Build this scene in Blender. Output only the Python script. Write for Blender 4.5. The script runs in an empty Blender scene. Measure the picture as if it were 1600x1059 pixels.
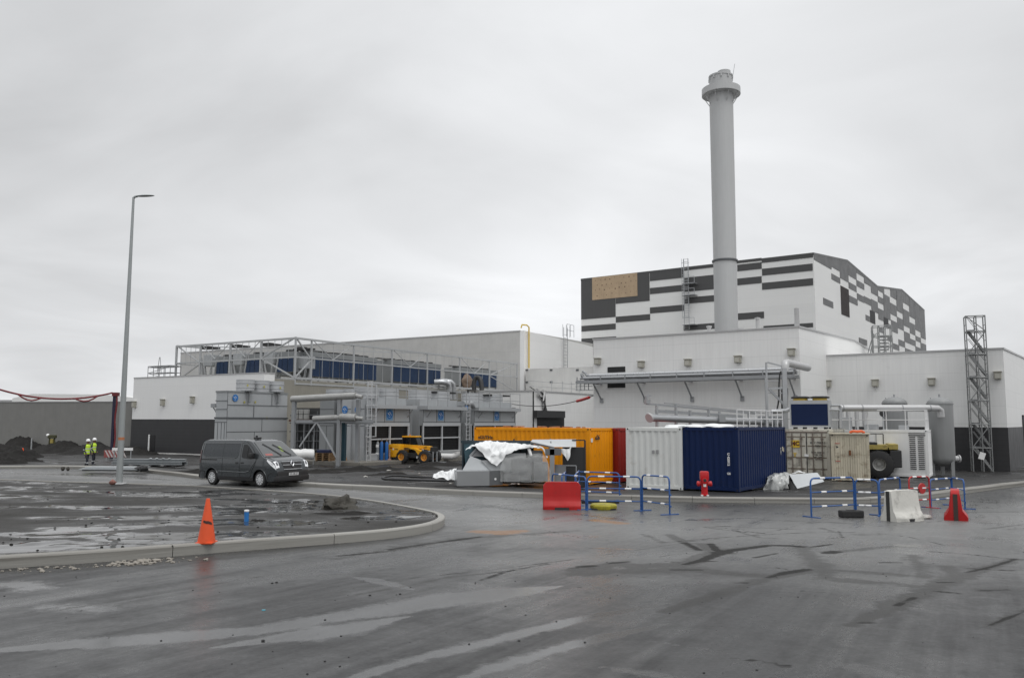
import bpy, bmesh, math, random
import numpy as np
from mathutils import Vector, Matrix, noise, Euler
from mathutils.geometry import tessellate_polygon
random.seed(7)
R = math.radians
C = bpy.context.scene.collection
scene = bpy.context.scene
# ---------------------------------------------------------------- camera
FPX, CX, CY = 1280.0, 800.0, 529.5
CAMZ = 3.4
PITCH, ROLL = 5.733, 0.2
cd = bpy.data.cameras.new('camera')
cd.sensor_width = 36.0
cd.lens = 36.0 * FPX / 1600.0
cd.clip_start = 0.1
cd.clip_end = 6000
cam = bpy.data.objects.new('camera', cd)
C.objects.link(cam)
RM = Matrix.Rotation(R(90 + PITCH), 3, 'X') @ Matrix.Rotation(R(ROLL), 3, 'Z')
cam.matrix_world = Matrix.Translation((0, 0, CAMZ)) @ RM.to_4x4()
scene.camera = cam
# ---------------------------------------------------------------- sky and light
SUN_EL, SUN_AZ = 58.0, 40.0          # elevation, rotation
w = bpy.data.worlds.new('World'); scene.world = w; w.use_nodes = True
nt = w.node_tree; nt.nodes.clear()
def wn(t, **k):
    n = nt.nodes.new(t)
    for a, b in k.items(): setattr(n, a, b)
    return n
def wmath(op, a, b=None, clamp=False):
    n = wn('ShaderNodeMath', operation=op); n.use_clamp = clamp
    for i, v in enumerate((a, b)):
        if v is None: continue
        if isinstance(v, (int, float)): n.inputs[i].default_value = v
        else: nt.links.new(v, n.inputs[i])
    return n.outputs[0]
sky = wn('ShaderNodeTexSky', sky_type='NISHITA'); sky.sun_disc = False
sky.sun_elevation = R(SUN_EL); sky.sun_rotation = R(SUN_AZ); sky.air_density = 1.0; sky.dust_density = 3.0
hs = wn('ShaderNodeHueSaturation'); hs.inputs['Saturation'].default_value = 0.12
nt.links.new(sky.outputs[0], hs.inputs['Color'])
tc = wn('ShaderNodeTexCoord'); sp = wn('ShaderNodeSeparateXYZ'); nt.links.new(tc.outputs['Generated'], sp.inputs[0])
zc = wmath('MAXIMUM', sp.outputs[2], 0.0)
den = wmath('ADD', zc, 0.16)
cx_ = wmath('DIVIDE', sp.outputs[0], den); cy_ = wmath('DIVIDE', sp.outputs[1], den)
cb = wn('ShaderNodeCombineXYZ'); nt.links.new(cx_, cb.inputs[0]); nt.links.new(cy_, cb.inputs[1])
def wnoise(scale, detail, dist, off=0.0):
    m = wn('ShaderNodeMapping'); m.inputs['Location'].default_value = (off, off * .7, 0)
    nt.links.new(cb.outputs[0], m.inputs[0])
    n = wn('ShaderNodeTexNoise'); n.inputs['Scale'].default_value = scale; n.inputs['Detail'].default_value = detail
    n.inputs['Distortion'].default_value = dist; n.inputs['Roughness'].default_value = .5
    nt.links.new(m.outputs[0], n.inputs['Vector'])
    return n.outputs[0]
n1 = wnoise(.42, 4, .5, 3.1); n2 = wnoise(1.1, 6, .7, 9.0)
cl = wmath('ADD', wmath('MULTIPLY', wmath('SUBTRACT', n1, .5), .75), wmath('MULTIPLY', wmath('SUBTRACT', n2, .5), .52))
# overcast dome: nearly even low down, brighter towards the zenith
up = wmath('MULTIPLY', wmath('POWER', wmath('MAXIMUM', wmath('SUBTRACT', zc, .42), 0.0), 1.2), 1.7)
vd = wn('ShaderNodeVectorMath', operation='DOT_PRODUCT'); nt.links.new(tc.outputs['Generated'], vd.inputs[0]); vd.inputs[1].default_value = Vector((.27, .93, .23)).normalized()
thin = wmath('MULTIPLY', wmath('POWER', wmath('MAXIMUM', vd.outputs['Value'], 0.0), 16), .13)   # thinner cloud there
def wdir(px, py, k, amt):
    v = wn('ShaderNodeVectorMath', operation='DOT_PRODUCT'); nt.links.new(tc.outputs['Generated'], v.inputs[0]); v.inputs[1].default_value = (RM @ Vector(((px - CX) / FPX, -(py - CY) / FPX, -1.0))).normalized()
    return wmath('MULTIPLY', wmath('POWER', wmath('MAXIMUM', v.outputs['Value'], 0.0), k), amt)
thick = wmath('ADD', wmath('ADD', wdir(1620, 130, 26, -.20), wdir(-40, 150, 22, -.12)), wdir(700, -60, 60, .06))   # heavier banks left and right
dome = wmath('MULTIPLY', wmath('ADD', wmath('ADD', wmath('ADD', cl, wmath('ADD', thick, 1.0)), up), thin), 8.0)
cc = wn('ShaderNodeCombineXYZ')
for i, k in enumerate((.985, 1.0, 1.022)): nt.links.new(wmath('MULTIPLY', dome, k), cc.inputs[i])
mixc = wn('ShaderNodeMix', data_type='RGBA'); mixc.inputs[0].default_value = .9
nt.links.new(hs.outputs[0], mixc.inputs[6]); nt.links.new(cc.outputs[0], mixc.inputs[7])
bg = wn('ShaderNodeBackground'); bg.inputs['Strength'].default_value = 0.105
nt.links.new(mixc.outputs[2], bg.inputs['Color'])
wo = wn('ShaderNodeOutputWorld'); nt.links.new(bg.outputs[0], wo.inputs[0])
sl = bpy.data.lights.new('sun', 'SUN'); sl.energy = 0.95; sl.angle = R(25); sl.color = (1, .985, .96)
so = bpy.data.objects.new('sun', sl); C.objects.link(so)
sd = Vector((math.sin(R(SUN_AZ)) * math.cos(R(SUN_EL)), math.cos(R(SUN_AZ)) * math.cos(R(SUN_EL)), math.sin(R(SUN_EL))))
sd = Vector((.30, -.38, .85)).normalized()
so.rotation_euler = sd.to_track_quat('Z', 'Y').to_euler()
sky.sun_elevation = math.asin(sd.z); sky.sun_rotation = math.atan2(sd.x, sd.y)
vs = scene.view_settings
vs.view_transform = 'Standard'; vs.look = 'None'; vs.exposure = 0.0; vs.gamma = 1.0; vs.use_curve_mapping = False
scene.cycles.max_bounces = 6
scene.cycles.use_denoising = True

# ---------------------------------------------------------------- pixel <-> place
CAM = Vector((0, 0, CAMZ))
def ray(px, py):
    return RM @ Vector(((px - CX) / FPX, -(py - CY) / FPX, -1.0))
def at(px, py, Y):
    d = ray(px, py); return CAM + d * (Y / d.y)
def proj(p):
    q = RM.transposed() @ (Vector(p) - CAM)
    return (CX + FPX * q.x / -q.z, CY - FPX * q.y / -q.z)
def zg(y): return 1.55 * math.exp(-max(y, -8.0) / 32.0)
def zroad(x, y): return zg(y)
def gnd(px, py, hf=zroad):
    d = ray(px, py)
    lo, hi = 2.0, 400.0
    f = lambda y: CAMZ + d.z / d.y * y - hf(d.x / d.y * y, y)
    for _ in range(60):
        m = (lo + hi) / 2
        if f(m) > 0: lo = m
        else: hi = m
    return at(px, py, (lo + hi) / 2)
KERB = 0.2
def zisl(x, y): return zg(y) + KERB
ISL_PX = [(-500, 899), (-200, 881), (0, 868.5), (150, 860), (300, 849), (430, 840), (560, 831), (625, 825), (668, 818.5), (690, 812), (697, 806), (690, 800), (668, 795), (630, 788),
          (575, 779), (500, 770.5), (400, 763.5), (310, 758), (187, 754), (110, 751.5), (0, 748), (-300, 741)]
ISL = [gnd(px, py, zisl) for px, py in ISL_PX]
FK_PX = [(-700, 731), (-300, 729), (0, 727.5), (130, 727), (240, 734), (330, 745), (410, 750), (481, 754.5), (600, 760), (720, 766), (846, 770.5), (985, 774.5), (1100, 777),
         (1265, 778.5), (1330, 778.6), (1370, 777.7), (1410, 775), (1455, 771), (1511, 764), (1600, 752.6), (1750, 738), (2000, 722)]
FKH = 0.17
FK = [gnd(px, py, lambda x, y: zg(y) + FKH) for px, py in FK_PX]
_fx = [p.x for p in FK]; _fy = [p.y for p in FK]
def ykerb(x): return float(np.interp(x, _fx, _fy))
def sstep(t): t = max(0.0, min(1.0, t)); return t * t * (3 - 2 * t)
def zyard(x, y):
    return zg(y) + FKH - .005 - .14 * sstep((y - ykerb(x) - .3) / 6.0)
def yard(px, py): return gnd(px, py, zyard)

# ---------------------------------------------------------------- materials
MATS = {}
def mat(name, col, rough=.5, metal=0.0, var=.12, vscale=3.0, bump=0.0, bscale=40.0, streak=0.0, dirt=0.0, dirtcol=(.05, .045, .04), spec=.5, rvar=.12, coord='Object', joints=None, emit=None, trans=0.0):
    if name in MATS: return MATS[name]
    m = bpy.data.materials.new(name); m.use_nodes = True
    t = m.node_tree; N = t.nodes; L = t.links
    b = N['Principled BSDF']
    tcn = N.new('ShaderNodeTexCoord')
    co = tcn.outputs[coord]
    def tex(scale, detail=4, vec=None, rough_=.55):
        n = N.new('ShaderNodeTexNoise'); n.inputs['Scale'].default_value = scale; n.inputs['Detail'].default_value = detail
        n.inputs['Roughness'].default_value = rough_
        L.new(vec or co, n.inputs['Vector']); return n.outputs[0]
    def M(op, a, b_=None, clamp=False):
        n = N.new('ShaderNodeMath'); n.operation = op; n.use_clamp = clamp
        for i, v in enumerate((a, b_)):
            if v is None: continue
            if isinstance(v, (int, float)): n.inputs[i].default_value = v
            else: L.new(v, n.inputs[i])
        return n.outputs[0]
    n1 = tex(vscale, 5)
    k = M('ADD', M('MULTIPLY', M('SUBTRACT', n1, .5), 2 * var), 1.0)
    if streak:
        mp = N.new('ShaderNodeMapping'); mp.inputs['Scale'].default_value = (3.2, 3.2, .16); L.new(co, mp.inputs[0])
        n2 = tex(2.0, 5, mp.outputs[0])
        k = M('MULTIPLY', k, M('ADD', M('MULTIPLY', M('SUBTRACT', n2, .5), 2 * streak), 1.0))
    if joints:
        w_, h_, amt = joints
        s = N.new('ShaderNodeSeparateXYZ'); L.new(co, s.inputs[0])
        c_ = N.new('ShaderNodeCombineXYZ'); L.new(M('ADD', s.outputs[0], s.outputs[1]), c_.inputs[0]); L.new(s.outputs[2], c_.inputs[1])
        br = N.new('ShaderNodeTexBrick'); br.offset = 0.0; br.inputs['Scale'].default_value = 1.0
        br.inputs['Brick Width'].default_value = w_; br.inputs['Row Height'].default_value = h_
        br.inputs['Mortar Size'].default_value = .014; br.inputs['Mortar Smooth'].default_value = .3
        br.inputs['Color1'].default_value = (1, 1, 1, 1); br.inputs['Color2'].default_value = (.97, .97, .97, 1); br.inputs['Mortar'].default_value = (1 - amt,) * 3 + (1,)
        L.new(c_.outputs[0], br.inputs['Vector'])
        rb = N.new('ShaderNodeRGBToBW'); L.new(br.outputs[0], rb.inputs[0])
        k = M('MULTIPLY', k, rb.outputs[0])
    mul = N.new('ShaderNodeVectorMath'); mul.operation = 'SCALE'; mul.inputs[0].default_value = col
    L.new(k, mul.inputs['Scale'])
    out = mul.outputs[0]
    if dirt:
        n3 = tex(vscale * 1.7, 8, None, .68)
        f = M('MULTIPLY', M('SUBTRACT', n3, .62 - .22 * dirt), 6.0, True)
        mx = N.new('ShaderNodeMix'); mx.data_type = 'RGBA'
        L.new(M('MULTIPLY', f, min(1, .35 + dirt * .6)), mx.inputs[0]); L.new(out, mx.inputs[6]); mx.inputs[7].default_value = (*dirtcol, 1)
        out = mx.outputs[2]
    L.new(out, b.inputs['Base Color'])
    L.new(M('ADD', M('MULTIPLY', M('SUBTRACT', tex(vscale * 2.3, 4), .5), 2 * rvar), rough, True), b.inputs['Roughness'])
    b.inputs['Metallic'].default_value = metal
    b.inputs['Specular IOR Level'].default_value = spec
    if trans: b.inputs['Transmission Weight'].default_value = trans
    if emit:
        b.inputs['Emission Color'].default_value = (*emit[0], 1); b.inputs['Emission Strength'].default_value = emit[1]
    if bump:
        bn = N.new('ShaderNodeBump'); bn.inputs['Strength'].default_value = bump; bn.inputs['Distance'].default_value = .02
        L.new(tex(bscale, 5), bn.inputs['Height']); L.new(bn.outputs[0], b.inputs['Normal'])
    MATS[name] = m
    return m

# ---------------------------------------------------------------- mesh builder
class MB:
    def __init__(s): s.v = []; s.f = []; s.mi = []
    def add(s, vs_, fs, mi=0):
        o = len(s.v); s.v += [Vector(v) for v in vs_]
        s.f += [tuple(i + o for i in f) for f in fs]; s.mi += [mi] * len(fs); return s
    def box(s, x0, x1, y0, y1, z0, z1, mi=0, M=None):
        vs_ = [Vector((x, y, z)) for z in (z0, z1) for y in (y0, y1) for x in (x0, x1)]
        if M is not None: vs_ = [M @ v for v in vs_]
        return s.add(vs_, [(0, 2, 3, 1), (4, 5, 7, 6), (0, 1, 5, 4), (2, 6, 7, 3), (0, 4, 6, 2), (1, 3, 7, 5)], mi)
    def bbox(s, x0, x1, y0, y1, z0, z1, b=.03, mi=0, M=None):
        bm = bmesh.new(); bmesh.ops.create_cube(bm, size=1)
        for v in bm.verts: v.co = Vector(((x0 + x1) / 2 + v.co.x * (x1 - x0), (y0 + y1) / 2 + v.co.y * (y1 - y0), (z0 + z1) / 2 + v.co.z * (z1 - z0)))
        bmesh.ops.bevel(bm, geom=bm.edges[:], offset=b, segments=2, affect='EDGES', profile=.6)
        return s.bm(bm, mi, M)
    def bm(s, bm, mi=0, M=None):
        bm.verts.index_update()
        vs_ = [(M @ v.co) if M is not None else v.co.copy() for v in bm.verts]
        fs = [tuple(v.index for v in f.verts) for f in bm.faces]
        bm.free(); return s.add(vs_, fs, mi)
    def bar(s, a, b, w_=.05, h_=None, mi=0):
        a = Vector(a); b = Vector(b); h_ = h_ or w_; d = b - a; L_ = d.length
        if L_ < 1e-6: return s
        q = d.to_track_quat('X', 'Z').to_matrix().to_4x4(); Mx = Matrix.Translation(a) @ q
        return s.box(0, L_, -w_ / 2, w_ / 2, -h_ / 2, h_ / 2, mi, Mx)
    def tube(s, pts, r, n=8, mi=0, cap=True, radii=None):
        pts = [Vector(p) for p in pts]; rings = []; up_ = None
        for i, p in enumerate(pts):
            t = (pts[min(i + 1, len(pts) - 1)] - pts[max(i - 1, 0)]).normalized()
            if up_ is None:
                up_ = Vector((0, 0, 1)) if abs(t.z) < .9 else Vector((1, 0, 0))
            a = t.cross(up_).normalized(); b = a.cross(t).normalized(); up_ = b
            rr = radii[i] if radii else r
            rings.append([p + (a * math.cos(2 * math.pi * k / n) + b * math.sin(2 * math.pi * k / n)) * rr for k in range(n)])
        vs_ = [v for g in rings for v in g]; fs = []
        for i in range(len(rings) - 1):
            for k in range(n):
                k2 = (k + 1) % n
                fs.append((i * n + k, i * n + k2, (i + 1) * n + k2, (i + 1) * n + k))
        if cap:
            fs.append(tuple(range(n))[::-1]); fs.append(tuple((len(rings) - 1) * n + k for k in range(n)))
        return s.add(vs_, fs, mi)
    def lathe(s, prof, c=(0, 0, 0), n=24, mi=0, M=None, cap=True):
        c = Vector(c); vs_ = []; fs = []
        for r_, z_ in prof:
            for k in range(n):
                a = 2 * math.pi * k / n
                v = Vector((r_ * math.cos(a), r_ * math.sin(a), z_))
                vs_.append((M @ v if M is not None else v) + c)
        for i in range(len(prof) - 1):
            for k in range(n):
                k2 = (k + 1) % n
                fs.append((i * n + k, i * n + k2, (i + 1) * n + k2, (i + 1) * n + k))
        if cap and prof[0][0] > 1e-4: fs.append(tuple(range(n))[::-1])
        if cap and prof[-1][0] > 1e-4: fs.append(tuple((len(prof) - 1) * n + k for k in range(n)))
        return s.add(vs_, fs, mi)
    def prism(s, poly, a, b, axis='y', mi=0, M=None):
        """poly in the two other axes, extruded from a to b along axis"""
        n = len(poly)
        def P(u, v, t):
            q = Vector((u, t, v)) if axis == 'y' else (Vector((t, u, v)) if axis == 'x' else Vector((u, v, t)))
            return M @ q if M is not None else q
        vs_ = [P(u, v, a) for u, v in poly] + [P(u, v, b) for u, v in poly]
        fs = [(i, (i + 1) % n, n + (i + 1) % n, n + i) for i in range(n)]
        tr = tessellate_polygon([[Vector((u, v, 0)) for u, v in poly]])
        fs += [tuple(t) for t in tr] + [tuple(n + i for i in t[::-1]) for t in tr]
        return s.add(vs_, fs, mi)
    def corr(s, p0, du, dn, L_, z0, z1, pitch=.28, depth=.036, mi=0):
        """corrugated sheet from p0 along du, pressed in along -dn"""
        p0 = Vector(p0); du = Vector(du); dn = Vector(dn); n = max(1, round(L_ / pitch)); pt = L_ / n; u = [0]; d = [0]
        for i in range(n):
            b = i * pt
            u += [b + pt * .25, b + pt * .5, b + pt * .75, b + pt]; d += [0, -depth, -depth, 0]
        vs_ = []
        for a, k in zip(u, d):
            q = p0 + du * a + dn * k; vs_ += [Vector((q.x, q.y, z0)), Vector((q.x, q.y, z1))]
        return s.add(vs_, [(2 * i, 2 * i + 2, 2 * i + 3, 2 * i + 1) for i in range(len(u) - 1)], mi)
    def build(s, name, m, parent=None, world=False, smooth=None, recalc=True, loc=None, clean=False):
        vs_ = s.v
        if world and parent is not None:
            inv = (parent.parent.matrix_basis @ parent.matrix_basis if parent.parent else parent.matrix_basis).inverted()
            vs_ = [inv @ v for v in vs_]
        me = bpy.data.meshes.new(name); me.from_pydata([tuple(v) for v in vs_], [], s.f)
        ms = m if isinstance(m, (list, tuple)) else [m]
        for q in ms: me.materials.append(q)
        if len(ms) > 1: me.polygons.foreach_set('material_index', s.mi)
        if recalc:
            bm = bmesh.new(); bm.from_mesh(me)
            if clean: bmesh.ops.remove_doubles(bm, verts=bm.verts, dist=1e-4)
            bmesh.ops.recalc_face_normals(bm, faces=bm.faces); bm.to_mesh(me); bm.free()
        if smooth:
            me.polygons.foreach_set('use_smooth', [True] * len(me.polygons))
            me.set_sharp_from_angle(angle=R(smooth))
        me.update()
        o = bpy.data.objects.new(name, me); C.objects.link(o)
        if parent is not None: o.parent = parent
        elif loc is not None: o.location = loc
        return o
def tag(o, label=None, cat=None, group=None, kind=None):
    if label: o['label'] = label
    if cat: o['category'] = cat
    if group: o['group'] = group
    if kind: o['kind'] = kind
    return o
def thing(name, label, cat, loc=(0, 0, 0), rotz=0.0, group=None, rot=None):
    o = bpy.data.objects.new(name, None); C.objects.link(o); o.empty_display_size = .3
    o.location = loc; o.rotation_euler = rot if rot is not None else (0, 0, rotz)
    return tag(o, label, cat, group)
def struct(o): o['kind'] = 'structure'; return o
def lpx(root, axis, val, px, py):
    """where the sight line through a pixel meets the plane local[axis]=val of a thing"""
    inv = root.matrix_basis.inverted(); o = inv @ CAM; d = inv.to_3x3() @ ray(px, py)
    t = (val - o[axis]) / d[axis]; return o + d * t
def copy_tree(o, parent=None):
    c = o.copy(); C.objects.link(c); c.parent = parent
    for ch in [q for q in C.objects if q.parent == o]: copy_tree(ch, c)
    return c
def text(name, s_, size, m, parent, M, depth=.004, bold=0.0):
    cu = bpy.data.curves.new(name, 'FONT'); cu.body = s_; cu.size = size; cu.extrude = depth; cu.align_x = 'CENTER'; cu.align_y = 'CENTER'; cu.offset = bold
    cu.resolution_u = 3
    o = bpy.data.objects.new(name, cu); C.objects.link(o)
    dg = bpy.context.evaluated_depsgraph_get(); me = bpy.data.meshes.new_from_object(o.evaluated_get(dg))
    bpy.data.objects.remove(o); bpy.data.curves.remove(cu)
    me.transform(M); me.materials.clear(); me.materials.append(m)
    o = bpy.data.objects.new(name, me); C.objects.link(o); o.parent = parent
    return o
def fmat(o_, x_, z_):
    """frame with given origin, text/plate x axis and up axis"""
    x_ = Vector(x_).normalized(); z_ = Vector(z_).normalized(); n_ = x_.cross(z_)
    return Matrix.Translation(Vector(o_)) @ Matrix((x_, z_, n_)).transposed().to_4x4()

WHITE_GABLE = mat('white_gable_cladding', (.80, .80, .79), .42, var=.03, vscale=.3, streak=.04, joints=(9.0, 1.12, .06), rvar=.06)
WHITE_LEFT = mat('white_cladding_left', (.80, .80, .79), .42, var=.03, vscale=.3, streak=.04, joints=(9.0, 1.12, .06), rvar=.06)
WHITE_CLAD = mat('white_cladding', (.76, .76, .748), .42, var=.05, vscale=.35, streak=.09, joints=(9.0, 1.12, .15), rvar=.06, dirt=.06, dirtcol=(.5, .5, .48))
WHITE_CLAD2 = mat('white_cladding_hall', (.76, .76, .745), .42, var=.03, vscale=.2, streak=.03, joints=(12.0, 1.3, .08), rvar=.06)
DARK_CLAD = mat('dark_cladding', (.040, .040, .042), .45, spec=.3, var=.1, vscale=.5, streak=.08, joints=(40.0, .33, .25))
DARK_CLAD2 = mat('dark_cladding_hall', (.060, .060, .060), .42, spec=.5, var=.08, vscale=.3, streak=.08)
CONCRETE = mat('concrete_panel', (.52, .515, .50), .8, var=.16, vscale=.6, streak=.1, joints=(7.0, 2.6, .22), bump=.15, bscale=6)
CONC_WET = mat('wet_concrete', (.25, .238, .205), .7, var=.18, vscale=.5, streak=.14, joints=(6.0, 9.0, .2))
CONC_GREY = mat('grey_concrete_wall', (.20, .198, .188), .75, var=.14, vscale=1.1, streak=.10, joints=(7.5, 20., .12), dirt=.12, dirtcol=(.28, .27, .25))
CONC_KERB = mat('kerb_concrete', (.30, .292, .268), .6, var=.25, vscale=1.6, dirt=.65, dirtcol=(.11, .10, .085), bump=.3, bscale=30, coord='Generated')
GALV = mat('galvanised_steel', (.40, .41, .42), .45, .55, var=.15, vscale=4)
STEEL = mat('grey_steel', (.30, .31, .32), .5, .2, var=.12, vscale=2)
UNIT = mat('grey_unit_panel', (.41, .425, .435), .45, .25, var=.07, vscale=.8, streak=.06)
UNITD = mat('grey_unit_panel_dark', (.24, .25, .255), .45, .25, var=.07, vscale=.8, streak=.06)
SEAM = mat('panel_seam', (.085, .09, .095), .6, var=.1)
BLACK = mat('black_opening', (.008, .008, .009), .6, var=.1)
BLACKP = mat('black_plastic', (.022, .022, .023), .5, var=.15)
BLUEP = mat('blue_coil_panel', (.012, .035, .09), .4, var=.12, vscale=2)
TAN = mat('tan_lamp', (.33, .32, .27), .5, var=.1)
COPING = mat('coping_metal', (.42, .42, .42), .4, .3, var=.08)
YELLOW = mat('yellow_paint', (.62, .42, .04), .4, var=.08)
WHITEP = mat('white_paint', (.78, .78, .77), .4, var=.04)
REDP = mat('red_paint', (.42, .02, .02), .35, var=.1)
RUBBER = mat('rubber', (.02, .02, .021), .75, var=.2, vscale=8, dirt=.25, dirtcol=(.07, .06, .05))
# ---------------------------------------------------------------- ground, road, island, yard
def ground_mat(name, col, wet_lo, wet_hi, dryrough=.5, attr=False, puddle=0.0, pscale=.35, bumpk=.4, bscale=24.0, gravel=0.0, streakdir=None, mudcol=(.045, .042, .038), pstretch=(1, 1, 1), fresh=.5):
    m = bpy.data.materials.new(name); m.use_nodes = True; t = m.node_tree; N = t.nodes; L = t.links; b = N['Principled BSDF']
    g = N.new('ShaderNodeNewGeometry'); co = g.outputs['Position']
    def M(op, a, b_=None, clamp=False):
        n = N.new('ShaderNodeMath'); n.operation = op; n.use_clamp = clamp
        for i, v in enumerate((a, b_)):
            if v is None: continue
            if isinstance(v, (int, float)): n.inputs[i].default_value = v
            else: L.new(v, n.inputs[i])
        return n.outputs[0]
    def mp(scale, rot=0.0):
        n = N.new('ShaderNodeMapping'); n.vector_type = 'TEXTURE' if rot else 'POINT'
        n.inputs['Scale'].default_value = scale; n.inputs['Rotation'].default_value = (0, 0, rot); L.new(co, n.inputs[0]); return n.outputs[0]
    def tex(scale, detail=5, vec=None, r_=.55, dist=0.0):
        n = N.new('ShaderNodeTexNoise'); n.inputs['Scale'].default_value = scale; n.inputs['Detail'].default_value = detail
        n.inputs['Roughness'].default_value = r_; n.inputs['Distortion'].default_value = dist; L.new(vec or co, n.inputs['Vector']); return n.outputs[0]
    def ramp(v, a, c): return M('DIVIDE', M('SUBTRACT', v, a), c - a, True)
    def mix(f, a, b_):
        n = N.new('ShaderNodeMix'); n.data_type = 'FLOAT'
        for i, v in zip((0, 2, 3), (f, a, b_)):
            if isinstance(v, (int, float)): n.inputs[i].default_value = v
            else: L.new(v, n.inputs[i])
        return n.outputs[0]
    def mixc(f, a, b_):
        n = N.new('ShaderNodeMix'); n.data_type = 'RGBA'
        for i, v in zip((0, 6, 7), (f, a, b_)):
            if isinstance(v, tuple): n.inputs[i].default_value = (*v, 1)
            elif isinstance(v, (int, float)): n.inputs[i].default_value = v
            else: L.new(v, n.inputs[i])
        return n.outputs[2]
    big = tex(.22, 5); mid = tex(1.3, 6); fine = tex(60, 3)
    k = M('MULTIPLY', M('ADD', M('MULTIPLY', M('SUBTRACT', big, .5), .7), 1.0), M('ADD', M('MULTIPLY', M('SUBTRACT', mid, .5), .7), 1.0))
    k = M('MULTIPLY', k, M('ADD', M('MULTIPLY', M('SUBTRACT', fine, .5), .9), 1.0))
    sc = N.new('ShaderNodeVectorMath'); sc.operation = 'SCALE'; sc.inputs[0].default_value = col; L.new(k, sc.inputs['Scale']); colr = sc.outputs[0]
    wet = ramp(tex(.45, 6, mp(pstretch), .6, .3), .42, .60)
    rough = mix(wet, dryrough, wet_hi)
    if streakdir is not None:
        st = tex(1.0, 6, mp((.55, 9.0, 1.0), streakdir), .6, .25)
        st2 = tex(1.0, 5, mp((.16, 4.0, 1.0), streakdir), .6, .1)
        mot = M('ADD', M('MULTIPLY', M('SUBTRACT', tex(5.0, 5, None, .65), .5), .22), M('MULTIPLY', M('SUBTRACT', tex(22.0, 3, None, .6), .5), .16))
        rough = M('ADD', M('ADD', rough, mot), M('ADD', M('MULTIPLY', M('SUBTRACT', st, .5), .50), M('MULTIPLY', M('SUBTRACT', st2, .5), .25)))
        sk = N.new('ShaderNodeVectorMath'); sk.operation = 'SCALE'; L.new(colr, sk.inputs[0]); L.new(M('ADD', 1.0, M('ADD', M('MULTIPLY', M('SUBTRACT', st, .5), -2.2), M('MULTIPLY', M('SUBTRACT', tex(18.0, 5, None, .75), .5), 2.2))), sk.inputs['Scale']); colr = sk.outputs[0]
    bumpk_v = bumpk
    if attr:
        def at_(nm):
            a = N.new('ShaderNodeAttribute'); a.attribute_name = nm; return a.outputs['Fac']
        mud, film = at_('mud'), at_('film')
        edge = M('ADD', M('MULTIPLY', M('SUBTRACT', tex(2.2, 8, None, .7), .5), 1.3), M('MULTIPLY', M('SUBTRACT', tex(9, 4), .5), .5))
        mudf = M('MULTIPLY', ramp(M('ADD', mud, M('MULTIPLY', edge, .8)), .42, .62), .72)
        darkf = ramp(M('ADD', at_('dark'), M('MULTIPLY', edge, .6)), .42, .62)
        filmf = ramp(M('ADD', film, M('MULTIPLY', edge, .6)), .38, .60)
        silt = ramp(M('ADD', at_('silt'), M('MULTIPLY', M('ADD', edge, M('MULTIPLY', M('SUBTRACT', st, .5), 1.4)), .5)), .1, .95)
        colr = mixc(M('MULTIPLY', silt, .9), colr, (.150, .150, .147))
        colr = mixc(M('MULTIPLY', mudf, .85), colr, mudcol)
        rough = mix(mudf, rough, .5)
        colr = mixc(M('MULTIPLY', darkf, .82), colr, (.020, .0195, .0185)); rough = mix(darkf, rough, .6)
        filmf = M('MULTIPLY', filmf, .85); rough = mix(filmf, rough, wet_lo)
        orange = at_('clay'); of = ramp(M('ADD', orange, M('MULTIPLY', edge, .5)), .45, .6)
        colr = mixc(M('MULTIPLY', of, .8), colr, (.22, .11, .045))
        bumpk_v = mix(filmf, bumpk, .02)
        bumpk_v = mix(mudf, bumpk_v, 1.0)
    if puddle:
        pa = N.new('ShaderNodeAttribute'); pa.attribute_name = 'pud'
        pn = M('ADD', M('MULTIPLY', pa.outputs['Fac'], .24), 0.0)
        pn = M('ADD', pn, M('ADD', tex(pscale, 4, mp(pstretch), .55, .15), M('MULTIPLY', M('SUBTRACT', tex(3.0, 5), .5), .10)))
        pf = ramp(pn, .5 + .16 * (1 - puddle), .5 + .16 * (1 - puddle) + .035)
        damp = ramp(pn, .42, .56)
        rough = mix(damp, dryrough, .46)
        rough = mix(pf, rough, .05)
        colr = mixc(M('MULTIPLY', damp, .45), colr, tuple(c * .62 for c in col))
        bumpk_v = mix(pf, bumpk, 0.004)
    L.new(colr, b.inputs['Base Color'])
    L.new(M('MAXIMUM', M('MINIMUM', rough, .95), .02), b.inputs['Roughness'])
    b.inputs['Specular IOR Level'].default_value = fresh
    if attr: L.new(M('MULTIPLY', M('SUBTRACT', 1.0, M('MULTIPLY', darkf, .72)), M('MULTIPLY', M('SUBTRACT', 1.0, M('MULTIPLY', mudf, .45)), fresh)), b.inputs['Specular IOR Level'])
    bn = N.new('ShaderNodeBump'); bn.inputs['Distance'].default_value = .012
    if isinstance(bumpk_v, (int, float)): bn.inputs['Strength'].default_value = bumpk_v
    else: L.new(bumpk_v, bn.inputs['Strength'])
    h = M('ADD', tex(bscale, 4), M('MULTIPLY', tex(bscale * 3.2, 2), .6))
    if gravel:
        vo = N.new('ShaderNodeTexVoronoi'); vo.inputs['Scale'].default_value = 11; L.new(co, vo.inputs['Vector'])
        h = M('ADD', h, M('MULTIPLY', vo.outputs['Distance'], gravel)); h = M('ADD', h, M('MULTIPLY', tex(2.5, 6), gravel * 3))
    L.new(h, bn.inputs['Height']); L.new(bn.outputs[0], b.inputs['Normal'])
    return m

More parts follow.
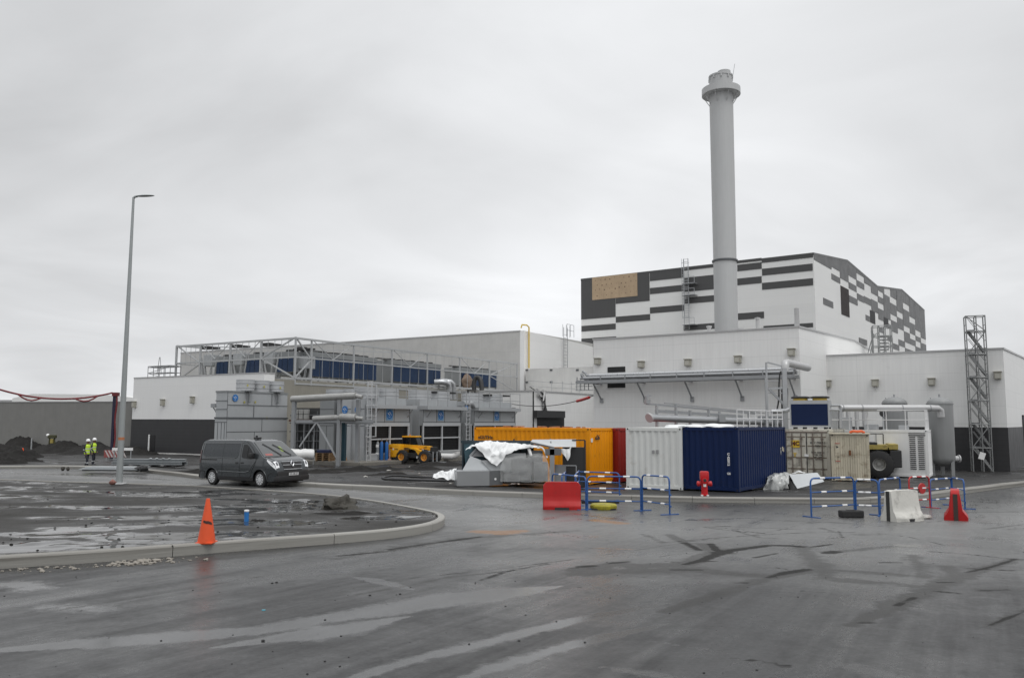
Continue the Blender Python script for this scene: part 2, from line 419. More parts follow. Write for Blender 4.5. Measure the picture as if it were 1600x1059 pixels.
def inpoly(X, Y, poly):
    ins = np.zeros(X.shape, bool); n = len(poly)
    for i in range(n):
        x0, y0 = poly[i]; x1, y1 = poly[(i + 1) % n]
        if y0 == y1: continue
        c = ((y0 > Y) != (y1 > Y)) & (X < (x1 - x0) * (Y - y0) / (y1 - y0) + x0); ins ^= c
    return ins
def grid_mesh(name, xs, ys, Z, keep, m, attrs=None):
    nx, ny = len(xs), len(ys); X, Y = np.meshgrid(xs, ys)
    co = np.stack([X, Y, Z], -1).reshape(-1, 3)
    i = np.arange(nx * ny).reshape(ny, nx)
    F = np.stack([i[:-1, :-1], i[:-1, 1:], i[1:, 1:], i[1:, :-1]], -1)
    kc = keep[:-1, :-1] | keep[:-1, 1:] | keep[1:, 1:] | keep[1:, :-1]
    F = F[kc]; used = np.unique(F); remap = -np.ones(nx * ny, int); remap[used] = np.arange(len(used))
    F = remap[F]; co = co[used]
    me = bpy.data.meshes.new(name); me.vertices.add(len(co)); me.vertices.foreach_set('co', co.astype(np.float32).ravel())
    me.loops.add(F.size); me.loops.foreach_set('vertex_index', F.astype(np.int32).ravel())
    me.polygons.add(len(F)); me.polygons.foreach_set('loop_start', np.arange(0, F.size, 4, dtype=np.int32))
    try: me.polygons.foreach_set('loop_total', np.full(len(F), 4, np.int32))
    except Exception: pass
    me.update(calc_edges=True)
    me.polygons.foreach_set('use_smooth', np.ones(len(F), bool))
    if attrs:
        for k, v in attrs.items():
            a = me.attributes.new(k, 'FLOAT', 'POINT'); a.data.foreach_set('value', v.reshape(-1)[used].astype(np.float32))
    me.materials.append(m); me.validate()
    o = bpy.data.objects.new(name, me); C.objects.link(o); return struct(o)
def pdist(X, Y, pts, ws):
    """1 on a polyline, falling to 0 at its width"""
    out = np.zeros(X.shape)
    for i in range(len(pts) - 1):
        a, b = pts[i], pts[i + 1]; dx, dy = b[0] - a[0], b[1] - a[1]; l2 = dx * dx + dy * dy + 1e-9
        t = np.clip(((X - a[0]) * dx + (Y - a[1]) * dy) / l2, 0, 1)
        d = np.hypot(X - a[0] - t * dx, Y - a[1] - t * dy); wv = ws[i] + (ws[i + 1] - ws[i]) * t
        out = np.maximum(out, np.clip(1 - d / (2 * wv), 0, 1))
    return out
VZG = lambda Y: 1.55 * np.exp(-np.maximum(Y, -8.0) / 32.0)
# asphalt road
_a, _b = gnd(520, 1059), gnd(860, 940)
SDIR = math.atan2(_b.y - _a.y, _b.x - _a.x) - math.pi / 2
def pl(pts): return [tuple(gnd(x, y)[:2]) for x, y in pts]
def lr(pts): return pl([(800 + x / 2, 760 + y / 2) for x, y in pts])
xs = np.concatenate([np.arange(-60, -22, .8), np.arange(-22, 24, .095), np.arange(24, 60, .8)])
ys = np.concatenate([np.arange(-12, 4, 1.0), np.arange(4, 27, .085), np.arange(27, 30, .2), np.arange(30, 70, .6)])
X, Y = np.meshgrid(xs, ys)
mud = np.zeros(X.shape); film = np.zeros(X.shape); clay = np.zeros(X.shape); dark = np.zeros(X.shape); silt = np.zeros(X.shape)
def put(A, pts, ws, k=1.0):
    if isinstance(ws, (int, float)): ws = [ws] * len(pts)
    if A is dark: ws = [q * .72 for q in ws]
    if A is mud: ws = [q * 1.05 for q in ws]
    if A is film and len(ws) > 2: ws = [.03] + ws[1:-1] + [.03]
    np.maximum(A, pdist(X, Y, pts, ws) * k, out=A)
put(dark, lr([(640, 206), (700, 197), (800, 184), (870, 184), (900, 188)]), [.18, .17, .15, .16, .14])
put(dark, lr([(540, 243), (600, 228), (650, 208), (675, 205)]), [.1, .14, .2, .16]); put(dark, lr([(620, 178), (640, 200)]), .12); put(dark, lr([(220, 250), (250, 248)]), .22, .8); put(dark, lr([(320, 238), (360, 234)]), .12, .9)
put(dark, lr([(985, 208), (1010, 203)]), .22, .9); put(dark, lr([(880, 184), (940, 188), (1000, 180)]), .07); put(dark, lr([(755, 222), (830, 208)]), .07)
put(dark, lr([(800, 284), (860, 268), (925, 258)]), [.1, .2, .16], .8); put(dark, lr([(1575, 226), (1500, 250), (1420, 268)]), .08, .85); put(dark, lr([(1200, 372), (1260, 345)]), .09, .75)
put(dark, lr([(1320, 203), (1440, 212), (1560, 226)]), .06, .8); put(dark, lr([(1420, 255), (1560, 262)]), .06, .8); put(dark, lr([(1490, 436), (1540, 415), (1620, 378)]), .06, .8); put(dark, lr([(1465, 325), (1550, 322)]), .16, .7)
put(dark, lr([(540, 175), (585, 198)]), .12, .9); put(dark, lr([(600, 126), (680, 124)]), .08); put(dark, lr([(690, 136), (725, 143)]), .08); put(dark, lr([(735, 140), (790, 146)]), .08); put(dark, lr([(1020, 138), (1035, 160)]), .06, .8)
put(dark, pl([(530, 868), (600, 862), (660, 852)]), .16, .8); put(dark, pl([(610, 858), (700, 845), (750, 838)]), .2, .75)
put(mud, lr([(215, 262), (330, 240), (400, 250), (540, 242), (610, 215), (650, 200), (700, 195), (800, 183), (870, 184), (910, 190)]), [.3, .2, .25, .25, .2, .2, .16, .14, .14, .14])
put(mud, lr([(600, 180), (640, 205), (670, 208)]), .2)
put(mud, lr([(490, 150), (560, 185), (585, 198)]), .14, .9)
put(mud, lr([(225, 272), (400, 262), (560, 258), (680, 272), (790, 280)]), [.36, .42, .42, .34, .25], .8)
put(mud, lr([(930, 262), (860, 272), (780, 292), (700, 318), (620, 345), (540, 368), (470, 392)]), [.24, .22, .18, .16, .16, .12, .1], .82)
put(mud, lr([(900, 190), (930, 215), (960, 245), (985, 285)]), [.3, .34, .36, .2], .74)
put(mud, lr([(985, 290), (1080, 296), (1180, 300), (1300, 318)]), [.36, .34, .3, .2], .7)
put(mud, lr([(1020, 262), (1150, 270), (1290, 282)]), [.25, .3, .25], .64)
put(mud, lr([(1575, 226), (1500, 250), (1380, 288), (1270, 335), (1200, 370), (1130, 400), (1060, 432)]), [.16, .16, .22, .24, .22, .14, .12], .82)
put(mud, lr([(1360, 250), (1380, 275), (1300, 320)]), [.3, .3, .2], .7)
put(mud, lr([(980, 205), (1060, 200), (1180, 186), (1260, 190)]), [.25, .2, .16, .1], .72)
put(mud, lr([(1320, 203), (1440, 212), (1560, 226)]), .12, .72)
put(mud, lr([(1420, 255), (1560, 262)]), .1, .7)
put(mud, lr([(1480, 325), (1550, 322)]), .3, .62)
put(mud, lr([(1490, 436), (1540, 415), (1620, 378)]), .1, .7)
put(mud, lr([(1250, 215), (1275, 250), (1290, 280)]), .32, .62)
put(mud, lr([(880, 184), (940, 188), (1000, 180)]), .1, .75)
put(mud, lr([(600, 126), (700, 140), (780, 160), (830, 162)]), .1, .72)
put(mud, lr([(640, 122), (780, 130), (860, 128)]), .1, .7)
put(mud, lr([(970, 130), (1020, 145), (1035, 160)]), .1, .68)
put(mud, lr([(1080, 150), (1160, 148)]), .3, .6)
put(mud, lr([(1400, 80), (1600, 78)]), .35, .62)
put(mud, lr([(1480, 132), (1600, 118)]), .14, .68)
put(mud, lr([(790, 104), (1000, 112), (1100, 118)]), .35, .6)
put(mud, lr([(410, 148), (470, 175)]), .14, .66)
put(mud, lr([(250, 192), (370, 200)]), .14, .62)
def arc(a, b, c, w_, k):
    a, b, c = (Vector(gnd(*q)) for q in (a, b, c)); q = [(a * (1 - t) ** 2 + b * 2 * t * (1 - t) + c * t * t) for t in np.linspace(0, 1, 12)]
    put(dark, [(v.x, v.y) for v in q], [w_ * (.5 + .7 * abs(math.sin(i * 1.3))) for i in range(12)], k)
for _ in range(3):
    x0, y0 = random.uniform(830, 1150), random.uniform(806, 850); x2, y2 = random.uniform(1250, 1640), random.uniform(800, 930)
    arc((x0, y0), ((x0 + x2) / 2 + random.uniform(-120, 120), random.uniform(812, 905)), (x2, y2), random.uniform(.04, .08), random.uniform(.7, .9))
for _ in range(1):
    x0, y0 = random.uniform(480, 900), random.uniform(900, 1000); x2, y2 = random.uniform(1000, 1350), random.uniform(800, 850)
    arc((x0, y0), ((x0 + x2) / 2 + random.uniform(-40, 120), (y0 + y2) / 2 + random.uniform(-8, 30)), (x2, y2), random.uniform(.04, .07), random.uniform(.6, .8))
for _ in range(26):
    u, v = random.uniform(120, 1600), random.uniform(100, 330)
    put(dark, lr([(u, v), (u + random.uniform(30, 90), v + random.uniform(-8, 10))]), random.uniform(.05, .09), random.uniform(.6, .95))
put(dark, lr([(690, 536), (780, 545), (860, 560)]), .07, .75)
put(dark, lr([(840, 560), (870, 560)]), .07, .9); put(dark, lr([(1080, 425), (1130, 425)]), .12, .66)
put(mud, pl([(530, 872), (640, 852), (760, 838), (900, 829)]), [.3, .5, .5, .3], .62)
put(mud, pl([(500, 940), (700, 902), (850, 885)]), .1, .6); put(mud, pl([(430, 905), (600, 890)]), .1, .58)
put(dark, pl([(745, 908), (800, 890), (860, 880)]), .09, .7)
put(mud, pl([(0, 968), (200, 935), (420, 898)]), .1, .56)
put(mud, pl([(0, 895), (90, 893), (180, 885), (260, 878), (350, 872), (430, 866)]), [.25, .22, .3, .35, .25, .1], .72)
put(film, pl([(-60, 1020), (150, 1003), (400, 985), (500, 967), (600, 953), (690, 938), (790, 925), (880, 915)]), [.3, .25, .22, .25, .34, .46, .36, .15])
put(film, pl([(330, 1012), (520, 985), (640, 962)]), [.25, .35, .3])
put(film, pl([(545, 900), (580, 905), (610, 912), (650, 922)]), [.08, .12, .14, .15])
put(film, pl([(712, 909), (735, 911), (755, 915)]), .1); put(film, pl([(510, 892), (535, 894)]), .15)
put(film, pl([(500, 1075), (640, 1032), (760, 1003), (900, 968), (1050, 940)]), [.16, .16, .16, .15, .1], .85)
put(film, pl([(680, 1075), (780, 1040), (900, 1005), (1050, 972)]), [.15, .17, .17, .12], .8)
put(film, pl([(20, 912), (60, 918)]), .4, .7); put(film, pl([(80, 948), (150, 950)]), .5, .6)
put(film, pl([(930, 1040), (1000, 1050), (1060, 1059)]), .16, .7); put(film, pl([(1010, 1000), (1090, 1012), (1180, 1028)]), .08, .7)
put(film, pl([(1330, 1040), (1400, 1058)]), .2, .65); put(film, pl([(1380, 855), (1500, 850)]), .5, .55)
put(film, pl([(700, 800), (760, 790), (830, 800)]), .9, .66); put(film, pl([(880, 800), (1000, 815), (1200, 808)]), .6, .6)
put(film, pl([(500, 762), (650, 772), (800, 780)]), .9, .7); put(film, pl([(-50, 738), (150, 742), (300, 752)]), 1.6, .75)
put(film, pl([(560, 868), (700, 850), (720, 845)]), [.3, .5, .4], .7)
put(clay, pl([(752, 830), (785, 832), (812, 829)]), [.4, .5, .3], .85); put(clay, pl([(928, 812), (970, 817)]), .35, .8); put(clay, pl([(880, 800), (940, 803)]), .1, .7)
put(clay, pl([(930, 856), (990, 858)]), .12, .6)
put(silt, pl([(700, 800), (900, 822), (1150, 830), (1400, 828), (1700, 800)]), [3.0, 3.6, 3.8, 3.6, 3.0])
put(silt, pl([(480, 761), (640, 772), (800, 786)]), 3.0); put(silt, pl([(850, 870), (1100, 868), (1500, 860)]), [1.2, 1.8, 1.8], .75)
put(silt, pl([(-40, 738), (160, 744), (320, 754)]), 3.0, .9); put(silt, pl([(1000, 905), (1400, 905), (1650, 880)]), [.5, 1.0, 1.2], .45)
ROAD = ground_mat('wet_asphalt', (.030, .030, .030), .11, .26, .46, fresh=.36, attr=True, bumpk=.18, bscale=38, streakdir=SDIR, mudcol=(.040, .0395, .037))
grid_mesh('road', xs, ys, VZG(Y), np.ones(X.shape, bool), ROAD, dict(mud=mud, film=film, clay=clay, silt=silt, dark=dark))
# island of wet dirt inside the kerb
xs = np.concatenate([np.arange(-52, -22, .5), np.arange(-22, -1.0, .14)]); ys = np.arange(12.5, 46, .14); X, Y = np.meshgrid(xs, ys)
ipoly = [(p.x, p.y) for p in ISL]; ed = pdist(X, Y, ipoly + ipoly[:1], [.4] * (len(ipoly) + 1)); ins = inpoly(X, Y, ipoly) & (ed < 1 - .16 / .8)
Z = VZG(Y) + np.where(ins, KERB - .03, -.15)
nz = np.array([noise.fractal(Vector((a * .55, b * .55, 3.3)), 1.0, 2.0, 5) for a, b in zip(X.ravel(), Y.ravel())]).reshape(X.shape)
nz2 = np.array([noise.fractal(Vector((a * 2.4, b * 2.4, 7.3)), .8, 2.0, 3) for a, b in zip(X.ravel(), Y.ravel())]).reshape(X.shape)
Z = Z + np.where(ins, (np.clip(nz, -.5, .7) * .03 + np.clip(nz2, -.2, 1) * .03 * (nz > -.05)) * np.clip(1 - ed, 0, 1), 0)
ISLM = ground_mat('wet_dirt', (.036, .0345, .032), .03, .2, .8, puddle=.55, pscale=.42, bumpk=1.0, bscale=22, gravel=.5, pstretch=(.38, 1.0, 1), fresh=.25)
pud = np.zeros(X.shape)
def ip(pts, w_, k=1.0): np.maximum(pud, pdist(X, Y, [tuple(gnd(x, y, zisl)[:2]) for x, y in pts], [w_] * len(pts)) * k, out=pud)
for pts, w_, k in [([(-60, 773), (60, 774)], .7, 1), ([(-40, 760), (40, 761)], .6, 1), ([(-40, 792), (60, 789), (140, 793)], .45, .9), ([(60, 805), (160, 806), (250, 804)], .4, 1), ([(160, 806), (215, 806), (260, 803)], .35, 1),
                   ([(-40, 835), (60, 832), (100, 825)], .35, .85), ([(80, 823), (180, 824), (250, 818)], .25, .8), ([(110, 765), (190, 767)], .5, .9), ([(180, 772), (300, 774)], .5, .8), ([(100, 758), (130, 758)], .6, .9),
                   ([(330, 812), (420, 816), (520, 812), (620, 806)], 1.0, .95), ([(290, 805), (360, 803)], .5, .7), ([(420, 795), (520, 785)], .8, .75), ([(350, 778), (470, 782)], .6, .7), ([(60, 852), (100, 850)], .12, .9), ([(250, 836), (330, 832), (440, 826)], .3, .7), ([(-20, 748), (100, 756)], .5, .9)]: ip(pts, w_, k)
grid_mesh('traffic_island', xs, ys, Z, ins, ISLM, dict(pud=pud))
# building yard behind the far kerb
xs = np.concatenate([np.arange(-150, -45, 3), np.arange(-45, 50, .3), np.arange(50, 160, 4)])
ys = np.concatenate([np.arange(20, 64, .28), np.arange(64, 100, 1.2), np.arange(100, 260, 8)]); X, Y = np.meshgrid(xs, ys)
YK = np.interp(X, _fx, _fy); ins = (Y > YK) & (pdist(X, Y, list(zip(_fx, _fy)), [.6] * len(_fx)) < 1 - .3 / 1.2)
t = np.clip((Y - YK - .3) / 6, 0, 1); Z = VZG(Y) + FKH - .03 - .14 * t * t * (3 - 2 * t)
nz = np.array([noise.fractal(Vector((a * .5, b * .5, 1.3)), .9, 2.0, 6) for a, b in zip(X.ravel(), Y.ravel())]).reshape(X.shape)
rough_ = np.clip((4.0 - X) / 5, 0, 1) * np.clip((Y - YK) / 1.2, 0, 1)
Z = Z + np.clip(nz, -.4, 1) * .10 * rough_ + np.clip(nz, -.2, .5) * .008
Z = np.where(ins, Z, VZG(Y) - .15)
YARDM = ground_mat('dark_yard_dirt', (.030, .029, .028), .1, .5, .8, fresh=.3, puddle=.22, pscale=.22, bumpk=.9, bscale=18, gravel=.35, pstretch=(.5, 1.0, 1))
grid_mesh('yard', xs, ys, Z, ins, YARDM)
# wide ground to the horizon
FARG = ground_mat('far_ground', (.05, .047, .043), .2, .4, .7, bumpk=.5)
g = MB()
yy = [-60, -10, 0, 10, 20, 30, 45, 60, 90, 140, 300, 3000]
for a, b in zip(yy[:-1], yy[1:]):
    g.add([(-2500, a, zg(a) - .22), (2500, a, zg(a) - .22), (2500, b, zg(b) - .22), (-2500, b, zg(b) - .22)], [(0, 1, 2, 3)])
struct(g.build('ground', FARG, recalc=False))
# kerbs: lengths of precast concrete butted with a thin joint
def densify(pts, step):
    out = []
    for a, b in zip(pts[:-1], pts[1:]):
        n = max(1, int((b - a).length / step))
        out += [a.lerp(b, i / n) for i in range(n)]
    return out + [pts[-1]]
def smooth_line(pts, it=2):
    for _ in range(it):
        q = [pts[0]]
        for a, b in zip(pts[:-1], pts[1:]): q += [a.lerp(b, .25), a.lerp(b, .75)]
        pts = q + [pts[-1]]
    return pts
def kerb(name, pts, h, side, width=.17, seg=1.0, m=CONC_KERB, gap=.014):
    pts = densify(smooth_line([Vector((p.x, p.y, 0)) for p in pts]), .12); mb = MB(); acc = 0; start = 0; ln = seg
    chunks = []
    for i in range(1, len(pts)):
        acc += (pts[i] - pts[i - 1]).length
        if acc >= ln: chunks.append((start, i)); start = i; acc = 0
    if start < len(pts) - 1: chunks.append((start, len(pts) - 1))
    prof = [(0.02, -.2), (0.0, h - .035), (.012, h - .012), (.035, h), (width, h), (width, -.2)]
    for a, b in chunks:
        q = pts[a:b + 1]; vs_ = []; fs = []; n = len(prof); dz = random.uniform(-.006, .006)
        for i, p in enumerate(q):
            j = a + i; tg = (pts[min(j + 1, len(pts) - 1)] - pts[max(j - 1, 0)]).normalized()
            nn = Vector((-tg.y, tg.x, 0)) * side; sh = tg * (gap / 2 if i == 0 else (-gap / 2 if i == len(q) - 1 else 0))
            for u, z in prof:
                r_ = p + nn * u + sh; vs_.append((r_.x, r_.y, zg(p.y) + z + dz * (z > 0)))
        for i in range(len(q) - 1):
            for k in range(n):
                fs.append((i * n + k, i * n + (k + 1) % n, (i + 1) * n + (k + 1) % n, (i + 1) * n + k))
        fs.append(tuple(range(n))); fs.append(tuple((len(q) - 1) * n + k for k in range(n)))
        mb.add(vs_, fs)
    return struct(mb.build(name, m))
kerb('island_kerb', ISL, KERB, 1, seg=3.1)
kerb('yard_kerb', FK, FKH, 1, seg=2.0, width=.42)
# ---------------------------------------------------------------- big buildings
def origin(px, py, Y):
    p = at(px, py, Y); return (p.x, p.y, 0.0)
def light_at(root, axis, val, px, py, m=TAN, w_=.42, h_=.5):
    p = lpx(root, axis, val, px, py); mb = MB()
    if axis == 1: mb.bbox(p.x - w_ / 2, p.x + w_ / 2, val - .32, val - .003, p.z - h_ / 2, p.z + h_ / 2, .03); mb.box(p.x - w_ * .62, p.x + w_ * .62, val - .36, val - .002, p.z + h_ / 2, p.z + h_ / 2 + .05)
    else: mb.bbox(val + .003, val + .32, p.y - w_ / 2, p.y + w_ / 2, p.z - h_ / 2, p.z + h_ / 2, .03)
    o = mb.build('wall_light', m, root)
    q = MB()
    if axis == 1: q.box(p.x - w_ * .36, p.x + w_ * .36, val - .335, val - .322, p.z - h_ * .36, p.z + h_ * .3)
    else: q.box(val + .322, val + .335, p.y - w_ * .36, p.y + w_ * .36, p.z - h_ * .36, p.z + h_ * .3)
    q.build('lens', mat('lamp_lens', (.42, .41, .36), .3, var=.05), o)
    return o
def shell(root, W, prof, m, name='wall', z0=-.6):
    """block from x=-W to 0 whose side has the roof line prof [(y,z)..]"""
    poly = [(prof[0][0], z0)] + prof + [(prof[-1][0], z0)]
    return MB().prism(poly, -W, 0, 'x').build(name, m, root)
def coping(root, W, prof, m=COPING, h=.09):
    mb = MB()
    mb.box(-W - .05, .06, -.06, .25, prof[0][1] - .02, prof[0][1] + h)
    for a, b in zip(prof[:-1], prof[1:]):
        mb.add([(x, y, z + dz) for dz in (-.03, h) for (y, z) in (a, b) for x in (-.2, .065)], [(0, 1, 3, 2), (4, 6, 7, 5), (0, 2, 6, 4), (1, 5, 7, 3), (0, 4, 5, 1), (2, 3, 7, 6)])
    mb.box(-W - .055, -W + .2, .26, prof[-1][0], min(p[1] for p in prof) - .02, min(p[1] for p in prof) + h)
    return mb.build('coping', m, root)
rL, rR = R(-32.0), R(-35.5)

# --- main hall, black and white
hall = thing('process_hall', 'tall hall clad in black and white chequered panels behind the chimney', 'building', origin(1271, 398, 110), rR)
W = -lpx(hall, 1, 0, 908, 437).x
zt = lpx(hall, 1, 0, 1271, 398).z
pb = [lpx(hall, 0, 0, x, y) for x, y in [(1271.5, 398), (1324, 409), (1371, 449), (1409, 454), (1444.3, 486)]]
HP = [(max(p.y, 0.0), p.z) for p in pb]; HP[0] = (0.0, zt)
shell(hall, W, HP, WHITE_CLAD2)
coping(hall, W, HP, DARK_CLAD2, .3)
def roofz(y): return float(np.interp(y, [p[0] for p in HP], [p[1] for p in HP]))
cl_ = MB()
def A_(x0, x1, yt, yb):
    f = lambda X_, Y_: (900 + X_ / 3.53, 360 + Y_ / 3.53)
    xm = x0
    p = lpx(hall, 1, 0, *f(xm, yt)); q = lpx(hall, 1, 0, *f(xm, yb)); e = lpx(hall, 1, 0, *f(x1, yt))
    cl_.box(max(p.x, -W - .03), min(e.x, -.05), -.045, .03, q.z, min(p.z, zt - .02) if yt > 0 else zt - .02)
def A_top(x0, x1, yb):
    f = lambda X_, Y_: (900 + X_ / 3.53, 360 + Y_ / 3.53)
    q = lpx(hall, 1, 0, *f(x0, yb)); e = lpx(hall, 1, 0, *f(x1, yb))
    cl_.box(max(q.x, -W - .03), min(e.x, -.05), -.045, .03, q.z, zt - .02)
A_top(29, 219, 492); A_top(220, 407, 405); A_top(408, 592, 280); A_top(594, 770, 222)
for a in [(408, 592, 318, 352), (594, 776, 262, 340), (594, 776, 372, 406), (408, 597, 425, 458), (220, 409, 476, 508), (30, 219, 527, 558), (594, 790, 522, 553), (30, 95, 597, 695), (96, 222, 592, 603), (30, 95, 736, 746),
          (890, 1024, 190, 226), (890, 1024, 266, 303), (1026, 1306, 212, 250), (1026, 1308, 290, 328), (890, 1037, 458, 494), (1034, 1308, 527, 550)]: A_(*a)
A_top(770, 1024, 180); A_top(1025, 1310, 180)
cl_.build('dark_cladding', DARK_CLAD2, hall)
cb_ = MB()
fB = lambda X_, Y_: (1290 + X_ / 6.229, 385 + Y_ / 6.229)
def B_(x0, x1, yt, yb):
    q = lpx(hall, 0, 0, *fB(x0, yb)); e = lpx(hall, 0, 0, *fB(x1, yb))
    y0, y1 = max(q.y, .02), min(e.y, HP[-1][0] + .02); zb = max(q.z, -.5)
    if yt is None:
        ky = [y0] + [p[0] for p in HP if y0 < p[0] < y1] + [y1]
        poly = [(y0, zb)] + [(y, roofz(y) - .02) for y in ky] + [(y1, zb)]
        cb_.prism(poly, -.03, .045, 'x')
    else:
        z1 = lpx(hall, 0, 0, *fB(x0, yt)).z
        cb_.box(-.03, .045, y0, y1, zb, min(z1, min(roofz(y0), roofz(y1)) - .02))
N_ = None
for c in [(-130, 52, N_, 118), (52, 140, N_, 195), (57, 140, 263, 318), (140, 221, N_, 306), (221, 299, N_, 280), (224, 299, 345, 405), (228, 310, 475, 537), (299, 374, N_, 256), (301, 374, 325, 383), (306, 374, 455, 515),
          (374, 442, N_, 352), (374, 442, 482, 545), (442, 509, N_, 450), (446, 509, 512, 622), (509, 568, N_, 425), (509, 568, 480, 540), (514, 568, 600, 706),
          (568, 630, 462, 690), (630, 692, N_, 485), (632, 692, 548, 655), (640, 702, 715, 822), (692, 754, N_, 625), (698, 760, 685, 792), (710, 772, 902, 960), (754, 816, N_, 545), (754, 816, 605, 764), (766, 822, 825, 925),
          (816, 872, N_, 680), (820, 872, 738, 842), (874, 925, N_, 810), (876, 927, 868, 915), (822, 876, 895, 950), (878, 930, 972, 1080), (925, 985, N_, 884), (929, 985, 936, 1080), (776, 878, 988, 1080),
          (-100, 70, 0, 0), (390, 432, 664, 716), (325, 403, 885, 942), (652, 716, 938, 992), (602, 652, 866, 915), (607, 640, 750, 790), (523, 560, 780, 830)]:
    if c[3]: B_(*c)
q0 = lpx(hall, 0, 0, 1286, 465); q1 = lpx(hall, 0, 0, 1301.5, 475); q2 = lpx(hall, 0, 0, 1286, 475)
cb_.box(-.03, .045, q0.y, q1.y, q2.z, q0.z)
cb_.build('dark_cladding', DARK_CLAD2, hall)
def opening(root, axis, val, x0, x1, yt, yb, name='opening', m=BLACK, d=.06):
    p = lpx(root, axis, val, x0, yt); q = lpx(root, axis, val, x0, yb); e = lpx(root, axis, val, x1, yt); mb = MB()
    if axis == 1: mb.box(p.x, e.x, val - d, val + .05, q.z, p.z)
    else: mb.box(val - .05, val + d, p.y, e.y, q.z, p.z)
    return mb.build(name, m, root)
OPN = mat('dark_opening_rust', (.02, .013, .011), .7, var=.6, vscale=.6)
opening(hall, 0, 0, 1313, 1325.3, 446, 490, m=OPN); opening(hall, 0, 0, 1359, 1366.5, 484, 503); opening(hall, 0, 0, 1380.4, 1387.3, 495, 510)
PLY = mat('plywood', (.42, .31, .20), .6, var=.2, vscale=.9, streak=.12, joints=(3.3, 3.4, .12), dirt=.12, dirtcol=(.2, .12, .06))
p = lpx(hall, 1, 0, 925.5, 434); q = lpx(hall, 1, 0, 925.5, 469); e = lpx(hall, 1, 0, 996, 434)
pm = MB().box(p.x, e.x, -.09, .05, q.z, p.z)
for i in range(9):
    for j in range(4):
        p = lpx(hall, 1, -.09, 930 + i * 7.6 + (j % 2) * 3 + random.uniform(-1, 1), 437.5 + j * 8 - i * .8 + random.uniform(-1, 1)); s_ = random.uniform(.03, .1); pm.box(p.x - s_, p.x + s_, -.1, -.088, p.z - s_, p.z + s_, 1)
pm.build('plywood_board', [PLY, mat('dark_fixing', (.12, .075, .045), .7)], hall)
mb = MB()                                                     # small flue stubs on the hall and box roof line
def ladder(root, mb, xa, xb, z0, z1, y=-.55, cage=True, rung=.35):
    for x in (xa, xb): mb.bar((x, y, z0), (x, y, z1), .07)
    z = z0
    while z < z1: mb.bar((xa, y, z), (xb, y, z), .045); z += rung
    if cage:
        z = z0 + 1.8; xm = (xa + xb) / 2; r_ = (xb - xa) * .75
        pts = [(xm + r_ * math.cos(a), y - .1 - r_ * math.sin(a)) for a in [math.pi * k / 6 for k in range(7)]]
        while z < z1 + .1:
            for a, b in zip(pts[:-1], pts[1:]): mb.bar((*a, z), (*b, z), .05)
            z += .9
        for p in pts[1:-1:2]: mb.bar((*p, z0 + 1.8), (*p, z1), .045)
    return mb
a = lpx(hall, 1, -.5, 1070, 515); b = lpx(hall, 1, -.5, 1070, 405); a2 = lpx(hall, 1, -.5, 1077.5, 515)
lad = ladder(hall, MB(), a.x, a2.x, a.z, b.z, -.6)
for py in (444, 462, 508):
    p = lpx(hall, 1, -.6, 1078, py); lad.box(a.x, p.x + 1.0, -1.4, -.05, p.z, p.z + .08); lad.bar((p.x + 1, -1.35, p.z), (p.x + 1, -1.35, p.z + 1.0), .06); lad.bar((a.x, -1.35, p.z + 1), (p.x + 1, -1.35, p.z + 1), .06)
lad.build('access_ladder', GALV, hall)

# --- chimney
chb = at(1137, 600, 88); zt_ = at(1132, 122, 88).z
ch = thing('chimney', 'tall pale grey cylindrical chimney rising behind the white front block', 'chimney', (chb.x, chb.y, 0))
rb_ = (at(1155, 515, 88) - at(1119.3, 515, 88)).length / 2; rt = (at(1149.3, 150, 88) - at(1113.2, 150, 88)).length / 2 * 1.0
CHM = mat('chimney_grey', (.43, .435, .435), .5, var=.04, vscale=.3, streak=.06)
zs = at(1137, 408, 88).z; zr = at(1130, 146, 88).z
prof = [(rb_, 0), (rb_, zs)] + [(rb_ + (rt - rb_) * t, zs + .05 + (zr - zs) * t) for t in (0, .33, .66, 1)]
MB().lathe(prof, n=48).build('shaft', CHM, ch, smooth=40)
MB().lathe([(rb_ + .01, zs - .12), (rb_ + .14, zs - .1), (rb_ + .14, zs + .08), (rb_ + .01, zs + .12)], n=48).build('flange', SEAM, ch, smooth=40)
rp = (at(1159.3, 140, 88) - at(1100.5, 140, 88)).length / 2
pr = MB().lathe([(rt, zr - .25), (rp, zr - .25), (rp, zr + .45), (rp - .1, zr + .49), (rp - .1, zr - .1), (rt + .05, zr - .08)], n=48)
for k in range(8):
    a = k * math.pi / 4 + .2; pr.bar((rt * math.cos(a), rt * math.sin(a), zr - 1.3), ((rp - .15) * math.cos(a), (rp - .15) * math.sin(a), zr - .25), .07)
pr.build('platform', CHM, ch, smooth=40)
cp = MB().lathe([(rt * .98, zr), (rt * .98, zr + 1.75), (rt * 1.03, zr + 1.78), (rt * 1.03, zr + 1.95), (rt * .9, zr + 2.0), (rt * .9, zr + .5)], n=48)
for k in range(10):
    a = k * math.pi / 5 + .1; cp.box(-.08, .08, -.05, .09, -.25, .1, 0, Matrix.Translation((rt * 1.03 * math.cos(a), rt * 1.03 * math.sin(a), zr + 1.7)) @ Matrix.Rotation(a + math.pi / 2, 4, 'Z'))
cp.build('rim', CHM, ch, smooth=40)
MB().lathe([(rt * .55, zr + 1.6), (rt * .55, zr + 2.5), (rt * .45, zr + 2.55)], c=(rt * .3, 0, 0), n=32).build('flue', CHM, ch, smooth=40)
MB().bar((rt * 1.0, 0, zr + 1.6), (rt * 1.25, 0, zr + 3.4), .04).build('lightning_rod', STEEL, ch)

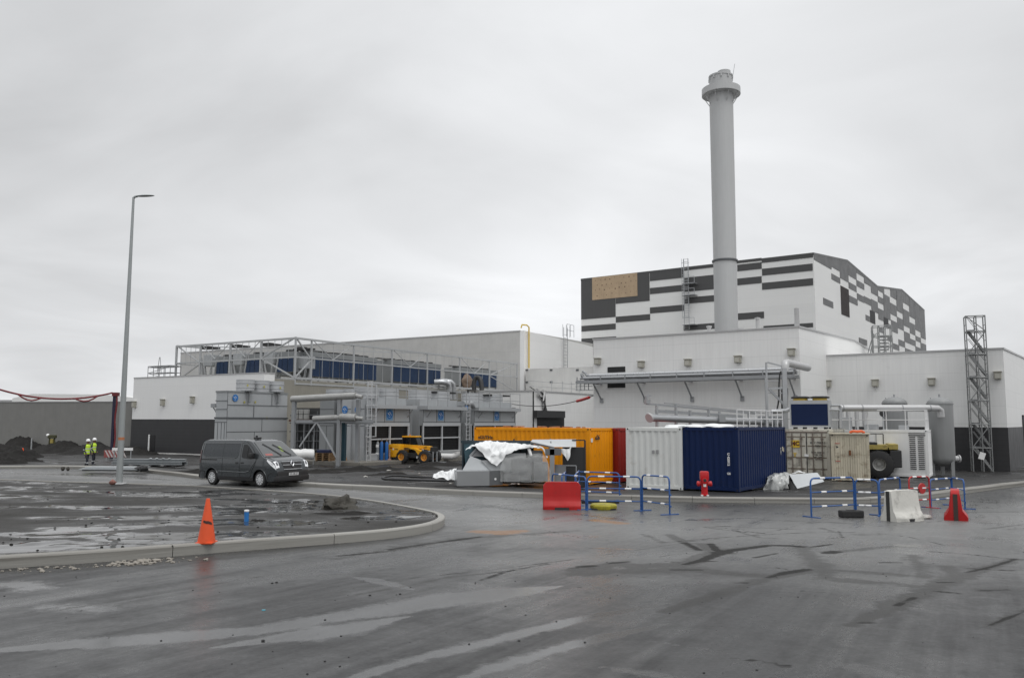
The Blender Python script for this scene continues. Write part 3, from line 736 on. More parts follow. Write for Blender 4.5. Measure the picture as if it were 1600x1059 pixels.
# --- white front block
fb = thing('front_block', 'long low white clad block at the foot of the chimney with pipe bridge', 'building', origin(1248, 511, 54), rR)
W = -lpx(fb, 1, 0, 927, 529).x; zf = lpx(fb, 1, 0, 1248, 511).z
pp = [lpx(fb, 0, 0, x, y) for x, y in [(1335, 533), (1362, 549)]]
FP = [(0, zf)] + [(p.y, p.z) for p in pp]
shell(fb, W, FP, WHITE_CLAD); coping(fb, W, FP)
for x, y in [(935, 565), (1003, 570), (1076, 567), (1154, 562), (1237.5, 551)]: light_at(fb, 1, 0, x, y, w_=.42, h_=.46)
for yt, yb in [(573.5, 582), (595, 606)]:
    opening(fb, 1, 0, 949.5, 977, yt, yb, 'vent_opening', BLACK, .03)
for px, h in ((1108, .5), (1158, .2), (1184, .85)):
    p = lpx(fb, 1, 1.2, px, 514); MB().lathe([(.14, zf - .3), (.14, zf + h), (.2, zf + h + .02), (.2, zf + h + .12), (0, zf + h + .16)], c=(p.x, 1.2, 0), n=12).build('roof_flue', COPING, fb, smooth=40)
MB().lathe([(.17, zf - 1), (.17, zf + 1.4)], c=(-.4, 1.0, 0), n=12).build('roof_flue', COPING, fb, smooth=40)

# --- right block with dark base
rbk = thing('side_block', 'white block with dark base behind the grey tanks and stair scaffold', 'building', origin(1567, 545, 53), rR)
W = -lpx(rbk, 1, 0, 1290, 558).x + .5; zr_ = lpx(rbk, 1, 0, 1567, 545).z
p2 = lpx(rbk, 0, 0, 1600, 560)
sl_ = (p2.z - zr_) / p2.y
RP = [(0, zr_), (p2.y, p2.z), (22, zr_ + sl_ * 22 * .8)]
shell(rbk, W, RP, WHITE_CLAD); coping(rbk, W, RP)
zb_ = lpx(rbk, 1, 0, 1530, 667.3).z
MB().box(-W, .035, -.035, 22.02, -.6, zb_).build('dark_base', DARK_CLAD, rbk)
for x, y in [(1294.5, 600), (1368, 599), (1456, 597), (1559, 587)]: light_at(rbk, 1, 0, x, y, w_=.4, h_=.46)
opening(rbk, 0, .04, 1597.5, 1612, 648, 736, 'doorway', BLACK, .03)

# --- tall concrete hall behind the roof frame
ch2 = thing('concrete_hall', 'tall bare concrete hall with white gable wall behind the roof coolers', 'building', origin(818.5, 517, 112), rL)
W = -lpx(ch2, 1, 0, 282, 557).x; zh = lpx(ch2, 1, 0, 818, 517).z
MB().box(-W, 0, 0, 42, -.5, zh).build('concrete_wall', CONCRETE, ch2)
pe = lpx(ch2, 0, 0, 912, 538)
MB().prism([(-.03, -.5), (-.03, zh + .05), (pe.y, pe.z), (pe.y + 12, pe.z - .6), (pe.y + 12, -.5)], -.6, .04, 'x').build('white_gable', WHITE_GABLE, ch2)
MB().box(-W, -.6, -.05, .2, zh - .05, zh + .12).build('coping', COPING, ch2)
yp = [lpx(ch2, 0, .35, *q) for q in [(826.5, 575), (826.5, 511), (823.5, 508.5), (819, 510)]]
MB().tube([(.35, yp[0].y, yp[0].z), (.35, yp[1].y, yp[1].z), (.2, yp[1].y - .35, yp[1].z + .25), (-.1, yp[1].y - 1.1, yp[1].z + .25), (-.2, yp[1].y - 1.2, yp[1].z - .2)], .10, 10).build('yellow_gas_pipe', YELLOW, ch2, smooth=50)
l0 = lpx(ch2, 0, .4, 881, 575); l1 = lpx(ch2, 0, .4, 889, 519); lb = MB()
for k in range(2):
    y = l0.y + k * (l1.y - l0.y) * .7; lb.bar((.4, y, l0.z), (.4, y, l1.z + .6), .07)
z = l0.z
while z < l1.z: lb.bar((.4, l0.y, z), (.4, l0.y + (l1.y - l0.y) * .7, z), .05); z += .5
for k in range(3):
    for dx in (.4, 1.1): lb.bar((dx, l0.y - .3 + k * 1.1, l1.z - .8), (dx, l0.y - .3 + k * 1.1, l1.z + 1.0), .05)
for zz in (l1.z + .1, l1.z + 1.0): lb.bar((1.1, l0.y - .3, zz), (1.1, l0.y + 1.9, zz), .05)
lb.build('caged_ladder', GALV, ch2)
# lower concrete wall running from the hall to the main hall
p = lpx(ch2, 1, -.3, 822, 576.5); q = lpx(ch2, 1, -.3, 935, 572)
cw = thing('concrete_link_wall', 'bare concrete wall below the white gable beside the yellow pipe', 'wall', ch2.location, rL)
MB().box(p.x, q.x + 6, -.3, 1.0, -.5, p.z).build('panel', CONCRETE, cw)
fx = MB()
for px in (823, 861, 902):
    for py in (578, 597):
        s_ = lpx(ch2, 1, -.34, px, py); fx.box(s_.x - .2, s_.x + .2, -.36, -.29, s_.z - .12, s_.z + .12)
fx.build('lifting_anchor', SEAM, cw)

# --- left white block with dark base
lb_ = thing('left_block', 'white block with dark base and narrow doorway behind the grey van', 'building', origin(413, 582, 73), rL)
W = -lpx(lb_, 1, 0, 209, 597).x; zl = lpx(lb_, 1, 0, 413, 583).z
zl2 = lpx(lb_, 0, 0, 430, 591.5).z
MB().box(-W, 0, 0, 1.2, -.5, zl).build('wall', WHITE_LEFT, lb_)
MB().box(-W + .2, -.25, 1.2, 37, -.5, zl2).build('concrete_wall', CONC_WET, lb_)
MB().box(-W, .05, -.04, 1.22, zl, zl + .1).build('coping', COPING, lb_)
zd = lpx(lb_, 1, 0, 260, 654.8).z
MB().box(-W - .02, .03, -.035, 1.23, .25, zd).build('dark_base', DARK_CLAD, lb_)
MB().box(-W - .1, .1, -.12, 1.3, -.5, .25).build('plinth', CONCRETE, lb_)
d0 = lpx(lb_, 1, -.04, 234.5, 679.5); d1 = lpx(lb_, 1, -.04, 242.5, 679.5)
dr = MB().box(d0.x, d1.x, -.06, .02, .1, d0.z).build('door', BLACK, lb_)
MB().box(d0.x - .16, d0.x, -.12, 0, .1, d0.z + .05).build('door_frame', WHITEP, dr)
for x, y in [(256, 629), (302.5, 625)]: light_at(lb_, 1, 0, x, y, w_=.36, h_=.6)
light_at(lb_, 1, 0, 211.5, 632, w_=.36, h_=.6)

# --- low white annex in the middle
o_ = lpx(lb_, 0, 0, 721, 640)
an = thing('loading_annex', 'low white annex with dark loading doorway and torn black membrane', 'building', origin(833.5, 611, 92), rL)
W = -lpx(an, 1, 0, 721, 611).x; za = lpx(an, 1, 0, 833, 611).z; D_ = lpx(an, 0, 0, 929, 618).y
MB().box(-W, 0, 0, D_ + 4, -.5, za).build('wall', WHITE_CLAD, an)
MB().box(-W, .06, -.06, .2, za - .04, za + .12).box(-.16, .06, .2, D_ + 4, za - .04, za + .12).build('coping', COPING, an)
MB().box(-.09, .03, -.03, .09, 0, za - .05).build('corner_trim', BLACKP, an)
opening(an, 0, 0, 839, 881, 643, 690, 'doorway', BLACK, .05)
u0 = lpx(an, 0, .5, 838, 641); u1 = lpx(an, 0, .5, 882, 644)
MB().box(.02, .6, u0.y, u1.y, u0.z - .8, u0.z).build('door_canopy', BLACKP, an)
tm = MB(); pts = []
prev = None
for k in range(15):
    t = k / 14; py = 612 + 38 * t; pxc = 845 + 7 * math.sin(t * 2.2) ; wd = 3.2 + 1.8 * math.sin(t * 7 + 1)
    a = lpx(an, 0, .25 + .1 * math.sin(k), pxc - wd, py); b = lpx(an, 0, .25 + .1 * math.cos(k * 1.7), pxc + wd, py)
    if prev: tm.add([prev[0], prev[1], b, a], [(0, 1, 2, 3)])
    prev = (a, b)
tm.build('torn_membrane', BLACKP, an)
for (x0, y0, x1, y1, wv) in [(828, 604, 836, 610, 1.6), (838, 607, 847, 620, 2), (848, 609, 852, 616, 2.2), (851, 612, 849, 626, 1), (846, 642, 844, 650, .8)]:
    a = lpx(an, 0, .5, x0 - wv, y0); b = lpx(an, 0, .6, x0 + wv, y0); c = lpx(an, 0, .5, x1 + wv, y1); d = lpx(an, 0, .4, x1 - wv, y1)
    MB().add([a, b, c, d], [(0, 1, 2, 3)]).build('loose_flashing', WHITEP, an)
# roof terrace rail and concrete behind the annex
tr = MB()
for px in (862, 879, 893, 905, 917):
    a = lpx(an, 0, -2, px, 612); tr.bar((-2, a.y, za), (-2, a.y, za + 1.6), .06)
a = lpx(an, 0, -2, 826, 604); b = lpx(an, 0, -2, 925, 604)
for dz in (.7, 1.3): tr.bar((-2, a.y, za + dz), (-2, b.y, za + dz + .1), .05)
tr.build('roof_rail', GALV, an)
# cable with red tie across the yard side of the annex
cbm = MB(); pts = []
for k in range(21):
    t = k / 20; px = 800 + 127 * t; py = 631 + (618 - 631) * t + 14 * 4 * t * (1 - t) * .62
    pts.append(at(px, py, 84 - 14 * t))
cbo = MB().tube(pts, .035, 6).build('hanging_cable', BLACKP); tag(cbo, 'thin dark cable sagging across the white annex wall', 'cable')
MB().tube([p + Vector((0, -.02, -.02)) for p in pts[16:20]], .13, 6).build('red_tie', REDP, cbo)

# --- far left: concrete wall and white warehouse
p0 = at(-320, 636, 96); p1 = at(213, 627.5, 84)
wl = thing('perimeter_wall', 'long grey concrete wall behind the dark spoil heaps on the left', 'wall', (p0.x, p0.y, 0), math.atan2(p1.y - p0.y, p1.x - p0.x))
Lw = math.hypot(p1.x - p0.x, p1.y - p0.y)
MB().box(0, Lw, 0, .3, -.5, p1.z).build('panel', CONC_GREY, wl)
MB().box(0, Lw, -.05, .35, p1.z, p1.z + .06).build('capping', COPING, wl)
p0 = at(18, 640, 150); p1 = at(215, 640, 150)
wh = thing('distant_warehouse', 'pale distant warehouse showing above the grey perimeter wall', 'building', (p0.x, p0.y, 0))
zz = at(70, 617, 150).z; W = p1.x - p0.x + 25
MB().prism([(0, -1), (0, zz - .6), (3.5, zz + .2), (W * .35, zz + .15), (W * .62, zz - 1.2), (W, zz - 1.3), (W, -1)], 0, 30, 'y').build('wall', WHITE_CLAD2, wh)
p0 = at(-120, 640, 190); p1 = at(30, 640, 190); zz = at(10, 627, 190).z
wh = thing('distant_shed', 'low white distant shed at the far left edge above the wall', 'building', (p0.x, p0.y, 0))
MB().box(0, p1.x - p0.x, 0, 20, -1, zz).build('wall', WHITE_CLAD2, wh); MB().box(-.2, p1.x - p0.x + .2, -.2, 20.2, zz, zz + .35).build('roof', COPING, wh)
# ---------------------------------------------------------------- containers
def cmat(name, col, dirt=.3, dcol=(.12, .06, .03), rough=.5, streak=.14): return mat(name, col, rough, spec=.22, var=.1, vscale=1.2, streak=streak, dirt=dirt, dirtcol=dcol, bump=.1, bscale=12)
def container(label, loc, r, lx, ly, h, m, mf=None, doors=None, plain=(), group='shipping containers along the kerb', roofm=None, pitch=.28, name='shipping_container'):
    """near bottom corner at loc; x to the right and away, y to the left and away"""
    t = thing(name, label, 'container', loc, r, group); mf = mf or m
    p = .14; f = MB()
    for x in (0, lx - p):
        for y in (0, ly - p): f.box(x, x + p, y, y + p, .12, h - .12)
    for y in (0, ly - .08):
        f.box(p, lx - p, y, y + .08, 0.03, .16); f.box(p, lx - p, y + .01, y + .07, h - .12, h)
    for x in (0, lx - .08):
        f.box(x, x + .08, p, ly - p, .03, .16); f.box(x + .01, x + .07, p, ly - p, h - .14, h - .005)
    f.build('frame', mf, t)
    for x in (0, lx - .18):
        for y in (0, ly - .16):
            for z in (0, h - .118):
                q = MB().bbox(x - .006, x + .184, y - .006, y + .166, z, z + .118, .012)
                for ax in (0, 1):
                    if ax == 0: q.box(x - .009 if x == 0 else x + .182, x - .004 if x == 0 else x + .187, y + .05, y + .11, z + .03, z + .09, 1)
                    else: q.box(x + .05, x + .13, y - .009 if y == 0 else y + .162, y - .004 if y == 0 else y + .169, z + .03, z + .09, 1)
                q.build('corner_casting', [mf, BLACK], t)
    i = .02
    for k, (p0, du, dn, L_) in dict(left=((i, p, 0), (0, 1, 0), (-1, 0, 0), ly - 2 * p), right=((lx - i, p, 0), (0, 1, 0), (1, 0, 0), ly - 2 * p),
                                   front=((p, i, 0), (1, 0, 0), (0, -1, 0), lx - 2 * p), back=((p, ly - i, 0), (1, 0, 0), (0, 1, 0), lx - 2 * p)).items():
        if k == doors: continue
        if k in plain: continue
        MB().corr(p0, du, dn, L_, .15, h - .13, pitch).build('corrugated_side', m, t, recalc=False)
    rf = MB(); n = int(lx / .3) if lx > ly else int(ly / .3)
    rf.box(.05, lx - .05, .05, ly - .05, h - .05, h - .02)
    rf.build('roof', roofm or m, t); MB().box(.1, lx - .1, .1, ly - .1, .05, .14).build('floor', BLACK, t)
    return t
def pos(px, py, hf=zyard):
    p = gnd(px, py, hf); return (p.x, p.y, p.z)
def posY(px, Y, hf=zyard):
    x = (px - CX) / FPX * Y * .995; return (x, Y, hf(x, Y))
ORANGE = cmat('orange_container_paint', (.80, .30, .005), .2, (.22, .10, .02))
REDC = cmat('red_container_paint', (.25, .022, .018), .2, (.1, .03, .02))
WHITEC = cmat('white_container_paint', (.62, .63, .61), .16, (.30, .24, .18), streak=.06)
BLUEC = cmat('navy_container_paint', (.0022, .013, .062), .16, (.02, .025, .035), .45, .12)
OLDC = cmat('old_cream_container_paint', (.50, .46, .36), .5, (.14, .09, .05), streak=.3)
OLDW = cmat('old_white_container_paint', (.55, .53, .46), .5, (.10, .085, .065), streak=.22)
NEWW = cmat('clean_white_container_paint', (.74, .74, .73), .08, (.4, .38, .34), streak=.05)
DKTXT = mat('dark_lettering', (.03, .03, .032), .6, var=.1)
LTXT = mat('white_lettering', (.7, .7, .7), .6, var=.1)
def put_at(px, Y, hf=zyard):
    x = at(px, 740, Y).x; return (x, Y, hf(x, Y))
oc_loc = put_at(921.5, 38.4)
oc = container('orange shipping container partly hidden behind the tarp covered machinery', oc_loc, R(57), 2.44, 6.6, 2.6, ORANGE)
def side_text(root, s_, size, x, y, z, face, m, depth=.003, vert=False, bold=0.0, parent=None, name='lettering'):
    """lettering on the left (x=0) or front (y=0) face"""
    if face == 'left': M = fmat((x - .012, y, z), (0, -1, 0) if not vert else (0, 0, -1), (0, 0, 1) if not vert else (0, -1, 0))
    else: M = fmat((x, y - .012, z), (1, 0, 0) if not vert else (0, 0, -1), (0, 0, 1) if not vert else (1, 0, 0))
    return text(name, s_, size, m, parent or root, M, depth, bold)
side_text(oc, '«GUTH»', .24, 0, 5.9, 2.1, 'left', DKTXT, bold=.006)
side_text(oc, '◂ ', .2, 0, 5.1, 1.95, 'left', DKTXT); side_text(oc, '4', .26, 0, 4.2, 1.95, 'left', DKTXT, bold=.01)
side_text(oc, '«26', .3, .8, 0, 2.16, 'front', DKTXT, bold=.01)
q = MB().box(.12, .3, -.014, -.005, 1.95, 2.13).build('sticker', LTXT, oc)
for k in range(9):
    ob = MB().bar((.2 + (k % 3) * .5, .4 + k * .6, 2.62), (1.3 + (k % 2) * .6, 1.0 + k * .58, 2.63), .16, .05).build('plank', mat('weathered_plank', (.30, .15, .07), .7, var=.3)); ob.matrix_basis = oc.matrix_basis @ Matrix.Translation((0, 0, .005 + .002 * k)); tag(ob, 'loose weathered plank lying on top of the orange container', 'plank', 'planks on the orange container')
ox = Vector(oc_loc) + Vector((math.cos(R(57)), math.sin(R(57)), 0)) * 2.9 + Vector((-.2, .1, 0))
rc = container('dark red shipping container wedged between the orange and white ones', put_at(966.5, 40.2), R(50), 6.06, 2.44, 2.6, REDC)
wc = container('white shipping container with blank end wall beside the navy one', put_at(1066.3, 34.9), R(66), 6.06, 2.44, 2.6, WHITEC)
side_text(wc, '▪▪', .2, 0, 1.15, 1.62, 'left', mat('grey_lettering', (.28, .28, .28), .6)); MB().box(-.014, -.006, 1.0, 1.12, 1.5, 1.66).box(-.014, -.006, 1.18, 1.3, 1.5, 1.64).build('data_plate', mat('grey_lettering', (.28, .28, .28), .6), wc)
bc = container('navy blue shipping container behind the red fire hydrant', put_at(1154.5, 33.6), R(54), 6.06, 2.44, 2.6, BLUEC)
side_text(bc, 'U 420512', .13, 0, .42, 1.3, 'left', LTXT, vert=True, bold=.006); side_text(bc, 'GB', .12, 0, .42, .72, 'left', LTXT, bold=.004)
side_text(bc, '42051', .14, 5.3, 0, 1.5, 'front', LTXT, vert=True); q = MB().box(5.5, 5.62, -.014, -.006, 1.5, 1.7).box(5.68, 5.76, -.014, -.006, 1.46, 1.66).build('data_plate', OLDC, bc)
# old white container, doors towards us
ow = container('old white shipping container showing stained double doors under the blue cooler', put_at(1298.5, 43.8), R(58), 6.06, 2.44, 2.6, OLDW, doors='left')
for k in range(2):
    y0 = .15 + k * 1.08; dl = MB(); dl.box(.02, .07, y0, y0 + 1.05, .17, 2.42)
    d = dl.build('door', OLDW, ow)
    rr = MB()
    for z in (.5, 1.1, 1.72, 2.2): rr.box(.008, .02, y0 + .04, y0 + 1.0, z - .03, z + .03)
    rr.build('door_rib', mat('stained_rib', (.20, .17, .13), .7, var=.3), d)
    for yy in (y0 + .25, y0 + .72):
        MB().tube([(-.03, yy, .2), (-.03, yy, 2.4)], .028, 8).box(-.05, .02, yy - .06, yy + .06, .45, .55).box(-.05, .02, yy - .06, yy + .06, 2.05, 2.15).bar((-.05, yy, 1.05), (-.05, yy + .28, 1.05), .04).build('locking_bar', mat('rusty_bar', (.16, .13, .11), .6, var=.3), d)
    MB().box(-.012, .02, y0 + 1.03, y0 + 1.06, .17, 2.42).build('gasket', BLACKP, d)
MB().box(-.01, .02, .1, 2.34, 2.42, 2.49).build('door_header_strip', mat('rusty_bar', (.16, .13, .11), .6, var=.3), ow)  # rust-brown strip across the top of the doors
lp = MB().box(-.02, -.006, 1.56, 2.02, 1.62, 2.02).build('yellow_sign', YELLOW, ow)
side_text(ow, 'MC', .3, -.012, 1.79, 1.83, 'left', mat('brown_lettering', (.10, .02, .01), .6), bold=.014)
side_text(ow, 'T', .26, 0, 1.82, 1.22, 'left', YELLOW, bold=.016)
for i, (s_, z, sz) in enumerate([('ISCV 77004 2', 1.9, .14), ('22G1', 1.73, .13), ('MGW. 30480 KG', 1.38, .09), ('TARE   2180', 1.26, .08), ('NET.  28300', 1.14, .08), ('CU.   33.2', 1.02, .08)]):
    side_text(ow, s_, sz, .0, .62, z, 'left', DKTXT, bold=.003)
side_text(ow, '3', .2, 0, .42, .5, 'left', DKTXT)
MB().box(-.05, -.02, 1.1, 1.32, 1.15, 1.28).build('lock_box', WHITEP, ow)
# beige site box
bb = container('small beige site container with a rusty lock between old container and tyre', put_at(1299.5, 42.6), R(-21), 1.83, 2.2, 2.36, OLDC, plain=('front',), pitch=.18)
fr = MB().box(.14, .9, .0, .05, .15, 2.24).box(.93, 1.69, .0, .05, .15, 2.24)
MB().corr((.14, .0, 0), (1, 0, 0), (0, -1, 0), .77, .16, 2.24, .11, .018).build('door', OLDC, bb, recalc=False)
MB().corr((.92, .0, 0), (1, 0, 0), (0, -1, 0), .77, .16, 2.24, .11, .018).build('door', OLDC, bb, recalc=False)
RUST = mat('rust', (.16, .06, .02), .8, var=.4)
MB().box(.86, .96, -.04, .0, 1.3, 1.55).build('lock', RUST, bb)
sg = MB().box(.2, .4, -.014, -.006, .95, 1.7).box(.2, .22, -.018, -.012, .95, 1.9)
for z in (.98, 1.88): sg.box(.2, .44, -.018, -.012, z, z + .03, 1)
sg.build('sign', [OLDC, REDP], bb)
side_text(bb, '►', .13, .32, 0, 1.7, 'front', DKTXT, bold=.005); side_text(bb, '1,0', .1, .34, 0, 1.2, 'front', DKTXT, bold=.004); side_text(bb, '—', .12, .34, 0, 1.42, 'front', DKTXT)
MB().box(-.06, 1.9, -.08, 2.25, 2.36, 2.42).build('roof_lid', OLDC, bb)
fk = MB()
for x in (.3, .9, 1.5): fk.box(x, x + .16, .05, 2.1, -.08, .06)
fk.build('skid', RUST, bb)
rag = MB().tube([(.95, .2, 2.46), (1.1, .1, 2.52), (1.3, .15, 2.5), (1.5, .2, 2.52), (1.62, .3, 2.46)], .07, 8)
rg = rag.build('orange_strap', mat('orange_webbing', (.7, .12, .03), .6), bb)
# louvred plant container
lc = container('clean white plant container with louvred vents and roof handrail', put_at(1452.2, 45.2), R(59), 2.44, 6.06, 2.6, NEWW, plain=('left',), name='plant_container')
MB().box(.03, .08, .14, 5.92, .15, 2.48).build('side_panel', NEWW, lc)
lv = MB()
for c_ in (.2, .62):
    for k in range(17):
        z = .45 + k * .108; lv.box(.005, .032, c_, c_ + .3, z, z + .045)
lv.build('louvre_slats', BLACKP, lc)
MB().box(.0, .03, .1, .95, 2.28, 2.33).box(.0, .03, .1, .95, 2.4, 2.43).build('vent_slot', BLACKP, lc)
for k in range(2):
    y0 = 2.25 + k * 1.5; d = MB().box(.008, .05, y0, y0 + 1.45, .18, 2.36).build('door', NEWW, lc)
    MB().box(-.002, .02, y0 - .03, y0 + .015, .17, 2.36).box(-.002, .02, y0, y0 + 1.46, 2.35, 2.385).box(-.002, .02, y0, y0 + 1.46, .15, .18).build('door_gap', BLACKP, d)
    for yy in (y0 + .35, y0 + .95): MB().tube([(-.02, yy, .25), (-.02, yy, 2.35)], .022, 8).build('locking_bar', GALV, d)
    for z in (.75, 1.25, 1.75):
        MB().box(-.003, .015, y0 + .1, y0 + 1.3, z, z + .1).build('door_rib', NEWW, d)
hr = MB()
for y in np.linspace(0.1, 5.95, 7):
    hr.tube([(.06, y, 2.6), (.06, y, 3.7)], .025, 6)
for z in (3.15, 3.7): hr.tube([(.06, .1, z), (.06, 5.95, z)], .025, 6)
for x in np.linspace(.06, 2.38, 7): hr.tube([(x, .1, 2.6), (x, .1, 3.7)], .022, 6)
for z in (3.15, 3.7): hr.tube([(.06, .1, z), (2.38, .1, z)], .025, 6)
hr.build('handrail', mat('white_rail', (.68, .68, .68), .4), lc)
for y, w_, h_ in ((1.0, .5, .25), (2.6, .7, .3), (4.0, .5, .7), (4.7, .35, 1.1)): MB().bbox(.6, .6 + w_, y, y + w_, 2.6, 2.6 + h_, .03).build('roof_box', GALV, lc)
# dry cooler on top of the old container
p = ow.matrix_basis @ Vector((.15, .05, 2.62))
q = at(1296, 663, 44.2); p = Vector((at(1296, 663, 44.6).x, 44.6, ow.location.z + 2.66))
dc = thing('dry_cooler', 'grey cooler unit with deep blue coil panel standing on the old white container', 'cooling unit', p, R(62))
LW = 2.05; hh = 1.52
MB().box(0, 1.1, 0, LW, .06, hh).build('casing', UNIT, dc)
MB().box(-.02, .0, .06, LW - .08, .16, hh - .2).build('coil_panel', mat('deep_blue_coil', (.003, .013, .055), .5, spec=.25, var=.12), dc)
for k in range(2):
    fn = MB().lathe([(.40, 0), (.38, .1), (.38, .15)], c=(.55, .52 + k * 1.02, hh), n=24); fo = fn.build('fan_ring', YELLOW, dc, smooth=40)
    g_ = MB().lathe([(.5, .12), (.51, .20), (.36, .24), (.0, .25)], c=(.55, .52 + k * 1.02, hh), n=24); g_.build('fan_guard', BLACKP, fo, smooth=40)
MB().bar((.05, LW + .02, .5), (.05, LW + .2, .5), .03).bar((.05, LW + .2, .5), (.05, LW + .2, .95), .03).bar((.05, LW + .02, .95), (.05, LW + .2, .95), .03).build('handle', STEEL, dc)
fr = MB()
for y in (.2, .75, 1.3, 1.8): fr.box(.1, 1.0, y, y + .1, -.05, .06)
fr.build('base_rail', BLACKP, dc)
pp_ = MB()
for x, z in ((.35, 1.0), (.8, 1.25)): pp_.tube([(x, 0, z), (x, -.45, z), (x + .1, -.5, z - .05), (x + .1, -.5, -.0)], .06, 8)
pp_.build('coolant_pipe', GALV, dc)
# ---------------------------------------------------------------- dumper behind the beige box
dz = put_at(1380, 45.6)
dm = thing('site_dumper', 'black site dumper with big tyre and yellow rear frame behind the beige container', 'dumper', dz, R(-20))
def wheel(parent, c, r_, wd, rimm, tyrem=RUBBER, axis='y', hub=.55, lugs=0):
    M = Matrix.Rotation(R(90), 4, 'X') if axis == 'y' else Matrix.Rotation(R(90), 4, 'Y')
    t = MB().lathe([(r_ * hub, -wd / 2), (r_ * .86, -wd / 2), (r_ * .97, -wd * .42), (r_, -wd * .3), (r_, wd * .3), (r_ * .97, wd * .42), (r_ * .86, wd / 2), (r_ * hub, wd / 2)], c=c, n=36, M=M, cap=False)
    if lugs:
        for k in range(lugs):
            a = 2 * math.pi * k / lugs
            for s_ in (-1, 1):
                q = Matrix.Translation(Vector(c)) @ M @ Matrix.Rotation(a + (.12 if s_ > 0 else 0), 4, 'Z')
                t.box(r_ * .97, r_ * 1.03, -.04, .05, s_ * wd * .04, s_ * wd * .46, 0, q)
    to = t.build('tyre', tyrem, parent, smooth=35)
    f = wd / 2
    rm = MB()
    for s_ in (-1, 1): rm.lathe([(r_ * hub * 1.02, s_ * f * .98), (r_ * hub * .92, s_ * f * .9), (r_ * hub * .8, s_ * f * .35), (r_ * hub * .35, s_ * f * .3), (r_ * hub * .3, s_ * f * .6), (0.001, s_ * f * .62)], c=c, n=32, M=M, cap=False)
    rm.build('rim', rimm, to, smooth=35)
    return to
RIMG = mat('grey_rim', (.30, .30, .29), .5, .2, var=.2, dirt=.3)
for y in (-.75, .95): wheel(dm, (-.25, y, .76), .76, .58, RIMG, hub=.44, lugs=20)
DYEL = mat('faded_yellow', (.34, .27, .07), .5, var=.2, dirt=.5, dirtcol=(.1, .08, .04))
MB().box(-2.5, .55, -1.0, 1.1, 1.66, 1.80).bbox(.25, .72, -1.02, 1.12, 1.55, 1.86, .04).box(-2.5, .2, -1.02, -.9, 1.56, 1.78).build('rear_frame', DYEL, dm)
MB().bbox(-2.6, .8, -.35, .6, .75, 1.55, .05).bbox(.3, .88, -1.0, 1.1, .6, 1.52, .05).build('chassis', BLACKP, dm)
MB().tube([(-.25 + .9 * math.cos(a), -.75, .76 + .9 * math.sin(a)) for a in np.linspace(.5, 2.6, 9)], .07, 6).build('mudguard', BLACKP, dm)
MB().box(-2.4, -.3, -.95, 1.05, 1.803, 1.92).build('deck_plate', BLACKP, dm)
MB().bbox(.6, .75, -.95, -.75, 1.2, 1.4, .02).build('tail_lamp', mat('lamp_amber', (.3, .2, .05), .3), dm)
# ---------------------------------------------------------------- grey pressure tanks with pipe
TANK = mat('tank_grey', (.23, .235, .235), .5, .15, var=.12, vscale=.8, streak=.12)
def tank(px, Y, pyb, pyt, wpx, label, lowpart=True):
    b = at(px, pyb, Y); t = at(px, pyt, Y); r_ = wpx / FPX * Y / 2; H = t.z - b.z
    T = thing('pressure_tank', label, 'tank', (b.x, b.y, b.z), 0, 'grey pressure tanks')
    leg = .75 if lowpart else 0.2
    prof = [(0.01, leg - .25)] + [(r_ * math.sin(a), leg + .25 - .5 * math.cos(a)) for a in np.linspace(.3, 1.57, 6)] + [(r_, H - .4)] + [(r_ * math.cos(a), H - .4 + .4 * math.sin(a)) for a in np.linspace(.25, 1.5, 7)] + [(0.01, H)]
    MB().lathe(prof, n=40).lathe([(r_ + .003, H - .45), (r_ + .02, H - .44), (r_ + .02, H - .38), (r_ + .003, H - .37)], n=40).build('vessel', TANK, T, smooth=40)
    for k in range(3):
        a = -1.0 + k * 2.1; MB().box(-.1, .1, -.05, .05, -.3, leg + .5, 0, Matrix.Translation((r_ * .85 * math.cos(a), r_ * .85 * math.sin(a), 0))).build('leg', TANK, T)
    lug = MB().tube([(0, 0, H - .02), (0, 0, H + .16)], .05, 8)
    for a in (.6, 2.6): lug.tube([(r_ * .75 * math.cos(a), r_ * .4 * math.sin(a), H - .25), (r_ * .75 * math.cos(a), r_ * .4 * math.sin(a), H - .05)], .03, 6)
    lug.build('lifting_lug', STEEL, T)
    if lowpart: MB().tube([(r_ * .9, -.1, leg + .2), (r_ + .18, -.12, leg + .2)], .16, 16).lathe([(.22, 0), (.22, .06)], c=(r_ + .18, -.12, leg + .2), n=16, M=Matrix.Rotation(R(90), 4, 'Y')).build('drain_flange', mat('pale_flange', (.5, .5, .5), .5), T)
    return T, r_, H
t2, r2, H2 = tank(1473.5, 48.0, 742, 620, 37, 'right grey pressure tank fed by the thick horizontal pipe')
t1, r1, H1 = tank(1402, 52, 735, 620, 36, 'grey pressure tank half hidden behind the plant container', False)
a = at(1312, 637.5, 46.5); b = at(1468, 637.5, 47.0)
ip = MB().tube([a, a.lerp(b, .9), b - Vector((.1, 0, .02)), b + Vector((.08, .05, -.12)), b + Vector((.1, .06, -.5))], .19, 16)
o_ = ip.build('insulated_pipe', mat('pipe_cladding', (.46, .46, .46), .4, .3, var=.08, streak=.05), smooth=40); tag(o_, 'thick grey insulated pipe running into the right pressure tank', 'pipe')
fl = MB()
for t in (.03, .22, .62, .9): 
    c = a.lerp(b, t); fl.lathe([(.2, -.02), (.215, -.02), (.215, .02), (.2, .02)], c=c, n=20, M=Matrix.Rotation(R(90), 4, 'Y'))
fl.build('pipe_band', STEEL, o_)
pk = thing('pump_skid', 'grey pump skid with valves behind the white handrail', 'pump', (a.x + 1.2, 48.3, at(1330, 668, 48.3).z - .3))
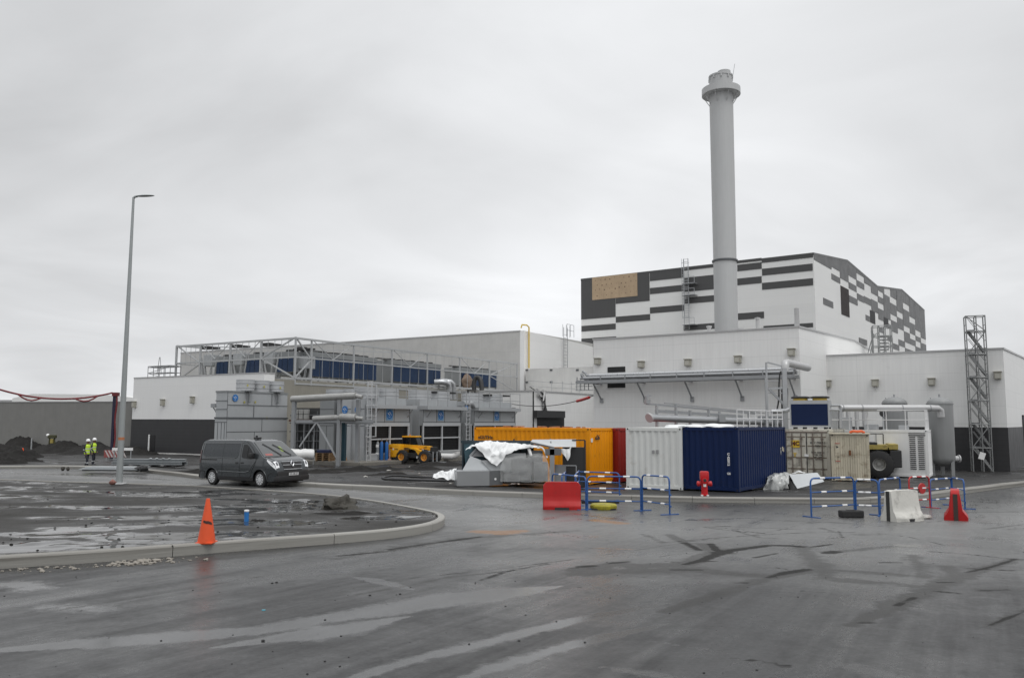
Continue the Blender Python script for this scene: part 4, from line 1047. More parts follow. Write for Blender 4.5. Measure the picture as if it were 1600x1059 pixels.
for k, (x, h_) in enumerate([(-.4, 1.4), (.0, 1.5), (.5, 1.35), (.95, 1.3)]): MB().tube([(x, 0, 0), (x, 0, h_)], .12, 12).build('riser', mat('pipe_cladding', (.46, .46, .46)), pk, smooth=40)
MB().bbox(.4, 1.0, -.1, .4, 0, .35, .03).bbox(1.3, 1.9, -.1, .4, 0, .35, .03).build('pump_body', BLACKP, pk)
gg = MB().lathe([(.22, -.03), (.22, .03)], c=(2.0, -.15, 1.15), n=24, M=Matrix.Rotation(R(90), 4, 'X')); gg.build('valve_wheel', BLACKP, pk); MB().box(1.97, 2.03, -.2, -.1, .95, 1.36).bar((2.0, -.1, 0), (2.0, -.1, 1.1), .05).build('valve_stem', GALV, pk)
MB().box(-.8, 2.6, -.3, .6, -.12, .0).build('skid_base', STEEL, pk)
# ---------------------------------------------------------------- barriers
BBLUE = mat('barrier_blue', (.02, .085, .27), .4, var=.1, vscale=5, dirt=.1)
BAND = mat('barrier_white_band', (.75, .75, .75), .4, var=.05)
def crowd_barrier(label, a, b, H=1.02, nb=2, m=BBLUE, feet=True, lift=0.0, rails=(.64, .27), group='blue crowd barriers'):
    a, b = (gnd(*q) if len(q) == 2 else Vector(q) for q in (a, b)); d = b - a; L_ = math.hypot(d.x, d.y)
    t = thing('crowd_barrier', label, 'barrier', a, math.atan2(d.y, d.x), group); dz = d.z
    r_ = .021; k = .13
    def S(x, z): return (x, 0, z + dz * x / L_)
    pts = [S(0, 0.0)] + [S(0, H - k)] + [S(k - k * math.cos(q), H - k + k * math.sin(q)) for q in (.5, 1.05)] + [S(k, H), S(L_ - k, H)] + [S(L_ - k + k * math.sin(q), H - k + k * math.cos(q)) for q in (.5, 1.05)] + [S(L_, H - k), S(L_, 0.0)]
    MB().tube(pts, r_ + .004, 8).build('hoop_frame', m, t, smooth=50)
    for z in rails: MB().tube([S(0, H * z), S(L_, H * z)], r_ * .9, 8).build('rail', m, t, smooth=50)
    for z in (1.0,) + tuple(rails):
        for i in range(nb):
            x = L_ * (i + .55 + .06 * (z < 1)) / (nb + .1); x = min(x, L_ - .3); w_ = .1
            MB().tube([S(x - w_, H * z), S(x + w_, H * z)], r_ + .009, 8).build('white_band', BAND, t, smooth=50)
    for x in ((0, L_) if feet else ()):
        z = dz * x / L_; MB().box(x - .03, x + .03, -.3, .3, z, z + .025).build('foot', m, t)
    hk = MB()
    for z in (.5, .2): hk.box(L_, L_ + .07, -.02, .02, z * H + dz, z * H + .05 + dz)
    hk.build('hook', m, t)
    return t
G = gnd
crowd_barrier('blue crowd barrier half hidden behind the red plastic block', (863, 787), (915.5, 796), 1.0)
crowd_barrier('blue crowd barrier farthest back, before the orange container base', (900, 778), (968, 781), .96)
crowd_barrier('blue crowd barrier standing just behind the yellow wheel block', (918, 796), (1001.5, 797.5), 1.02)
crowd_barrier('blue crowd barrier with splayed foot left of the hydrant', (1004, 797.5), (1046.5, 804), 1.08)
crowd_barrier('blue crowd barrier seen end on above the red plastic block', (878, 786), (884, 778), .95, 1)
crowd_barrier('second blue crowd barrier seen end on beside the orange container', (899, 790), (905, 778), 1.0, 1)
crowd_barrier('blue crowd barrier at the left end of the right hand row', (1268, 808), (1335.5, 804), 1.08)
crowd_barrier('short looking blue crowd barrier in the middle of the right row', (1338, 804), (1374, 805.5), 1.02)
crowd_barrier('blue crowd barrier behind the white concrete block', (1375.5, 805), (1408, 798), 1.02)
rb1 = crowd_barrier('red and white crowd barrier standing before the plant container', (1422, 795), (1453.5, 793), 1.0, 2, REDP, group=None)
MB().lathe([(.0, -.02), (.17, -.02), (.17, .02), (.0, .02)], c=(.66, 0, .62), n=20, M=Matrix.Rotation(R(90), 4, 'X')).build('red_plate', REDP, rb1)
crowd_barrier('blue crowd barrier left of the upright red plastic block', (1455, 793), (1488, 789), .9)
crowd_barrier('blue crowd barrier behind the upright red plastic block', (1489, 789), (1508, 795), .92, 1)
JER = [(-.29, 0), (-.29, .1), (-.17, .27), (-.1, .8), (.1, .8), (.17, .27), (.29, .1), (.29, 0)]
def jersey(name, label, cat, loc, rz, L_, H, m, slot, group=None):
    t = thing(name, label, cat, loc, rz, group); k = H / .8
    bm = bmesh.new(); n = 14; rings = []
    prof = [(u, z * k) for u, z in JER]; out = []
    for i in range(len(prof)):
        a, b = prof[i], prof[(i + 1) % len(prof)]
        for j in range(4): out.append((a[0] + (b[0] - a[0]) * j / 4, a[1] + (b[1] - a[1]) * j / 4))
    dd = [0, .02, .05, .09, .14]; xs_j = [-L_ / 2 + d for d in dd] + list(np.linspace(-L_ / 2 + .2, L_ / 2 - .2, 9)) + [L_ / 2 - d for d in dd[::-1]]; n = len(xs_j) - 1
    for i, x in enumerate(xs_j):
        e = 0.02 if i in (0, n) else 0; d = L_ / 2 - abs(x); zm = H - (.11 if name == 'plastic_barrier' else .03) * max(0, 1 - d / .14) ** 2
        rings.append([bm.verts.new((x, u * (1 - e * 2), max(min(z, zm), 0))) for u, z in out])
    for i in range(n):
        for j in range(len(out)): bm.faces.new((rings[i][j], rings[i][(j + 1) % len(out)], rings[i + 1][(j + 1) % len(out)], rings[i + 1][j]))
    bm.faces.new(rings[0][::-1]); bm.faces.new(rings[-1])
    for v in bm.verts:
        d = noise.fractal(v.co * 3 + Vector(loc), .9, 2, 3); v.co += Vector((0, v.co.y, 0)) * d * .06
        if name == 'concrete_barrier' and v.co.z < .35 and v.co.y < 0: v.co.y *= 1 + .12 * noise.noise(v.co * 5)
    MB().bm(bm).build('body', m, t, smooth=45)
    for s_ in (-1, 1): MB().box(s_ * L_ / 2 - .012, s_ * L_ / 2 + .012, -.055, .055, .0, H - (.1 if name == 'plastic_barrier' else .025)).build('end_slot', slot, t)
    MB().box(-.22, .22, -.296, .296, -.005, .075).build('fork_slot', BLACKP, t)
    return t
REDB = mat('red_barrier_plastic', (.38, .010, .010), .42, spec=.3, var=.14, vscale=2.2, streak=.12, dirt=.2, dirtcol=(.12, .03, .025))
WCON = mat('whitewashed_concrete', (.56, .55, .51), .65, var=.14, vscale=1.6, dirt=.42, dirtcol=(.10, .09, .08), bump=.4, bscale=14)
p = G(878, 795); jersey('plastic_barrier', 'long red plastic road block lying broadside before the crowd barriers', 'barrier', p, R(-3), 1.16, .84, REDB, BLACKP, 'red plastic road blocks')
p = G(1494, 811); jersey('plastic_barrier', 'red plastic road block seen end on at the right', 'barrier', p, R(62), .95, .82, REDB, mat('slot_brown', (.05, .035, .03), .8), 'red plastic road blocks')
p = G(1410, 813); jersey('concrete_barrier', 'scuffed white concrete road block with dark groove in its end', 'barrier', p, R(22), .98, .82, WCON, mat('slot_dark', (.03, .03, .028), .8))
def rock(mb, c, r_, sq=(1, 1, .7), seed=0, sub=1):
    bm = bmesh.new(); bmesh.ops.create_icosphere(bm, subdivisions=sub, radius=1)
    for v in bm.verts:
        d = 1 + .45 * noise.noise(v.co * 1.3 + Vector((seed * 3.1, seed, 0))); v.co = Vector((v.co.x * sq[0], v.co.y * sq[1], v.co.z * sq[2])) * d * r_
    return mb.bm(bm, 0, Matrix.Translation(Vector(c)))
ST = mat('rubble_stone', (.24, .22, .19), .7, var=.3, vscale=6)
o_ = rock(MB(), G(1445, 810) + Vector((0, 0, .04)), .12, (1.5, 1, .7), 4, 2).build('stone_lump', mat('pale_stone', (.45, .44, .41), .7, var=.2)); tag(o_, 'pale lump of broken concrete beside the white road block', 'stone')
# weights
wb = thing('tyre_block', 'yellow painted wheel hub block lying flat on the asphalt', 'wheel block', G(943, 795), R(-4))
MB().lathe([(.2, 0), (.4, .0), (.42, .05), (.42, .12), (.38, .16), (.2, .17)], n=32).build('ring', mat('mossy_yellow', (.34, .30, .02), .6, var=.4, vscale=5, dirt=.45, dirtcol=(.03, .03, .02)), wb, smooth=40)
MB().box(-.36, .36, -.36, .36, -.0, .05).build('base', RUBBER, wb)
bw = thing('rubber_weight', 'black rubber ballast block under the blue barrier foot', 'ballast block', G(1330, 808), R(4))
MB().bbox(-.32, .32, -.14, .14, 0, .2, .04).build('block', RUBBER, bw); MB().box(-.12, .12, -.05, .05, .2, .215).build('grip', BLACKP, bw)
bw2 = copy_tree(bw); bw2.location = G(938, 786); bw2.rotation_euler.z = R(3); bw2['label'] = 'black rubber ballast block below the farthest blue barrier'; bw2.scale = (2.0, .7, .5)
# ---------------------------------------------------------------- hydrant
hy = thing('fire_hydrant', 'red fire hydrant on the far kerb before the navy container', 'hydrant', gnd(1101, 774.5, zyard), R(-8))
k_ = .94
HYD = mat('hydrant_red', (.50, .012, .016), .3, var=.08)
MB().lathe([(.12, 0), (.12, .03), (.135, .03), (.135, .06), (.115, .07), (.115, .5 * k_), (.15, .52 * k_), (.15, .55 * k_), (.12, .57 * k_), (.12, .6 * k_)], n=24).build('barrel', HYD, hy, smooth=40)
MB().bbox(-.155, .155, -.15, .15, .58 * k_, .93 * k_, .05).build('cabinet', HYD, hy, smooth=40)
for s_ in (-1, 1): MB().lathe([(.07, .1), (.07, .17), (.095, .17), (.095, .25), (.05, .27), (0, .27)], c=(0, 0, .46 * k_), n=20, M=Matrix.Rotation(R(90 * s_), 4, 'Y')).build('side_cap', HYD, hy, smooth=40)
MB().lathe([(.08, .1), (.08, .17), (.1, .17), (.1, .2), (.0, .21)], c=(0, 0, .58 * k_), n=20, M=Matrix.Rotation(R(90), 4, 'X')).build('outlet', HYD, hy, smooth=40)
MB().lathe([(.0, .0), (.055, .0), (.055, .01), (0, .012)], c=(0, -.21, .6 * k_), n=16, M=Matrix.Rotation(R(90), 4, 'X')).build('outlet_plug', BLACKP, hy)
MB().box(-.05, .05, -.165, -.12, .36 * k_, .46 * k_).build('plate', WHITEP, hy)
ft = MB()
for s_ in (-1, 1): ft.bbox(s_ * .1 - .04, s_ * .1 + .04, -.15, -.08, 0, .05, .01)
ft.build('bolt', WHITEP, hy)
# ---------------------------------------------------------------- cone, pipe stub, stones
cz = zisl
cn = thing('traffic_cone', 'tall scuffed orange traffic cone on the island kerb', 'cone', gnd(322.5, 846.5, zisl)); cn.scale = (.95, .95, .82)
CONE = mat('cone_orange', (.72, .085, .018), .45, var=.12, vscale=4, dirt=.22, dirtcol=(.10, .03, .02))
MB().lathe([(.168, .0), (.165, .05), (.04, .93), (.035, .97), (.0, .97)], n=36).build('body', CONE, cn, smooth=50)
sm = MB()
for z, a, l_ in [(.46, -1.2, .1), (.47, -1.75, .07), (.44, -.9, .05)]:
    for k in range(3):
        r_ = .17 - .138 * z + .004; q = Matrix.Translation((r_ * math.cos(a + k * .22), r_ * math.sin(a + k * .22), z - .012 * k)) @ Matrix.Rotation(a + k * .22, 4, 'Z') @ Matrix.Rotation(R(-9.5), 4, 'Y'); sm.box(-.001, .002, -l_ / 4, l_ / 4, -.025, .025, 0, q)
sm.build('black_smudge', mat('smudge', (.05, .02, .015), .7), cn)
MB().bbox(-.165, .165, -.165, .165, -.02, .015, .01).build('base', CONE, cn)
st = thing('pipe_stub', 'short blue plastic pipe stub standing in a puddle', 'pipe', gnd(385, 812, zisl))
MB().tube([(0, 0, -.1), (0, 0, .2)], .055, 20).build('pipe', mat('blue_plastic', (.02, .16, .45), .35, var=.08), st, smooth=50)
MB().lathe([(.06, .2), (.06, .235), (.045, .24), (0, .24)], n=20).build('white_cap', WHITEP, st, smooth=50)
RUB = mat('dark_spoil', (.020, .019, .018), .9, spec=.2, var=.3, vscale=5, bump=.8, bscale=14, dirt=.1, dirtcol=(.05, .047, .042))
def heap(name, label, c, sx, sy, h, seed, m=RUB, cat='spoil heap', group=None, n=36, lumps=.5):
    t = bpy.data.objects.new('tmp', None); bm = bmesh.new(); vs_ = {}
    for i in range(n + 1):
        for j in range(n + 1):
            u, v = 2 * i / n - 1, 2 * j / n - 1; r_ = math.hypot(u, v); k = max(0, 1 - r_ ** 1.5) ** 1.1
            z = h * k * (1 + lumps * noise.fractal(Vector((u * 2.2 + seed, v * 2.2, seed * .7)), .8, 2.1, 5)) + (.12 * h * noise.fractal(Vector((u * 8 + seed, v * 8, seed)), .7, 2, 3)) * (k > 0.02)
            vs_[i, j] = bm.verts.new((u * sx, v * sy, z - .05 if k > 0 else -.3))
    for i in range(n):
        for j in range(n): bm.faces.new((vs_[i, j], vs_[i + 1, j], vs_[i + 1, j + 1], vs_[i, j + 1]))
    bpy.data.objects.remove(t)
    o = MB().bm(bm).build(name, m, loc=c, recalc=False, smooth=180); return tag(o, label, cat, group)
mh = rock(MB(), (0, 0, .0), .40, (1.2, 1, .72), 12, 4)
for i, v in enumerate(mh.v): mh.v[i] = v * (1 + .30 * noise.fractal(v * 5, .8, 2, 5))
mh = mh.build('mud_heap', mat('grey_mud', (.05, .046, .038), .8, var=.4, vscale=9, bump=.8), loc=gnd(529, 792, zisl), smooth=50); tag(mh, 'clod of grey mud near the back kerb of the island', 'mud heap')
heap('mud_ridge', 'low dark ridge of mud around the clod on the island', gnd(545, 801, zisl), 1.3, .3, .07, 6.2, RUB, 'mud heap', lumps=.9)
heap('mud_smear', 'dark strip of mud lying beside the blue pipe stub', gnd(402, 811, zisl), .28, .12, .045, 4.1, RUB, 'mud heap', lumps=.9)
gr = MB(); random.seed(11)
for i in range(120):
    px = random.choice([random.uniform(0, 330), random.uniform(175, 270)]); py = 893 - px * .073 + random.uniform(-2, 6); r_ = random.choice([.012, .018, .025, .035, .05 if 170 < px < 250 else .02])
    rock(gr, gnd(px, py) + Vector((0, 0, r_ * .3)), r_, (1.4, 1, .6), i)
o_ = gr.build('kerb_rubble', ST); tag(o_, 'scatter of mortar crumbs along the near kerb', 'rubble', kind='stuff')
gr = MB(); random.seed(23)
for i in range(160):
    px = random.uniform(-10, 640); py = random.uniform(760, 860)
    p = gnd(px, py, zisl)
    if not inpoly(np.array([p.x]), np.array([p.y]), ipoly)[0]: continue
    r_ = random.choice([.008, .011, .014, .022]); rock(gr, p + Vector((0, 0, -.015)), r_, (1.5, 1.1, .7), i, 1 if r_ > .02 else 0)
o_ = gr.build('dirt_clods', RUB); tag(o_, 'dark clods and stones strewn over the wet dirt island', 'clods', kind='stuff')
gr = MB()
for i in range(190):
    px, py = random.uniform(0, 1600), random.choice([random.uniform(850, 1055), random.uniform(800, 960)]); r_ = random.choice([.004, .005, .007, .01])
    if px < 700 and py < 900 - .03 * px: continue
    rock(gr, gnd(px, py) + Vector((0, 0, r_ * .3)), r_, (1.3, 1, .7), i, 0)
for (px, py, r_) in [(432, 910, .016), (425, 911, .014), (578, 930, .014), (811, 1001, .01), (625, 928, .012), (508, 968, .01), (411, 1001, .014)]: rock(gr, gnd(px, py) + Vector((0, 0, r_ * .4)), r_, (1.6, 1, .7), px, 1)
o_ = gr.build('road_grit', mat('dark_grit', (.02, .02, .02), .7)); tag(o_, 'fine dark stones scattered over the wet asphalt', 'grit', kind='stuff')
o_ = MB().box(-.02, .02, -.012, .012, 0, .008).build('bottle_cap', mat('cyan_plastic', (.1, .4, .5), .4), loc=gnd(412, 953)); tag(o_, 'tiny pale blue scrap on the near asphalt', 'litter')
# wrapped sheets in front of the navy container
def cloth(name, label, rows, m, cat, group=None, thick=.01, seed=0, amp=.05, sub=3):
    """sheet through rows of points, crumpled"""
    bm = bmesh.new(); nr, nc = len(rows), len(rows[0]); g = [[bm.verts.new(p) for p in r_] for r_ in rows]
    for i in range(nr - 1):
        for j in range(nc - 1): bm.faces.new((g[i][j], g[i][j + 1], g[i + 1][j + 1], g[i + 1][j]))
    for _ in range(sub): bmesh.ops.subdivide_edges(bm, edges=bm.edges[:], cuts=1, use_grid_fill=True, smooth=.12)
    for v in bm.verts:
        q = v.co * 2.6; n_ = Vector((noise.fractal(q + Vector((seed, 0, 0)), .9, 2, 2), noise.fractal(q + Vector((0, seed + 9, 0)), .9, 2, 2), noise.fractal(q + Vector((0, 5, seed)), .9, 2, 2)))
        f = abs(noise.noise(Vector((v.co.x * 5.5, v.co.y * 2, v.co.z * 2)) + Vector((seed, seed, 0)))); g2 = abs(noise.noise(v.co * 7 + Vector((0, seed, seed)))); v.co += n_ * amp * .8 + Vector((0, -f * amp * 1.1, f * amp * .7 + g2 * amp * .25))
    bm.normal_update()
    ex = bmesh.ops.solidify(bm, geom=bm.faces[:], thickness=thick)
    o = MB().bm(bm).build(name, m, smooth=38)
    if label: tag(o, label, cat, group)
    return o
SHEET = mat('white_tarpaulin', (.74, .75, .75), .35, var=.05, dirt=.05)
CLEAR = mat('clear_film', (.42, .43, .42), .25, var=.45, vscale=2.5, spec=.6)
wrap = thing('wrapped_bundle', 'crumpled plastic wrapped bundle and pale panels before the navy container', 'bundle', gnd(1235, 764, zyard), R(-6))
def Yp(px, py, Y): return at(px, py, Y)
Yb = wrap.location.y
rows = [[Yp(1194, 766, Yb), Yp(1208, 767, Yb - .1), Yp(1223, 766, Yb - .1), Yp(1232, 764, Yb)], [Yp(1195, 752, Yb + .05), Yp(1208, 753, Yb - .15), Yp(1222, 750, Yb - .1), Yp(1232, 752, Yb)],
        [Yp(1198, 746, Yb + .2), Yp(1209, 742, Yb + .1), Yp(1222, 741, Yb + .1), Yp(1232, 743, Yb + .2)], [Yp(1200, 745, Yb + .9), Yp(1212, 740, Yb + .9), Yp(1224, 739, Yb + .9), Yp(1236, 741, Yb + .9)]]
fo = cloth('plastic_wrap', None, rows, CLEAR, None, seed=3, amp=.13); fo.parent = wrap; fo.matrix_parent_inverse = wrap.matrix_basis.inverted()
pn = MB(); c0 = [Yp(1232, 741, Yb + .7), Yp(1277, 738, Yb + .9), Yp(1288, 752, Yb + .3), Yp(1246, 763, Yb - .1)]
up_ = Vector((0, 0, -.05)); pn.add(c0 + [p + up_ + Vector((0, .08, 0)) for p in c0], [(0, 1, 2, 3), (7, 6, 5, 4), (0, 4, 5, 1), (1, 5, 6, 2), (2, 6, 7, 3), (3, 7, 4, 0)])
pn.build('pale_panel', mat('pale_panel', (.46, .48, .49), .45, var=.05), wrap, world=True)
c0 = [Yp(1228, 742, Yb + .8), Yp(1233, 741, Yb + .6), Yp(1247, 764, Yb - .05), Yp(1235, 765, Yb + .1)]
MB().add(c0 + [p + Vector((0, .3, -.02)) for p in c0], [(0, 1, 2, 3), (7, 6, 5, 4), (0, 4, 5, 1), (1, 5, 6, 2), (2, 6, 7, 3), (3, 7, 4, 0)]).build('black_lining', BLACKP, wrap, world=True)
rows = [[Yp(1238, 740, Yb + .8), Yp(1248, 737, Yb + .8), Yp(1258, 739, Yb + .8)], [Yp(1238, 739, Yb + 1.2), Yp(1248, 735.5, Yb + 1.2), Yp(1258, 738, Yb + 1.2)]]
fo = cloth('cap_sheet', None, rows, SHEET, None, seed=8, amp=.03); fo.parent = wrap; fo.matrix_parent_inverse = wrap.matrix_basis.inverted()
MB().bar(Yp(1168, 764.5, Yb + .1), Yp(1196, 762, Yb + .5), .03).build('loose_batten', mat('pale_panel', (.46, .48, .49)), wrap, world=True)
for k, (px, w_) in enumerate([(1086, .45), (1125, .5), (1060, .5)]):
    cpt = at(px, 663.5, 35.2 if px > 1070 else 36.0)
    o_ = rock(MB(), (cpt.x, cpt.y + .3, (bc if px > 1070 else wc).location.z + 2.6), w_, (1.3, .8, .28), k + 2, 3).build('white_sack', SHEET, smooth=60)
    tag(o_, ['white sack lying on the navy container near its left end', 'white sack lying on the navy container nearer its corner', 'white sack lying on top of the white container'][k], 'sack')
# ---------------------------------------------------------------- van
van_f, van_r = gnd(413, 761), gnd(331, 756.5)
hd = math.atan2(van_f.y - van_r.y, van_f.x - van_r.x)
hd = R(-33)
vx = Vector((math.cos(hd), math.sin(hd), 0)); vy = Vector((-math.sin(hd), math.cos(hd), 0))
vc = (van_f + van_r) / 2 + vy * .86
vc = Vector((vc.x, vc.y, zg(vc.y)))
slope_p = math.atan(-(zg((vc + vx).y) - zg((vc - vx).y)) / 2)
van = thing('panel_van', 'dark grey panel van with white headlights driving behind the island', 'van', vc, rot=(0, slope_p, hd)); van.scale = (1.05,) * 3
VP = mat('van_paint', (.048, .055, .060), .25, .3, var=.05, vscale=1.5); VP.node_tree.nodes['Principled BSDF'].inputs['Coat Weight'].default_value = .6
GLASS = mat('dark_glass', (.005, .006, .007), .08, var=.05, spec=.35)
SIL = [(-2.44, .95), (-2.42, 1.6), (-2.33, 1.9), (-2.15, 1.96), (0.2, 1.97), (.62, 1.95), (.85, 1.89), (1.3, 1.55), (1.72, 1.20), (1.95, 1.12), (2.2, 1.02), (2.36, .90), (2.44, .72), (2.49, .5), (2.47, .3)]
sx_ = [p[0] for p in SIL]; sz_ = [p[1] for p in SIL]
def ztop(x):
    pts = SIL[1:]; 
    return float(np.interp(x, [-2.44, -2.42, -2.33, -2.15, .2, .62, .85, 1.3, 1.72, 1.95, 2.2, 2.36, 2.44, 2.49, 2.5], [1.2, 1.6, 1.88, 1.96, 1.97, 1.95, 1.90, 1.60, 1.27, 1.21, 1.13, 1.04, .88, .62, .3]))
AX = (-1.56, 1.54); WR = .335
def zbot(x):
    z = .26 + .06 * sstep((x - 2.2) / .3) 
    for a in AX:
        d = abs(x - a)
        if d < .41: z = max(z, .33 + math.sqrt(.41 ** 2 - d * d))
    return z
def halfw(x, z):
    w_ = float(np.interp(z, [.2, .5, .85, 1.1, 1.5, 1.8, 1.97], [.93, .965, .978, .965, .91, .84, .78]))
    w_ *= 1 - .13 * max(0, (x - 1.75) / .75) ** 2.4 - .035 * max(0, (-x - 2.2) / .25) ** 2
    return w_
xs_ = sorted(set(list(np.linspace(-2.44, 2.2, 86)) + list(np.linspace(2.2, 2.499, 18)) + [a + s_ * .41 for a in AX for s_ in (-1, 1)]))
NR = 12
body = MB()
for s_ in (-1, 1):
    vs_ = []; fs = []
    for x in xs_:
        zb, zt2 = zbot(x), max(ztop(x) - .03, zbot(x) + .02)
        for j in range(NR + 1):
            z = zb + (zt2 - zb) * j / NR; vs_.append((x, s_ * halfw(x, z), z))
    for i in range(len(xs_) - 1):
        for j in range(NR): fs.append((i * (NR + 1) + j, (i + 1) * (NR + 1) + j, (i + 1) * (NR + 1) + j + 1, i * (NR + 1) + j + 1))
    body.add(vs_, fs)
NJ = 10
def topo(x, j, off=0.0):
    zt2 = max(ztop(x), zbot(x) + .03); w_ = halfw(x, max(zt2 - .03, zbot(x) + .02)); c_ = 1 - abs(j) ** 3
    pull = .16 * max(0, (x - 1.9) / .6) * abs(j) ** 2.5
    dx = (ztop(x + .01) - ztop(x - .01)) / .02; n_ = Vector((-dx, 0, 1)).normalized()
    p = Vector((x - pull * 0, w_ * j, zt2 - .03 * (1 - min(1, c_ * 3)) ))
    return p + n_ * off
vs_ = []; fs = []
js = np.linspace(-1, 1, NJ + 1)
for x in xs_:
    for j in js: vs_.append(topo(x, j))
for i in range(len(xs_) - 1):
    for j in range(NJ): fs.append((i * (NJ + 1) + j, i * (NJ + 1) + j + 1, (i + 1) * (NJ + 1) + j + 1, (i + 1) * (NJ + 1) + j))
body.add(vs_, fs)
rr_ = []
for j in range(NR + 1):
    z = .26 + (1.9 - .26) * j / NR; rr_ += [(-2.44 + (0.0 if z < 1.3 else (z - 1.3) * .1), s_ * halfw(-2.44, z), z) for s_ in (-1, 1)]
body.add(rr_, [(2 * j, 2 * j + 1, 2 * j + 3, 2 * j + 2) for j in range(NR)])
body.build('body', VP, van, smooth=32, clean=True)
def side_patch(name, poly, m, parent, s_=-1, off=.006):
    """panel lying on the body side, outline in (x,z)"""
    pts = []
    for a, b in zip(poly, poly[1:] + poly[:1]):
        n = max(1, int(math.hypot(b[0] - a[0], b[1] - a[1]) / .12))
        pts += [(a[0] + (b[0] - a[0]) * i / n, a[1] + (b[1] - a[1]) * i / n) for i in range(n)]
    vs_ = [(x, s_ * (halfw(x, z) + off), z) for x, z in pts]
    tr = tessellate_polygon([[Vector((x, z, 0)) for x, z in pts]])
    return MB().add(vs_, [tuple(t) for t in tr]).build(name, m, parent)
def side_line(name, pts, w_, m, parent, s_=-1, off=.004):
    out = []
    for a, b in zip(pts[:-1], pts[1:]):
        n = max(1, int(math.hypot(b[0] - a[0], b[1] - a[1]) / .1)); out += [(a[0] + (b[0] - a[0]) * i / n, a[1] + (b[1] - a[1]) * i / n) for i in range(n)]
    out.append(pts[-1]); mb = MB(); mb.tube([(x, s_ * (halfw(x, z) + off), z) for x, z in out], w_, 5)
    return mb.build(name, m, parent)
GAP = mat('panel_gap', (.006, .006, .007), .7)
TRIM = mat('black_trim', (.018, .018, .019), .55, var=.15, dirt=.1)
PRESS = mat('van_paint_pressed', (.040, .046, .051), .3, .25, var=.05)
for s_ in (-1, 1):
    dr = side_patch('front_door', [(.30, .42), (.32, 1.82), (.60, 1.84), (1.0, 1.6), (1.34, 1.24), (1.22, .92), (1.08, .72), (1.0, .5), (.92, .42)], VP, van, s_, .004)
    side_line('door_gap', [(.30, .40), (.30, 1.82), (.60, 1.86), (1.0, 1.62), (1.36, 1.26), (1.24, .92), (1.09, .72), (1.0, .48), (.92, .40), (.3, .40)], .008, GAP, dr, s_, .003)
    side_patch('side_window', [(.38, 1.24), (.39, 1.74), (.43, 1.77), (.62, 1.76), (.92, 1.56), (1.2, 1.26), (1.16, 1.18), (.95, 1.15), (.46, 1.2)], GLASS, dr, s_, .010)
    side_line('window_divider', [(.74, 1.2), (.74, 1.7)], .012, TRIM, dr, s_, .012)
    h_ = MB().bbox(.36, .54, s_ * (halfw(.4, 1.02)) - .03, s_ * (halfw(.4, 1.02)) + .035, .97, 1.02, .012); h_.build('handle', TRIM, dr)
    mr = MB().bbox(1.02, 1.2, min(s_ * .93, s_ * 1.16), max(s_ * .93, s_ * 1.16), 1.2, 1.42, .05).bar((1.08, s_ * .9, 1.22), (1.12, s_ * 1.02, 1.26), .07); mr.build('door_mirror', TRIM, dr, smooth=40)
    sd_ = side_patch('cargo_side', [(-2.2, 1.26), (-2.16, 1.8), (.18, 1.8), (.18, 1.3), (.0, 1.2), (-1.95, 1.2)], PRESS, van, s_, .005)
    side_line('press_line', [(-2.18, 1.28), (-2.14, 1.79), (.16, 1.79)], .012, VP, sd_, s_, .006); side_line('press_line', [(-2.16, 1.26), (-1.9, 1.19), (-.05, 1.18), (.1, 1.24)], .018, VP, sd_, s_, .008)
    side_line('slide_rail', [(-2.3, 1.1), (-1.25, 1.1)], .022, GAP, van, s_, .0)
    side_line('panel_gap', [(-.86, .42), (-.86, 1.84)], .006, GAP, van, s_, .003); side_line('panel_gap', [(-2.3, .5), (-2.28, 1.8)], .006, GAP, van, s_, .003)
    h_ = MB().bbox(.02, .18, s_ * (halfw(.1, 1.02)) - .03, s_ * (halfw(.1, 1.02)) + .03, .97, 1.02, .012); h_.build('slide_handle', TRIM, van)
    side_line('swage_line', [(-1.1, .62), (.6, .6), (.9, .66), (1.12, .9), (1.3, 1.08)], .022, VP, van, s_, .0)
    for a in AX:
        pts = [(a + .43 * math.cos(q), .33 + .43 * math.sin(q)) for q in np.linspace(.1, 3.04, 16)]
        side_line('arch_lip', pts, .022, VP, van, s_, -.004)
    side_patch('sill', [(-1.12, .27), (-1.12, .40), (1.1, .40), (1.1, .27)], TRIM, van, s_, .006)
    side_patch('rear_bumper_side', [(-2.43, .28), (-2.43, .62), (-2.02, .6), (-1.98, .3)], TRIM, van, s_, .006)
    side_patch('tail_lamp', [(-2.43, .95), (-2.42, 1.5), (-2.32, 1.5), (-2.34, .95)], mat('tail_red', (.05, .008, .008), .2), van, s_, .008)
def top_patch(name, xa, xb, jf, m, parent, off=.008, n=10, k=12):
    vs_ = []; fs = []
    for i in range(n + 1):
        x = xa + (xb - xa) * i / n; j0, j1 = jf(i / n)
        for q in range(k + 1): vs_.append(topo(x, j0 + (j1 - j0) * q / k, off))
    for i in range(n):
        for q in range(k): fs.append((i * (k + 1) + q, i * (k + 1) + q + 1, (i + 1) * (k + 1) + q + 1, (i + 1) * (k + 1) + q))
    return MB().add(vs_, fs).build(name, m, parent, smooth=60)
WS = mat('windscreen_glass', (.05, .055, .057), .04, var=.1, spec=1.0)
ws_ = top_patch('windscreen', .90, 1.72, lambda t: (-.90 - .04 * t, .90 + .04 * t), WS, van, .008)
for (x0, j0, x1, j1) in [(1.70, .05, 1.05, -.52), (1.70, .62, 1.1, .05)]:
    MB().tube([topo(x0 + (x1 - x0) * t, j0 + (j1 - j0) * t, .03) for t in np.linspace(0, 1, 9)], .016, 6).build('wiper', GAP, ws_)
